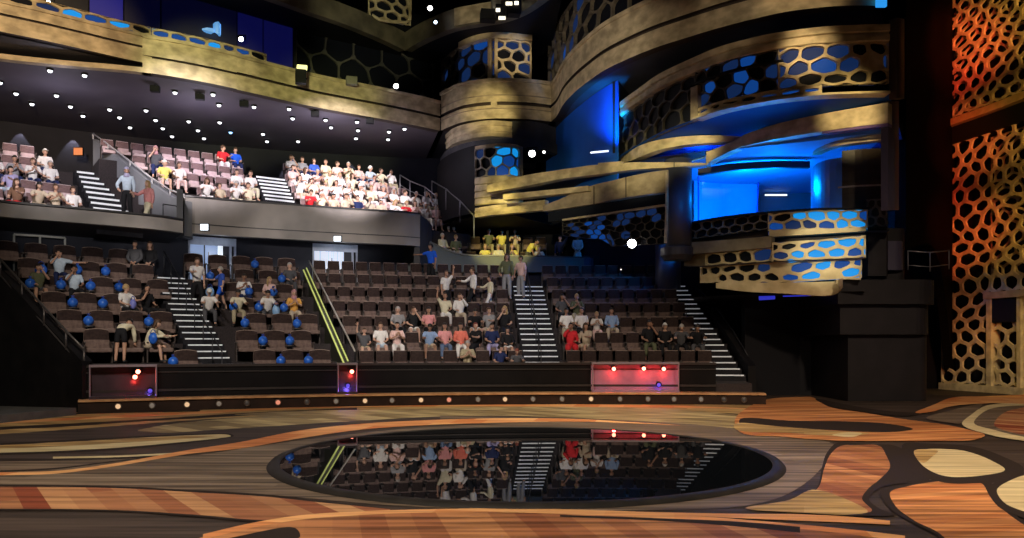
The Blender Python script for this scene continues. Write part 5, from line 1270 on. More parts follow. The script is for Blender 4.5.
# ================================================================== LAMPS AND STAGE LIGHTS
def lamp(px, py, Y, r, label, e=14, group=None, col=(1, 0.98, 0.94)):
    q = P(px, py, Y); t = thing('spotlight', label, 'spotlight', q, 0)
    d = (Vector((0.2, 10, 1.0))-q).normalized()
    bm = bmesh.new(); lathe(bm, [(r*0.7, -0.42), (r*1.15, -0.36), (r*1.2, -0.02), (r*1.35, 0.0), (r*1.35, 0.04), (r*1.1, 0.04)], q, 14, d); link('housing', mesh_of('housing', bm, True), BLACK, t)
    bm = bmesh.new(); lathe(bm, [(r*1.05, 0.0), (r*1.0, 0.05), (r*0.6, 0.10), (0, 0.12)], q, 14, d); link('lens', mesh_of('lens', bm, True), glow('lens_%d' % int(e), col, e), t)
    bm = bmesh.new(); s_ = r*1.6; tube(bm, [q+Vector((-s_, 0.1, 0)), q+Vector((-s_, 0.1, s_*1.3)), q+Vector((s_, 0.1, s_*1.3)), q+Vector((s_, 0.1, 0))], 0.025); link('yoke', mesh_of('yoke', bm), BLACK, t)
    return t
lamp(48, 3.5, 27.0, 0.10, 'bright white spotlight hanging at the upper left above the gold gallery')
lamp(241, 39, 31.5, 0.09, 'bright white spotlight above the gallery beside the blue window')
lamp(159, 20, 30.5, 0.06, 'small dim white spotlight left of the blue window middle', 5)
lamp(132, 25.5, 29.5, 0.04, 'tiny white lamp just above the gallery rail, left of two', 4); lamp(138, 26, 29.5, 0.04, 'tiny white lamp just above the gallery rail, right of two', 4)
lamp(198, 24, 31, 0.05, 'tiny white lamp left of the blue lit seat on the gallery', 4)
lamp(396, 86, 33.5, 0.10, 'bright white spotlight above the gold gallery near the drum', 10)
lamp(430, 8, 33.5, 0.10, 'white spotlight hanging between lattice panel and lit gold front near the ceiling', 8); lamp(435.5, 22, 33.5, 0.07, 'lower bluish white spotlight beside the lit gold front near the ceiling', 6, col=(0.7, 0.85, 1))
lamp(632, 243.5, 28.0, 0.15, 'very bright white lamp over the doorway below the dim lattice panel', 20)
lamp(532, 153.5, 32.2, 0.13, 'bright white lamp right of the blue lit tower window', 14); lamp(544, 152, 32.4, 0.06, 'small faint lamp right of the bright lamp by the tower', 3)
lamp(621, 269.5, 32.5, 0.03, 'tiny reddish white lamp on the dark wall behind the right lower block', 2, col=(1, 0.7, 0.6))
# stage light cluster at the top centre
tcl = thing('light_cluster', 'cluster of boxy stage lights and a speaker hanging at the top centre', 'stage light', P(495, 5, 32))
for nm, c, s_, m in (('black_head', (488, 16), (0.62, 0.5, 0.42), BLACK), ('grey_head', (496, 4), (0.36, 0.4, 0.5), noisy('head_grey', (0.3, 0.29, 0.27), (0.4, 0.38, 0.35), 4, 0.5)), ('black_box', (514, 8), (0.52, 0.5, 0.62), BLACK), ('centre_box', (500, 11), (0.42, 0.4, 0.42), BLACK)):
    bm = bmesh.new(); box(bm, P(c[0], c[1], 32), s_, 0.15, 0.04); link(nm, mesh_of(nm, bm), m, tcl)
for c, w_, h_, e in (((509, 3.5), 0.26, 0.13, 2.0), ((516.5, 3), 0.16, 0.13, 2.5), ((502, 18), 0.28, 0.13, 1.6), ((498, 10), 0.16, 0.13, 3)):
    bm = bmesh.new(); box(bm, P(c[0], c[1], 31.7), (w_, 0.06, h_), 0, 0.015); link('lens', mesh_of('lens', bm), glow('lens_warm_%d' % int(e*10), (1, 0.92, 0.7), e), tcl)
bm = bmesh.new(); tube(bm, [P(480, -6, 32.2), P(522, -6, 32.2)], 0.05); tube(bm, [P(496, 3, 32.2), P(496, -6, 32.2)], 0.03); tube(bm, [P(513, 3, 32.2), P(513, -6, 32.2)], 0.03); link('pipe', mesh_of('pipe', bm), BLACK, tcl)
# boxes clipped to the gallery front
def clip_box(px0, px1, y0, y1, Y, label, m, cap=None):
    q = P((px0+px1)/2, (y0+y1)/2, Y); s_ = Y/F; t = thing('gallery_box', label, 'stage light', q)
    bm = bmesh.new(); box(bm, q, ((px1-px0)*s_, 0.3, (y1-y0)*s_), 0.3, 0.03); link('body', mesh_of('body', bm), m, t)
    bm = bmesh.new(); tube(bm, [q+Vector((0, 0.1, 0)), q+Vector((0.1, 0.5, 0.1))], 0.03); link('clamp', mesh_of('clamp', bm), BLACK, t)
    if cap:
        bm = bmesh.new(); box(bm, P(*cap[0], Y-0.05), (cap[1]*s_, 0.3, cap[2]*s_), 0.3, 0.02); link('lit_top', mesh_of('lit_top', bm), glow('lit_yellow', (1, 0.95, 0.35), 1.6), t)
clip_box(295.5, 306, 70, 84, 30.3, 'black lamp box with a yellow lit top clipped to the gold gallery front', BLACK, ((302, 67.5), 10, 3))
clip_box(346, 357, 77, 85, 32.2, 'grey box speaker on the rail of the gold gallery', noisy('box_grey', (0.16, 0.15, 0.13), (0.22, 0.2, 0.18), 3, 0.6))  # a speaker, built like the lamp box beside it
ls = thing('blue_lit_seat', 'small pale seat lit light blue on the dark gallery beside the blue window', 'seat', P(213, 33, 31))
LBL = base('seat_blue_glow', (0.35, 0.5, 0.75), 0.5, emit=(0.12, 0.45, 1.0), es=0.55)  # blue light falling on the seat put in as a glow
bm = bmesh.new(); taper(bm, [(213, 24, 32, 31.2), (215.5, 22, 33, 31.0), (218.5, 21.5, 34, 31.0)], 0.25); link('backrest', mesh_of('backrest', bm), LBL, ls)
bm = bmesh.new(); taper(bm, [(202, 28.6, 30, 30.8), (207, 27.6, 30.5, 30.8), (214, 28.5, 32.5, 31.0)], 0.35); link('seat', mesh_of('seat', bm), LBL, ls)
# signs
exit_sign(204.5, 227.3, 27.9, 'bright white illuminated sign on the balcony front above the left door', 7.5, 6)
exit_sign(337.5, 238.8, 30.5, 'bright white illuminated sign on the balcony front above the curtained door', 7, 5)
exit_sign(78.3, 151.5, 33.8, 'glowing orange red illuminated sign on the dark wall behind the far left balcony block', 8.5, 7, glow('sign_orange', (1, 0.30, 0.10), 0.9))
# ================================================================== PEOPLE
CL = {'white': (0.82, 0.79, 0.78), 'pale pink': (0.80, 0.55, 0.52), 'cream': (0.76, 0.70, 0.52), 'beige': (0.58, 0.48, 0.36), 'grey': (0.30, 0.30, 0.32), 'dark grey': (0.09, 0.09, 0.10), 'black': (0.015, 0.015, 0.018),
      'olive': (0.13, 0.14, 0.08), 'blue': (0.05, 0.12, 0.55), 'bright blue': (0.02, 0.12, 0.75), 'light blue': (0.32, 0.46, 0.74), 'pale blue': (0.52, 0.62, 0.74), 'navy': (0.02, 0.03, 0.10), 'red': (0.65, 0.03, 0.04), 'coral': (0.85, 0.22, 0.16),
      'pink': (0.80, 0.35, 0.36), 'yellow': (0.78, 0.68, 0.18), 'orange': (0.80, 0.42, 0.10), 'lilac': (0.42, 0.38, 0.62), 'brown': (0.20, 0.11, 0.07), 'khaki': (0.42, 0.36, 0.24), 'denim': (0.14, 0.2, 0.34), 'green': (0.25, 0.38, 0.14)}
def cloth(n): return noisy('cloth_'+n.replace(' ', '_'), tuple(c*0.86 for c in CL[n]), CL[n], 12, 0.85, spec=0.2)
SKN = [noisy('skin_%d' % i, tuple(x*0.92 for x in c), c, 8, 0.55) for i, c in enumerate([(0.60, 0.36, 0.26), (0.50, 0.28, 0.19), (0.36, 0.19, 0.12), (0.20, 0.10, 0.065)])]
HRC = {'dark': (0.018, 0.012, 0.01), 'brown': (0.08, 0.04, 0.02), 'blond': (0.45, 0.30, 0.13), 'grey': (0.42, 0.40, 0.38), 'white': (0.8, 0.78, 0.75), 'red': (0.22, 0.05, 0.03), 'lilac': (0.45, 0.42, 0.62), 'pink': (0.6, 0.3, 0.32)}
def hairm(n): return noisy('hair_'+n, tuple(x*0.8 for x in HRC[n]), HRC[n], 25, 0.6)
EYE = base('eye_dark', (0.02, 0.015, 0.012), 0.2); LIP = base('lip', (0.36, 0.13, 0.11), 0.5); SHOE = {n: base('shoe_'+n, c, 0.5) for n, c in {'dark': (0.02, 0.02, 0.022), 'white': (0.7, 0.7, 0.68)}.items()}

def V(*a): return Vector(a)
def skel(sit, lean=0.0, arms=('lap', 'lap'), yaw=0, nod=0, legs=None, walk=False, bend=0.0, shift=0.0):
    """joint positions; figure faces -Y, its right side is -X; origin on the floor under the hips"""
    J = {}
    ph = 0.545 if sit else 0.93
    J['pel'] = V(shift, 0, ph)
    def up(d, back=0.0):      # point d up the spine, with forward lean
        a = lean+bend*min(1, d/0.25)
        return J['pel']+V(0, -math.sin(a)*d+back, math.cos(a)*d)
    J['bel'] = up(0.17, 0.012); J['che'] = up(0.36, 0.012); J['nec'] = up(0.505, 0.0); hb = up(0.575, -0.012)
    J['hb'] = hb
    a = (lean+bend)*0.6
    J['hd'] = hb+V(0, -math.sin(a)*0.10-0.012, math.cos(a)*0.10)
    J['hrot'] = Matrix.Rotation(math.radians(yaw), 3, 'Z') @ Matrix.Rotation(a*0.7+math.radians(nod), 3, 'X')
    for s, n in ((1, 'L'), (-1, 'R')):
        arm = arms[0] if n == 'L' else arms[1]
        sh = up(0.45, 0.0)+V(s*0.175, 0, 0); J['sh'+n] = sh
        if arm == 'lap': el = sh+V(s*0.06, -0.07, -0.26); wr = el+V(-s*0.09, -0.20, -0.05); hv = V(-s*0.5, -0.8, -0.15)
        elif arm == 'clap': el = sh+V(s*0.07, -0.12, -0.24); wr = V(s*0.05, sh.y-0.30, sh.z-0.12); hv = V(-s*0.2, -0.4, 0.8)
        elif arm == 'face': el = sh+V(s*0.09, -0.20, -0.15); wr = J['hd']+V(s*0.07, -0.13, -0.08); hv = V(-s*0.25, 0.1, 0.95)
        elif arm == 'up': el = sh+V(s*0.13, -0.06, 0.20); wr = el+V(-s*0.02, -0.06, 0.23); hv = V(0, -0.1, 1)
        elif arm == 'fore': el = sh+V(s*0.07, -0.20, -0.18); wr = el+V(-s*0.02, -0.24, 0.02); hv = V(0, -1, 0.05)
        elif arm == 'side': el = sh+V(s*0.27, -0.03, -0.06); wr = el+V(s*0.24, -0.06, 0.01); hv = V(s, -0.1, 0)
        elif arm == 'hip': el = sh+V(s*0.15, 0.02, -0.24); wr = el+V(-s*0.08, -0.14, -0.17); hv = V(-s*0.6, -0.5, -0.5)
        elif arm == 'down': el = sh+V(s*0.05, 0.01, -0.28); wr = el+V(s*0.0, -0.05, -0.24); hv = V(0, -0.1, -1)
        elif arm == 'hang': el = sh+V(s*0.03, -0.02, -0.27); wr = el+V(-s*0.02, -0.10, -0.22); hv = V(-s*0.1, -0.4, -0.9)
        elif arm == 'front': el = sh+V(s*0.05, -0.05, -0.27); wr = V(s*0.04+shift, sh.y-0.20, sh.z-0.42); hv = V(-s*0.7, -0.5, -0.4)
        J['el'+n], J['wr'+n], J['hv'+n] = el, wr, hv.normalized()
        hp = J['pel']+V(s*0.085, 0, -0.03); J['hip'+n] = hp
        if sit:
            k = legs or 0.0
            kn = hp+V(s*(0.05+0.05*k), -0.43, 0.0); an = V(kn.x+s*0.01, kn.y-0.03+0.06*k*s, 0.085)
        elif walk:
            kn = hp+V(s*0.01, -0.16*s-0.06, -0.40); an = V(hp.x+s*0.015, -0.20*s+0.06, 0.085)
        else:
            kn = hp+V(s*0.02, -0.025+bend*0.03, -0.41); an = V(hp.x+s*0.03, 0.03+bend*0.05, 0.085)
        J['kn'+n], J['an'+n] = kn, an
        J['to'+n] = an+V(s*0.03, -0.15, -0.055)
    return J

def skinmesh(name, nodes, edges, root, sub=1):
    ix = {k: i for i, k in enumerate(nodes)}
    me = bpy.data.meshes.new(name); me.from_pydata([nodes[k][0] for k in nodes], [(ix[a], ix[b]) for a, b in edges], [])
    o = bpy.data.objects.new(name, me); COL.objects.link(o)
    m = o.modifiers.new('s', 'SKIN'); m.use_smooth_shade = True
    for k, d in zip(nodes, me.skin_vertices[0].data):
        r = nodes[k][1]; d.radius = r if isinstance(r, tuple) else (r, r); d.use_root = (k == root)
    if sub:
        q = o.modifiers.new('u', 'SUBSURF'); q.levels = sub; q.render_levels = sub
    dg = bpy.context.evaluated_depsgraph_get()
    out = bpy.data.meshes.new_from_object(o.evaluated_get(dg)); out.name = name
    bpy.data.objects.remove(o); bpy.data.meshes.remove(me)
    return out

def head_bm(bm, J):
    """skull with jaw, nose, ears, eyes and mouth; appended to bm; eyes/lips carry material 1/2"""
    M = Matrix.Translation(J['hd']) @ J['hrot'].to_4x4()
    vs = ball(bm, (0, 0, 0), (0.076, 0.096, 0.118), 14, 12)
    for v in vs:
        c = v.co
        if c.z < -0.02: c.x *= 1+c.z*2.3; c.y = c.y*(1+c.z*0.8)-0.012*(-c.z/0.1)
        if c.y < -0.06 and abs(c.x) < 0.02 and -0.045 < c.z < 0.012: c.y -= 0.024
        if c.y < -0.06 and 0.02 < abs(c.x) < 0.05 and -0.005 < c.z < 0.03: c.y += 0.008
        v.co = M @ c
    def bit(c, r, mi, u=6, w=5):
        vv = ball(bm, c, r, u, w)
        for v in vv: v.co = M @ v.co
        for f in {f for v in vv for f in v.link_faces}: f.material_index = mi
    for s in (-1, 1):
        bit((s*0.079, 0.006, -0.006), (0.012, 0.02, 0.032), 0)
        bit((s*0.031, -0.083, 0.012), (0.013, 0.010, 0.008), 1)
    bit((0, -0.097, -0.022), (0.013, 0.017, 0.018), 0)
    bit((0, -0.088, -0.062), (0.024, 0.010, 0.007), 2)
def hand_bm(bm, w, hv, s):
    """palm, four unequal bent fingers and a thumb leaving the side of the palm"""
    hv = hv.normalized(); side = hv.cross(V(0, 0, 1)) if abs(hv.z) < 0.9 else hv.cross(V(0, 1, 0))
    side = side.normalized()*s; nr = hv.cross(side).normalized()
    tube(bm, [w-hv*0.01, w+hv*0.035, w+hv*0.085], 0.027, 6, 0.036)
    for i, L_ in enumerate((0.068, 0.078, 0.072, 0.056)):
        b = w+hv*0.078+side*(0.028-0.019*i)
        tube(bm, [b, b+hv*L_*0.55+nr*0.008, b+hv*L_*0.9+nr*0.03], 0.0095, 5, 0.0075)
    b = w+hv*0.025+side*0.028
    tube(bm, [b, b+side*0.03+hv*0.025, b+side*0.035+hv*0.06+nr*0.012], 0.0115, 5, 0.009)

def add_mesh(bm, me):
    bm.from_mesh(me); bpy.data.meshes.remove(me)
def build_pose(key, **kw):
    J = skel(**kw); D = {'J': J}
    sl = ('L', 'R')
    N = {'pel': (J['pel'], (0.115, 0.09)), 'bel': (J['bel'], (0.10, 0.075)), 'che': (J['che'], (0.115, 0.08)), 'nec': (J['nec'], 0.055), 'hb': (J['hb']+V(0, 0, 0.03), 0.052)}
    E = [('pel', 'bel'), ('bel', 'che'), ('che', 'nec'), ('nec', 'hb')]
    for n in sl:
        N['sh'+n] = (J['sh'+n], 0.056); N['el'+n] = (J['el'+n], 0.042); N['wr'+n] = (J['wr'+n], 0.028)
        N['hip'+n] = (J['hip'+n], 0.08); N['kn'+n] = (J['kn'+n], 0.062); N['an'+n] = (J['an'+n], 0.04); N['to'+n] = (J['to'+n], (0.035, 0.03))
        E += [('che', 'sh'+n), ('sh'+n, 'el'+n), ('el'+n, 'wr'+n), ('pel', 'hip'+n), ('hip'+n, 'kn'+n), ('kn'+n, 'an'+n), ('an'+n, 'to'+n)]
    bm = bmesh.new(); add_mesh(bm, skinmesh('b', N, E, 'pel'))
    for n, s in (('L', -1), ('R', 1)): hand_bm(bm, J['wr'+n], J['hv'+n], s)
    head_bm(bm, J)
    D['body'] = mesh_of('body', bm, True)
    for _ in range(3): D['body'].materials.append(SKN[0] if _ == 0 else (EYE if _ == 1 else LIP))
    # shirt, short or long sleeved
    for nm, ext in (('shirt', 0.55), ('jacket', 0.93)):
        N2 = {'pel': (J['pel']+(J['pel']-J['bel'])*0.35, (0.172, 0.142)), 'bel': (J['bel'], (0.152, 0.125)), 'che': (J['che'], (0.172, 0.128)), 'nec': (J['nec']+(J['che']-J['nec'])*0.15, 0.082)}
        E2 = [('pel', 'bel'), ('bel', 'che'), ('che', 'nec')]
        for n in sl:
            N2['sh'+n] = (J['sh'+n], 0.083); E2 += [('che', 'sh'+n)]
            if nm == 'jacket':
                N2['el'+n] = (J['el'+n], 0.06); N2['wr'+n] = (J['el'+n].lerp(J['wr'+n], 0.9), 0.045); E2 += [('sh'+n, 'el'+n), ('el'+n, 'wr'+n)]
            else:
                N2['el'+n] = (J['sh'+n].lerp(J['el'+n], 0.85), 0.064); E2 += [('sh'+n, 'el'+n)]
        D[nm] = skinmesh(nm, N2, E2, 'pel')
    for nm in ('trousers', 'shorts', 'skirt'):
        N3 = {'pel': (J['pel'], (0.165, 0.132)), 'wa': (J['pel'].lerp(J['bel'], 0.55), (0.145, 0.118))}
        E3 = [('pel', 'wa')]
        for n in sl:
            N3['hip'+n] = (J['hip'+n], 0.113); E3 += [('pel', 'hip'+n)]
            if nm == 'trousers':
                N3['kn'+n] = (J['kn'+n], 0.082); N3['an'+n] = (J['kn'+n].lerp(J['an'+n], 0.92), 0.066); E3 += [('hip'+n, 'kn'+n), ('kn'+n, 'an'+n)]
            elif nm == 'shorts':
                N3['kn'+n] = (J['hip'+n].lerp(J['kn'+n], 0.82), 0.092); E3 += [('hip'+n, 'kn'+n)]
            else:
                N3['kn'+n] = (J['kn'+n].lerp(J['kn'+('R' if n == 'L' else 'L')], 0.12), 0.125); N3['an'+n] = (J['kn'+n].lerp(J['an'+n], 0.45), 0.115); E3 += [('hip'+n, 'kn'+n), ('kn'+n, 'an'+n)]
        D[nm] = skinmesh(nm, N3, E3, 'pel')
    for i, n in enumerate(sl):
        bm = bmesh.new(); a, t = J['an'+n], J['to'+n]
        vv = ball(bm, (0, 0, 0), (0.05, 0.135, 0.048), 10, 8)
        for v in vv:
            if v.co.z < -0.02: v.co.z = -0.03
            if v.co.y < 0: v.co.z *= 0.8
            v.co += a.lerp(t, 0.45)
            v.co.z = max(v.co.z, 0.0) if v.co.z < 0.0 else v.co.z
        D['shoe'+n] = mesh_of('shoe', bm, True)
    # hair kinds in head space
    M = Matrix.Translation(J['hd']) @ J['hrot'].to_4x4()
    for nm in ('short', 'long', 'bun', 'scarf', 'cap'):
        bm = bmesh.new(); g = 0.012 if nm != 'scarf' else 0.02
        vv = ball(bm, (0, 0.008, 0.012), (0.080+g, 0.098+g, 0.116+g), 16, 12)
        low = {'short': -0.035, 'long': -0.2, 'bun': -0.05, 'scarf': -0.2, 'cap': 0.02}[nm]
        brow = {'short': 0.055, 'long': 0.06, 'bun': 0.065, 'scarf': 0.06, 'cap': 0.035}[nm]
        dead = [f for f in bm.faces if (lambda c: (c.z < low) or (c.y < -0.028 and c.z < brow and (abs(c.x) < 0.085)))(f.calc_center_median())]
        bmesh.ops.delete(bm, geom=dead, context='FACES')
        if nm == 'long':
            for s in (-1, 0, 1): tube(bm, [V(s*0.062, 0.05-abs(s)*0.03, 0.02), V(s*0.075, 0.075-abs(s)*0.045, -0.12), V(s*0.07, 0.085-abs(s)*0.06, -0.25)], 0.05, 8, 0.028)
        if nm == 'bun': ball(bm, (0, 0.10, 0.07), (0.045, 0.045, 0.045), 8, 6)
        if nm == 'scarf':
            tube(bm, [V(0, 0.02, -0.08), V(0, 0.015, -0.15), V(0, 0.02, -0.21)], 0.085, 10, 0.12)
        if nm == 'cap':
            box(bm, (0, -0.125, 0.045), (0.13, 0.10, 0.012), 0, 0.004)
        for v in bm.verts: v.co = M @ v.co
        D['hair_'+nm] = mesh_of('hair', bm, True)
    POSES[key] = D
POSES = {}
build_pose('sit', sit=True, lean=-0.10, yaw=8)
build_pose('sit2', sit=True, lean=-0.05, yaw=-25, arms=('lap', 'lap'), legs=0.6)
build_pose('clap', sit=True, lean=0.05, arms=('clap', 'clap'))
build_pose('face', sit=True, lean=0.0, arms=('face', 'lap'), yaw=10)
build_pose('face2', sit=True, lean=0.05, arms=('lap', 'face'), yaw=-15, legs=0.4)
build_pose('lean', sit=True, lean=0.42, arms=('fore', 'fore'), nod=10, legs=0.5)
build_pose('armup', sit=True, lean=-0.05, arms=('lap', 'up'), yaw=5)
build_pose('side', sit=True, lean=0.0, arms=('side', 'face'), yaw=20)
build_pose('turn', sit=True, lean=0.05, arms=('fore', 'lap'), yaw=60)
build_pose('stand', sit=False, arms=('down', 'hip'), yaw=15)
build_pose('front', sit=False, arms=('front', 'front'))
build_pose('walk', sit=False, arms=('down', 'fore'), walk=True)
build_pose('reach', sit=False, arms=('up', 'down'), yaw=-15)
build_pose('bow', sit=False, bend=0.85, arms=('hang', 'hang'), nod=10)
build_pose('bowdeep', sit=False, bend=1.25, arms=('hang', 'hang'), nod=20)
build_pose('wide', sit=False, arms=('down', 'side'), yaw=-10)
PSAY = {'sit': 'hands on lap', 'sit2': 'head turned', 'clap': 'hands together', 'face': 'hand at face', 'face2': 'hand at face', 'lean': 'leaning forward', 'armup': 'arm raised', 'side': 'arm stretched out', 'turn': 'turned sideways'}

def person(loc, rz, pose, top, legs='trousers', legc='navy', hair='short', hc='dark', sk=0, sc=0.97, label='', group=None, shoes=False, sleeve='shirt', shoec='dark'):
    D = POSES[pose]
    t = thing('person', label, 'person', loc, rz, group); t.scale = (sc, sc, sc)
    def part(nm, me, mt):
        if len(me.materials) == 0: me.materials.append(mt)
        o = bpy.data.objects.new(nm, me); COL.objects.link(o); o.parent = t
        o.material_slots[0].link = 'OBJECT'; o.material_slots[0].material = mt
        return o
    part('body', D['body'], SKN[sk]); part('hair' if hair not in ('scarf', 'cap') else ('headscarf' if hair == 'scarf' else 'hat'), D['hair_'+hair], hairm(hc))
    part(sleeve, D[sleeve], cloth(top)); part(legs, D[legs], cloth(legc))
    if shoes:
        for n in 'LR': part('shoe', D['shoe'+n], SHOE[shoec])
    return t

TAKEN = set()
SECSAY = {'VL': 'far left lower block', 'VM': 'block left of yellow railing', 'C': 'centre block', 'R': 'right lower block', 'UL': 'far left balcony block', 'UM': 'middle balcony block', 'UR': 'right balcony block', 'LG': 'loge box'}
SEATRZ = {}
def seated(sec, row, px, pose, top, legs='trousers', legc='navy', hair='short', hc='dark', sk=0, sc=0.96, yaw=0, snap=True, label=None, sleeve='shirt', shoes=False, fwd=0.20, dz=0.0, group=None):
    pa, z, u0, pitch, n = SEATS[sec, row]
    u = pa.u_px(px)
    i = min(max(int((u-u0)/pitch), 0), n-1)
    if snap:
        for d in (0, 1, -1, 2, -2, 3, -3):
            if 0 <= i+d < n and (sec, row, i+d) not in TAKEN: i += d; break
        else: return None
        TAKEN.add((sec, row, i)); u = u0+(i+0.5)*pitch
    q = pa.at(u); nn = pa.nrm(u); q = q+nn*fwd
    lab = label or f'person in {top} top, {PSAY[pose]}, {ordw(i+1)} seat of {rowname(row)}, {SECSAY[sec]}'
    return person((q.x, q.y, z+dz), face_rz(nn)+math.radians(yaw), pose, top, legs, legc, hair, hc, sk, sc, lab, group or f'spectators in {SECSAY[sec]}', shoes, sleeve)

# ---- lower left armchairs
nb = dict(snap=False, shoes=True)
seated('VL', 5, 58, 'side', 'pale blue', hair='cap', hc='dark', sk=1, yaw=-5, label='person in pale blue shirt, one arm stretched out, far left armchairs', **nb)
seated('VL', 4, 37, 'face', 'olive', 'shorts', 'dark grey', sk=1, label='person in olive shirt with hand at mouth, sitting by a blue bundle at far left', **nb)
seated('VL', 4, 73, 'face2', 'pale blue', 'trousers', 'black', sk=2, label='person in pale grey blue shirt holding a hand to the face, far left armchairs', **nb)
seated('VL', 3, 124, 'turn', 'white', 'trousers', 'black', hair='short', hc='blond', yaw=25, label='person in white shirt turned right, sitting beside the drinking person near the left stairs', **nb)
seated('VL', 3, 145, 'face2', 'black', 'trousers', 'black', hair='bun', sk=1, yaw=25, label='person in black top drinking from a raised hand beside the left stairs', **nb)
seated('VL', 1, 147, 'lean', 'cream', 'shorts', 'beige', hair='long', hc='brown', yaw=55, sc=1.0, sleeve='jacket', label='person in cream top sitting sideways bent over a blue bag', **nb)
q = Vector(lowpt(121, 1, -0.55)); person((q.x, q.y, LOW_Z[1]), math.radians(185), 'bowdeep', 'cream', 'shorts', 'black', 'short', 'dark', 1, 1.0, 'person in cream shirt and black shorts bending over, back to the stage', 'people standing in the lower seating', True, 'jacket')
for px, tp, ps, hr, hcol, lb, lc in ((135, 'dark grey', 'front', 'short', 'dark', 'person in dark grey shirt standing behind the armchairs, left of the woman in black suit', 'black'), (150, 'black', 'front', 'long', 'brown', 'person in black suit with long hair standing atop the left stairs', 'black')):
    q = Vector(lowpt(px, 5, 0.45)); person((q.x, q.y, LOW_Z[5]+0.1), 0.15, ps, tp, 'trousers', lc, hr, hcol, 1 if px == 135 else 0, 1.0, lb, 'people standing in the lower seating', True, 'jacket')
# ---- block left of the yellow railing
q = Vector(lowpt(197, 4, -0.3)); person((q.x, q.y, LOW_Z[4]), math.radians(40), 'walk', 'white', 'trousers', 'black', 'short', 'brown', 0, 1.02, 'person in white T-shirt and black trousers standing turned right at the top left armchairs', 'people standing in the lower seating', True)
q = Vector(lowpt(221, 4, -0.4)); person((q.x, q.y, LOW_Z[4]), math.radians(-50), 'walk', 'blue', 'shorts', 'bright blue', 'short', 'grey', 0, 0.86, 'child in blue shirt and blue shorts standing facing left beside the person in white', 'people standing in the lower seating', True)
seated('VM', 3, 207, 'lean', 'white', 'trousers', 'dark grey', hair='cap', hc='white', label='person in white shirt leaning forward below the standing person in white', **nb)
seated('VM', 4, 243, 'clap', 'white', 'trousers', 'navy', sk=2, sleeve='shirt', label='person in white shirt and dark waistcoat, elbows out, upper armchairs left of railing', **nb)
seated('VM', 3, 236, 'lean', 'cream', 'trousers', 'khaki', sk=2, label='person in cream shirt leaning forward, head down, upper armchairs left of railing', **nb)
seated('VM', 4, 269, 'turn', 'pale pink', 'trousers', 'beige', hair='long', hc='blond', sc=0.9, yaw=-20, label='blond person in pale pink top sitting beside a blue bundle near the yellow railing', **nb)
seated('VM', 5, 289, 'sit', 'dark grey', 'trousers', 'dark grey', hc='grey', label='grey haired person in dark grey top in the armchairs nearest the yellow railing top', **nb)
seated('VM', 3, 266, 'lean', 'white', 'trousers', 'dark grey', sk=1, label='dark haired person in white shirt leaning forward over a light blue bag', **nb)
seated('VM', 3, 293, 'clap', 'orange', 'trousers', 'beige', hair='scarf', hc='pink', label='person in orange top with pink scarf hanging down, near the yellow railing', **nb)
# ---- centre block
c = lambda *a, **k: seated('C', *a, **k)
c(1, 350, 'armup', 'dark grey', 'shorts', 'khaki', hc='brown', sc=0.82, shoes=True)
c(1, 366, 'sit', 'white', 'shorts', 'pale blue', hc='brown', shoes=True)
c(1, 384, 'clap', 'pale pink', 'trousers', 'white', 'bun', 'dark', sk=1, shoes=True)
c(2, 390, 'sit2', 'grey', 'trousers', 'black', hc='grey')
c(2, 420, 'face', 'black', 'shorts', 'white', hc='brown'); c(2, 433, 'sit2', 'pink', 'trousers', 'black', 'long', 'dark', sk=1)
c(3, 443, 'armup', 'cream', 'trousers', 'white', 'bun', 'brown', sk=1); c(3, 457, 'face', 'white', 'trousers', 'beige', hc='brown', sleeve='jacket')
c(1, 421, 'lean', 'light blue', 'shorts', 'beige', sk=2, shoes=True); c(1, 436, 'sit', 'pink', 'trousers', 'denim', 'long', 'dark', sk=1, shoes=True)
c(1, 450, 'sit', 'coral', 'trousers', 'white', 'long', 'dark', sk=1, sleeve='jacket', shoes=True)
c(0, 467, 'clap', 'khaki', 'trousers', 'beige', hc='grey', sk=0, shoes=True)
c(2, 470, 'lean', 'black', 'shorts', 'white', hc='dark', sk=1); c(2, 485, 'turn', 'grey', 'shorts', 'beige', 'short', 'brown', yaw=-30)
c(1, 483, 'turn', 'black', 'skirt', 'black', 'bun', 'red', sk=0, yaw=-40, shoes=True); c(1, 499, 'sit2', 'navy', 'trousers', 'lilac', 'short', 'dark', sk=1, shoes=True)
c(2, 502, 'face2', 'black', 'skirt', 'black', 'long', 'blond', sc=1.0); c(1, 513, 'sit', 'black', 'shorts', 'white', 'long', 'dark', sk=1, sc=0.85, sleeve='jacket', shoes=True)
c(0, 500, 'turn', 'navy', 'trousers', 'lilac', 'short', 'dark', sk=1, sc=0.85); c(0, 517, 'lean', 'dark grey', 'trousers', 'black', 'short', 'red', sk=0, sc=0.8)
def standing(px, row, pose, rz, top, legs, legc, hair, hc, sk, sc, lab, sleeve='shirt', d=-0.35, shoec='dark'):
    q = Vector(lowpt(px, row, d)); return person((q.x, q.y, LOW_Z[row]), math.radians(rz), pose, top, legs, legc, hair, hc, sk, sc, lab, 'people standing in the lower seating', True, sleeve, shoec)
standing(446, 4, 'reach', 40, 'white', 'skirt', 'black', 'bun', 'brown', 1, 0.92, 'person in white top and black skirt standing with one arm raised in the centre block', d=-0.5)
standing(473, 4, 'walk', -65, 'white', 'trousers', 'black', 'short', 'brown', 1, 1.0, 'tall person in white shirt and dark trousers standing facing left in the centre block', sleeve='jacket', d=-0.5)
standing(490, 4, 'walk', -60, 'cream', 'trousers', 'white', 'short', 'brown', 1, 0.82, 'short person in long cream top standing between two taller people in the centre block', sleeve='jacket', d=-0.5, shoec='white')
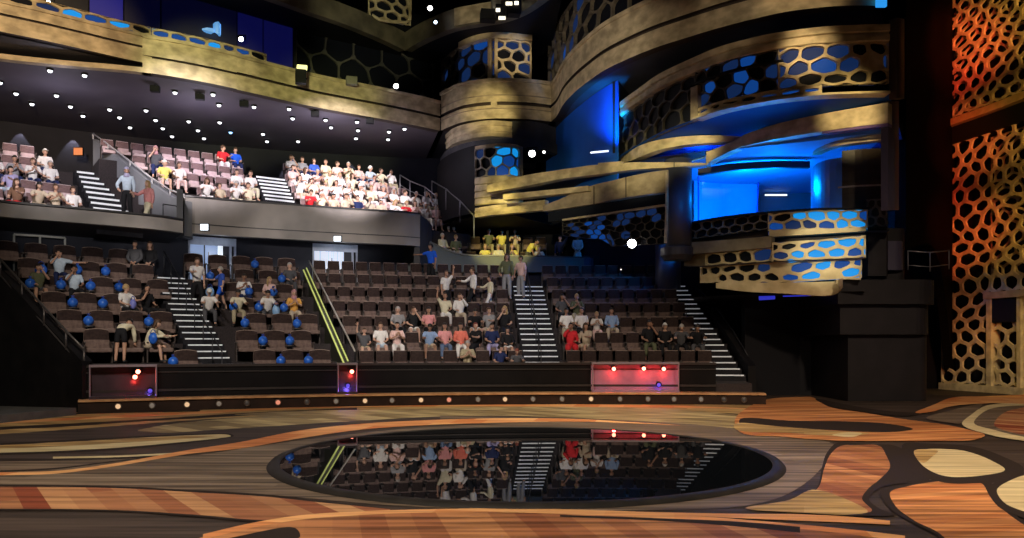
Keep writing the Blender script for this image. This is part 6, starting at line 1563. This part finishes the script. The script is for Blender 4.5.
standing(507, 5, 'stand', -15, 'olive', 'trousers', 'grey', 'long', 'brown', 1, 1.04, 'long haired person in wide grey trousers and pale cardigan atop the centre stairs', sleeve='jacket', d=-0.75, shoec='white')
standing(521, 5, 'stand', -40, 'pale pink', 'trousers', 'grey', 'short', 'dark', 1, 1.0, 'person in pale pink shirt standing with hand on hip on the centre stairs', d=-0.75)
standing(431, 6, 'wide', -30, 'bright blue', 'trousers', 'black', 'short', 'dark', 2, 1.0, 'person in bright blue shirt stretching one arm out in the back row', d=-0.25)
# ---- right lower block
r = lambda *a, **k: seated('R', *a, **k)
r(3, 558, 'face', 'dark grey', 'trousers', 'black', 'long', 'dark', sk=2); r(3, 577, 'clap', 'olive', 'trousers', 'khaki', hc='blond', sk=1)
r(2, 568, 'sit', 'white', 'trousers', 'khaki', sk=2, shoes=True); r(2, 585, 'sit', 'white', 'skirt', 'black', 'bun', 'dark', sk=1, shoes=True); r(2, 600, 'clap', 'white', 'trousers', 'pale pink', hc='blond', sc=0.85, shoes=True)
r(2, 614, 'sit2', 'light blue', 'trousers', 'beige', sk=1, sleeve='jacket', shoes=True)
r(1, 575, 'face2', 'red', 'skirt', 'red', 'bun', 'dark', sk=2, sleeve='jacket', shoes=True); r(1, 592, 'turn', 'beige', 'shorts', 'beige', 'long', 'brown', sk=1, yaw=-30, shoes=True)
r(1, 658, 'sit', 'black', 'trousers', 'black', 'cap', 'white', sk=0); r(1, 668, 'lean', 'dark grey', 'trousers', 'black', 'short', 'grey', sk=0)
r(1, 684, 'lean', 'black', 'trousers', 'dark grey', 'short', 'dark', sk=1); r(1, 698, 'face', 'black', 'trousers', 'olive', 'short', 'dark', sk=2, sc=1.03)
# ---- loge box
l = lambda *a, **k: seated('LG', *a, **k)
pz = loge[0]
l(0, 488, 'lean', 'yellow', 'trousers', 'beige', hc='blond'); l(0, 503, 'sit', 'cream', 'trousers', 'beige', hc='grey'); l(0, 516, 'clap', 'yellow', 'trousers', 'khaki', hc='blond'); l(0, 537, 'clap', 'white', 'trousers', 'khaki', hc='blond', sc=0.9)
l(1, 484, 'lean', 'olive', 'trousers', 'khaki', hc='blond'); l(1, 497, 'lean', 'yellow', 'trousers', 'khaki', hc='dark'); l(1, 508, 'clap', 'beige', 'trousers', 'khaki', hc='brown', sk=1)
def loge_person(px, Y, zoff, pose, rz, top, legc, hair, hc, lab, legs='trousers', sc=0.97, sk=0, sleeve='jacket'):
    return person((PX(px, Y), Y, loge[0][1]+zoff), math.radians(rz), pose, top, legs, legc, hair, hc, sk, sc, lab, 'spectators in the loge box', False, sleeve)
for px, top, hair, hc, lab, rz in ((443, 'cream', 'short', 'grey', 'person in cream jacket sitting at the far left of the loge box', 45), (456, 'olive', 'short', 'blond', 'person in olive top sitting second from left in the loge box', 10)):
    Yq = 35.2
    t = loge_person(px, Yq, 0.45 if px < 450 else 0.38, 'sit', rz, top, 'beige', hair, hc, lab)
    k = dup(std, (PX(px, Yq)+0.03, Yq+0.21, loge[0][1]+(0.45 if px < 450 else 0.38)), math.radians(rz*0.6), 'dark theatre chair at far left of loge box under person in '+('cream jacket' if px < 450 else 'olive top'), 'chairs in the loge box')
bm = bmesh.new(); 
for px in (443, 456): box(bm, (PX(px, 35.2), 35.35, loge[0][1]+(0.225 if px < 450 else 0.19)-0.01), (0.62, 1.3, 0.45 if px < 450 else 0.38))
struct('floor_loge_corner', bm, CARPET)
loge_person(528, 35.6, 0.05, 'bow', -75 + 130, 'yellow', 'dark grey', 'short', 'dark', 'person in white top, lit yellow, bending forward to the right in the loge box', sk=1, sleeve='shirt')  # white shirt, the box's yellow light put into its cloth colour
loge_person(560, 35.8, 0.05, 'reach', 0, 'navy', 'black', 'short', 'dark', 'dark dressed person with pale hands standing at the right of the loge box', sk=0)
loge_person(577.5, 35.2, 0.05, 'front', 0, 'white', 'white', 'long', 'dark', 'person in a pale patterned apron standing at the right end of the loge box', sk=1, legs='skirt')
# ---- upper balcony, far left
u = lambda *a, **k: seated('UL', *a, **k)
u(2, 3, 'sit', 'white', hc='brown'); u(2, 14, 'clap', 'grey', sk=1); u(1, 6, 'turn', 'lilac', yaw=-40, legc='pale blue'); u(2, 51, 'sit', 'white', hc='grey'); u(2, 66, 'clap', 'white', hc='brown')
u(3, 56, 'sit', 'white', hair='cap', hc='white')
u(0, 30, 'lean', 'beige', legc='beige'); u(0, 48, 'clap', 'beige', legc='khaki', hc='brown', sk=1); u(0, 65, 'sit', 'white', hc='brown'); u(0, 80, 'turn', 'brown', legc='red', hair='long', hc='brown', yaw=-40)
q = P(127, 203, 26.9); person((PX(127, 26.7), 26.7, 5.97), math.radians(10), 'stand', 'pale blue', 'trousers', 'black', 'scarf', 'lilac', 0, 0.98, 'person in lilac headscarf and grey blue jacket standing on balcony stairs', 'people standing on the upper balcony', True, 'jacket')
person((PX(148, 26.6), 26.6, 5.60), math.radians(-20), 'walk', 'pink', 'trousers', 'cream', 'long', 'blond', 0, 0.93, 'person in pink shirt and beige trousers walking along the balcony front at left', 'people standing on the upper balcony', True, 'jacket', 'white')
# ---- upper balcony, middle
m = lambda *a, **k: seated('UM', *a, **k)
m(2, 151, 'face2', 'dark grey', hair='scarf', hc='pink', sc=1.0); m(1, 165, 'turn', 'yellow', 'shorts', 'white', hair='cap', hc='white'); m(1, 179, 'sit', 'white', hc='brown', legc='pale pink')
m(0, 197, 'lean', 'white', 'trousers', 'white', 'long', 'brown'); m(0, 209, 'sit', 'beige', legc='grey', hc='brown', sc=0.85); m(0, 222, 'lean', 'white', legc='cream', hc='grey'); m(0, 233, 'sit', 'cream', legc='beige', hc='brown'); m(0, 240, 'clap', 'beige', legc='khaki'); m(0, 250, 'sit2', 'pale pink', legc='white', hc='brown')
m(1, 233, 'sit', 'white', legc='white'); m(1, 244, 'sit2', 'white', legc='cream', hc='brown'); m(3, 226, 'turn', 'red', legc='white', hc='brown'); m(3, 236, 'sit', 'bright blue', legc='navy', hc='brown')
# ---- upper balcony, right: the dense white clad crowd
R8 = random.Random(42)
def crowd(row, pxs, palette):
    for px in pxs:
        tp = R8.choice(palette)
        seated('UR', row, px, R8.choice(['sit', 'sit2', 'clap', 'face', 'face2', 'lean', 'turn', 'sit', 'clap']), tp, R8.choice(['trousers', 'shorts', 'trousers']), R8.choice(['white', 'beige', 'cream', 'khaki', 'pale pink']),
               R8.choice(['short', 'short', 'long', 'bun', 'cap']), R8.choice(['dark', 'brown', 'blond', 'grey', 'white', 'brown']), R8.choice([0, 0, 0, 1, 1]), R8.uniform(0.92, 1.0), R8.uniform(-15, 15), sleeve=R8.choice(['shirt', 'jacket']))
WH = ['white', 'white', 'white', 'white', 'pale pink', 'cream']
seated('UR', 3, 284, 'face', 'white', hc='brown'); seated('UR', 3, 295, 'sit', 'grey', hc='brown'); seated('UR', 3, 305, 'sit', 'blue', hc='brown')
crowd(3, [317, 329, 338], WH); seated('UR', 3, 351, 'sit', 'pale pink', hc='brown'); seated('UR', 3, 363, 'turn', 'pale blue', hc='white'); crowd(3, [382, 390], WH)
crowd(2, [290, 299, 309, 319, 329, 339, 349, 359], WH); crowd(1, [294, 303, 312, 321, 331, 340, 349, 357, 395, 404, 414, 423, 432], WH)
seated('UR', 0, 299, 'lean', 'red', hc='brown', legc='red'); crowd(0, [308, 316, 324], ['cream', 'white', 'beige']); seated('UR', 0, 333, 'sit', 'navy', hc='dark'); crowd(0, [342, 350, 364], ['cream', 'white', 'beige', 'green'])
seated('UR', 0, 376, 'lean', 'red', hc='blond'); crowd(0, [387, 398, 408, 418, 427, 436, 445], WH+['beige'])

# ================================================================== BLUE BUNDLES ON SIDE TABLES
BLU = noisy('bundle_blue', (0.018, 0.09, 0.50), (0.04, 0.19, 0.78), 8, 0.25)
BLT = base('bundle_tie', (0.02, 0.05, 0.3), 0.4)
tbl = thing('side_table', 'small', 'table'); L_ = []
bm = bmesh.new(); lathe(bm, [(0.13, 0.49), (0.135, 0.50), (0.135, 0.515), (0.13, 0.52)], (0, 0, 0), 14); L_.append(link('table_top', mesh_of('table_top', bm, True), base('table_top', (0.10, 0.09, 0.09), 0.3), tbl, True))
bm = bmesh.new(); lathe(bm, [(0.09, 0.0), (0.09, 0.02), (0.025, 0.04), (0.025, 0.49)], (0, 0, 0), 10); L_.append(link('table_leg', mesh_of('table_leg', bm, True), RAILB, tbl, True)); TREE[tbl.name] = L_
bun = thing('blue_bundle', 'blue', 'bundle'); L_ = []
bm = bmesh.new(); vv = ball(bm, (0, 0, 0.145), (0.142, 0.142, 0.148), 14, 10)
for v in vv:
    a = math.atan2(v.co.y, v.co.x); v.co.x *= 1+0.04*math.sin(5*a); v.co.y *= 1+0.04*math.sin(5*a)
    if v.co.z < 0.05: v.co.z = max(0.0, v.co.z*0.8); v.co.x *= 0.9; v.co.y *= 0.9
L_.append(link('pouch', mesh_of('pouch', bm, True), BLU, bun, True))
bm = bmesh.new(); lathe(bm, [(0.05, 0.295), (0.03, 0.315), (0.035, 0.33), (0.055, 0.355), (0.03, 0.35)], (0, 0, 0), 10); L_.append(link('tied_neck', mesh_of('tied_neck', bm, True), BLT, bun, True)); TREE[bun.name] = L_
BUND = {'VL': [(5, 71), (5, 103), (4, 32), (4, 55), (4, 88), (4, 115), (4, 121), (3, 70), (3, 103), (2, 86), (2, 144), (0, 171)],
        'VM': [(6, 253), (5, 280), (5, 210), (4, 247), (4, 276), (3, 229), (3, 257), (3, 285), (2, 243), (2, 294), (1, 261), (1, 293), (0, 279), (0, 309)]}
for sec in BUND:
    cnt = {}
    for row, px in BUND[sec]:
        pa, z, u0, pitch, n = SEATS[sec, row]
        u = pa.u_px(px); i = round((u-u0)/pitch); u = u0+i*pitch if abs(u0+i*pitch-u) < 0.22 else u; q = pa.at(u)+pa.nrm(u)*0.42; nn = pa.nrm(u)
        cnt[row] = cnt.get(row, 0)+1
        f = f'{ordw(cnt[row])} from left in {rowname(row)}, {SECSAY[sec]}'
        put(tbl, (q.x, q.y, z), 0, f'small round side table, {f}', 'side tables between the wide armchairs')
        put(bun, (q.x, q.y, z+0.52), 0, f'round blue bundle, {f}', 'blue bundles on the side tables')
# bags held by people
def bag(px, row, d, z, sec, label, w=0.26, h=0.34, m=BLU):
    q = Vector(lowpt(px, row, d)); t = thing('blue_bag', label, 'bag', (q.x, q.y, LOW_Z[row]+z))
    bm = bmesh.new(); g = ball(bm, (q.x, q.y, LOW_Z[row]+z+h/2), (w/2, 0.10, h/2), 12, 8)
    link('body', mesh_of('body', bm, True), m, t)
    bm = bmesh.new(); tube(bm, [(q.x+w*0.25*math.cos(a), q.y, LOW_Z[row]+z+h*0.93+0.11*math.sin(a)) for a in [i*math.pi/8 for i in range(9)]], 0.012, 6); link('strap', mesh_of('strap', bm), BLT, t)
BLL = noisy('bag_light_blue', (0.12, 0.32, 0.62), (0.3, 0.5, 0.8), 6, 0.4)
bag(153, 1, -0.85, 0.55, 'VL', 'crumpled blue bag on the lap of the person bent over in the front row')
bag(41, 5, -0.5, 0.42, 'VL', 'crumpled blue and white bag beside the person with outstretched arm', 0.4, 0.36)
bag(133, 3, -0.62, 0.5, 'VL', 'small lilac blue bag between the two people beside the left stairs', 0.2, 0.32, noisy('bag_lilac', (0.14, 0.16, 0.55), (0.25, 0.27, 0.7), 6, 0.4))
bag(276, 3, -0.72, 0.34, 'VM', 'light blue paper bag held between two people near the yellow railing', 0.26, 0.42, BLL)
bag(210, 4, -0.5, 0.42, 'VM', 'light blue bag between the person in white and the child in blue', 0.3, 0.36, BLL)
# white rail behind the far left armchairs
pr = [zpx(14, 234.3, 26.3), zpx(40, 236, 26.9), zpx(65, 238, 27.4)]
rail('counter_rail', 'pale horizontal rail on short posts behind the far left armchairs', pr, [(a, b, LOW_Z[6], c) for a, b, c in pr], 0.04, base('rail_pale', (0.6, 0.6, 0.56), 0.4), cat='railing')
# pole rising in front of the loge
p0 = P(507.5, 262, 34.6); tube_bm = bmesh.new(); tube(tube_bm, [(p0.x, p0.y, LOW_Z[6]), (p0.x, p0.y, zf(231, 34.6))], 0.06)
tag(link('black_pole', mesh_of('black_pole', tube_bm), BLACK), 'black vertical pole in front of the middle of the loge box', 'pole')
# ================================================================== LIGHTS
# stage wash from the fly floor
spot((-4, 3, 14), (-5, 12, 0), 9000, (1, 0.86, 0.66), 95, 0.7, 0.5)
spot((9, 4, 14), (10.5, 14.0, 0), 11500, (1, 0.78, 0.55), 76, 0.7, 0.5)
spot((0, 17, 13), (0, 19.2, 0), 3600, (1, 0.86, 0.62), 56, 0.8, 0.5)
# balcony crowd follow spots (cool white)
spot((-3, 6, 16), P(348, 186, 34), 72000, (1, 0.90, 0.92), 11.5, 0.4, 0.3)
spot((-6, 6, 16), P(205, 172, 31), 42000, (1, 0.91, 0.93), 13, 0.6, 0.3)
spot((-8, 5, 16), P(60, 172, 27.5), 24000, (1, 0.92, 0.94), 16, 0.6, 0.3)
# balcony front glow
spot((-2, 8, 6), P(310, 224, 31), 8000, (1, 0.92, 0.86), 14, 0.8, 0.4)
spot((-4, 8, 5), P(110, 220, 27), 3400, (1, 0.95, 0.92), 18, 0.8, 0.4)
# lower seats
spot((-8, 2, 15), P(235, 300, 26), 8000, (1, 0.93, 0.88), 26, 0.7, 0.4)
spot((0, 2, 15), P(440, 308, 28), 13500, (1, 0.92, 0.87), 22, 0.7, 0.4)
spot((4, 4, 15), P(590, 330, 28), 2800, (1, 0.88, 0.84), 11, 0.9, 0.4)
spot((5, 4, 15), P(675, 340, 27), 500, (1, 0.9, 0.85), 8, 0.9, 0.4)
# loge yellow
spot((-3, 10, 9), P(503, 241, 35), 26000, (1, 0.85, 0.30), 7.5, 0.5, 0.2)
# soffit glow under the gallery
for px, y, e in ((60, 29, 60), (200, 31, 90), (330, 32.5, 130), (420, 33, 60)):
    point((PX(px, y), y, 9.7), e, (0.85, 0.8, 1), 0.2)
# wall washer cones
for px, e in ((292, 260), (20, 90), (73, 120), (350, 60)):
    u = bw.u_px(px); q = bw.at(u)+bw.nrm(u)*0.22; n = bw.nrm(u)
    spot((q.x, q.y, 11.08), (q.x-n.x*0.1, q.y-n.y*0.1, 8.5), e, (0.85, 0.82, 1), 60, 0.25, 0.02)
# gold fronts
spot((-4, 6, 9), P(320, 97, 31), 13500, (0.93, 0.95, 0.40), 12, 0.7, 0.2)
spot((-6, 6, 9), P(195, 66, 28), 19000, (0.97, 0.93, 0.48), 12, 0.7, 0.2)
spot((-6, 4, 9), P(20, 34, 25), 22000, (1, 0.74, 0.46), 18, 0.7, 0.2)
spot((-3, 6, 10), P(370, 22, 34), 9000, (0.95, 0.95, 0.6), 11, 0.8, 0.2)
spot((-1, 8, 10), P(474, 14, 33), 6000, (1, 0.9, 0.62), 4.5, 0.5, 0.2)
spot((1, 16, 9), P(490, 110, 33), 11000, (1, 0.84, 0.40), 9, 0.9, 0.2)
spot((0, 14, 9), P(500, 190, 32.5), 6500, (1, 0.85, 0.36), 7, 0.8, 0.2)
spot((-1, 12, 12), P(512, 55, 34), 9000, (1, 0.82, 0.52), 5.5, 0.6, 0.2)
spot((-2, 8, 8), P(590, 62, 29), 7000, (1, 0.88, 0.70), 17, 0.8, 0.2)
spot((0, 6, 9), P(655, 42, 25.4), 2300, (1, 0.86, 0.66), 8, 0.9, 0.2)
spot((0, 6, 9), P(730, 15, 23.4), 2300, (1, 0.84, 0.62), 9, 0.8, 0.2)
spot((0, 6, 11), P(800, -6, 22.5), 5200, (1, 0.76, 0.46), 9, 0.8, 0.2)
spot((0, 6, 10), P(808, 52, 22), 16000, (1, 0.76, 0.42), 5.5, 0.9, 0.2)
spot((0, 6, 8), P(850, 112, 23), 19000, (1, 0.78, 0.38), 6, 0.8, 0.2)
spot((0, 8, 7), P(690, 142, 26), 15000, (1, 0.86, 0.44), 6.5, 0.8, 0.2)
spot((0, 10, 6), P(640, 166, 28), 13000, (1, 0.88, 0.46), 9, 0.8, 0.2)
spot((0, 10, 6), P(560, 183, 29), 8500, (1, 0.88, 0.50), 11, 0.8, 0.2)
spot((0, 8, 7), P(826, 250, 24.5), 9000, (1, 0.92, 0.62), 8, 0.7, 0.2)
spot((0, 8, 7), P(735, 268, 25.5), 1500, (1, 0.92, 0.65), 8, 0.8, 0.2)
spot((0, 6, 8), P(872, 134, 23.9), 3500, (1, 0.78, 0.45), 3, 0.7, 0.2)
for d in (d1, d2):
    q = rear.at(d[0]*0.45+d[1]*0.55); n = rear.nrm(d[0]); point((q.x+n.x*0.9, q.y+n.y*0.9, dz-0.5), 14, (0.8, 0.88, 1), 0.1)  # points added in front of the doors to brighten their frames
# blue rooms
BL = (0.0, 0.26, 1.0)
spot(P(613, 150, 27.5), P(606, 108, 29.2), 1900, BL, 52, 0.9, 0.2); spot(P(612, 158, 28.0), P(614, 105, 28.6), 900, BL, 40, 0.9, 0.2)
point((PX(720, 29.3), 29.3, 6.0), 190, BL, 0.2); point((PX(745, 28.5), 28.5, 7.4), 240, BL, 0.2); point((PX(772, 27.6), 27.6, 7.2), 260, BL, 0.2); point((PX(835, 26.6), 26.6, 6.2), 60, BL, 0.2); point((PX(800, 28), 28, 6.2), 120, BL, 0.2)
point((PX(700, 27.6), 27.6, 8.2), 40, BL, 0.15); point((PX(760, 26.8), 26.8, 8.3), 40, BL, 0.15)
point(P(650, 192, 27.5), 12, (0.3, 0.4, 1), 0.3)
point(P(690, 200, 25.8), 14, BL, 0.1)
spot((-3, 10, 9), P(449, 240, 35.2), 4000, (1, 0.88, 0.45), 3.2, 0.6, 0.2)  # added spot to brighten the two people at the loge's left
spot((-6, 8, 4), P(40, 238, 26.9), 900, (1, 0.95, 0.9), 8, 0.7, 0.2)  # added spot to lift the pale rail under the balcony lip
spot((-2, 10, 5), P(143, 252, 27.5), 2200, (1, 0.9, 0.85), 5, 0.6, 0.2)  # added spot to bring out the dark standing pair
spot((2, 14, 9), P(605, 226, 28), 150, (0.3, 0.5, 1), 4, 0.7, 0.2)
spot((2, 10, 6), P(890, 330, 24.5), 500, (0.9, 0.8, 1), 12, 0.8, 0.3)
# proscenium, red on its far edge and gold on its near side
for z, er, ey in ((2.2, 500, 260), (6.0, 1500, 1700), (9.5, 1500, 1700), (13.2, 2800, 2600)):
    spot((12.6, 15, 4+z*0.4), (16.85, 31.6, z), er*5.5, (1, 0.07 if z > 5 else 0.22, 0.03), 15, 0.9, 0.2)
    spot((13.6, 13, 5+z*0.4), (17.75, 27.6, z), ey*2.6, (1, 0.55, 0.10), 15, 0.9, 0.2)
spot((14, 22, 9), (17.2, 29.0, 0), 900, (1, 0.68, 0.14), 30, 0.8, 0.2)
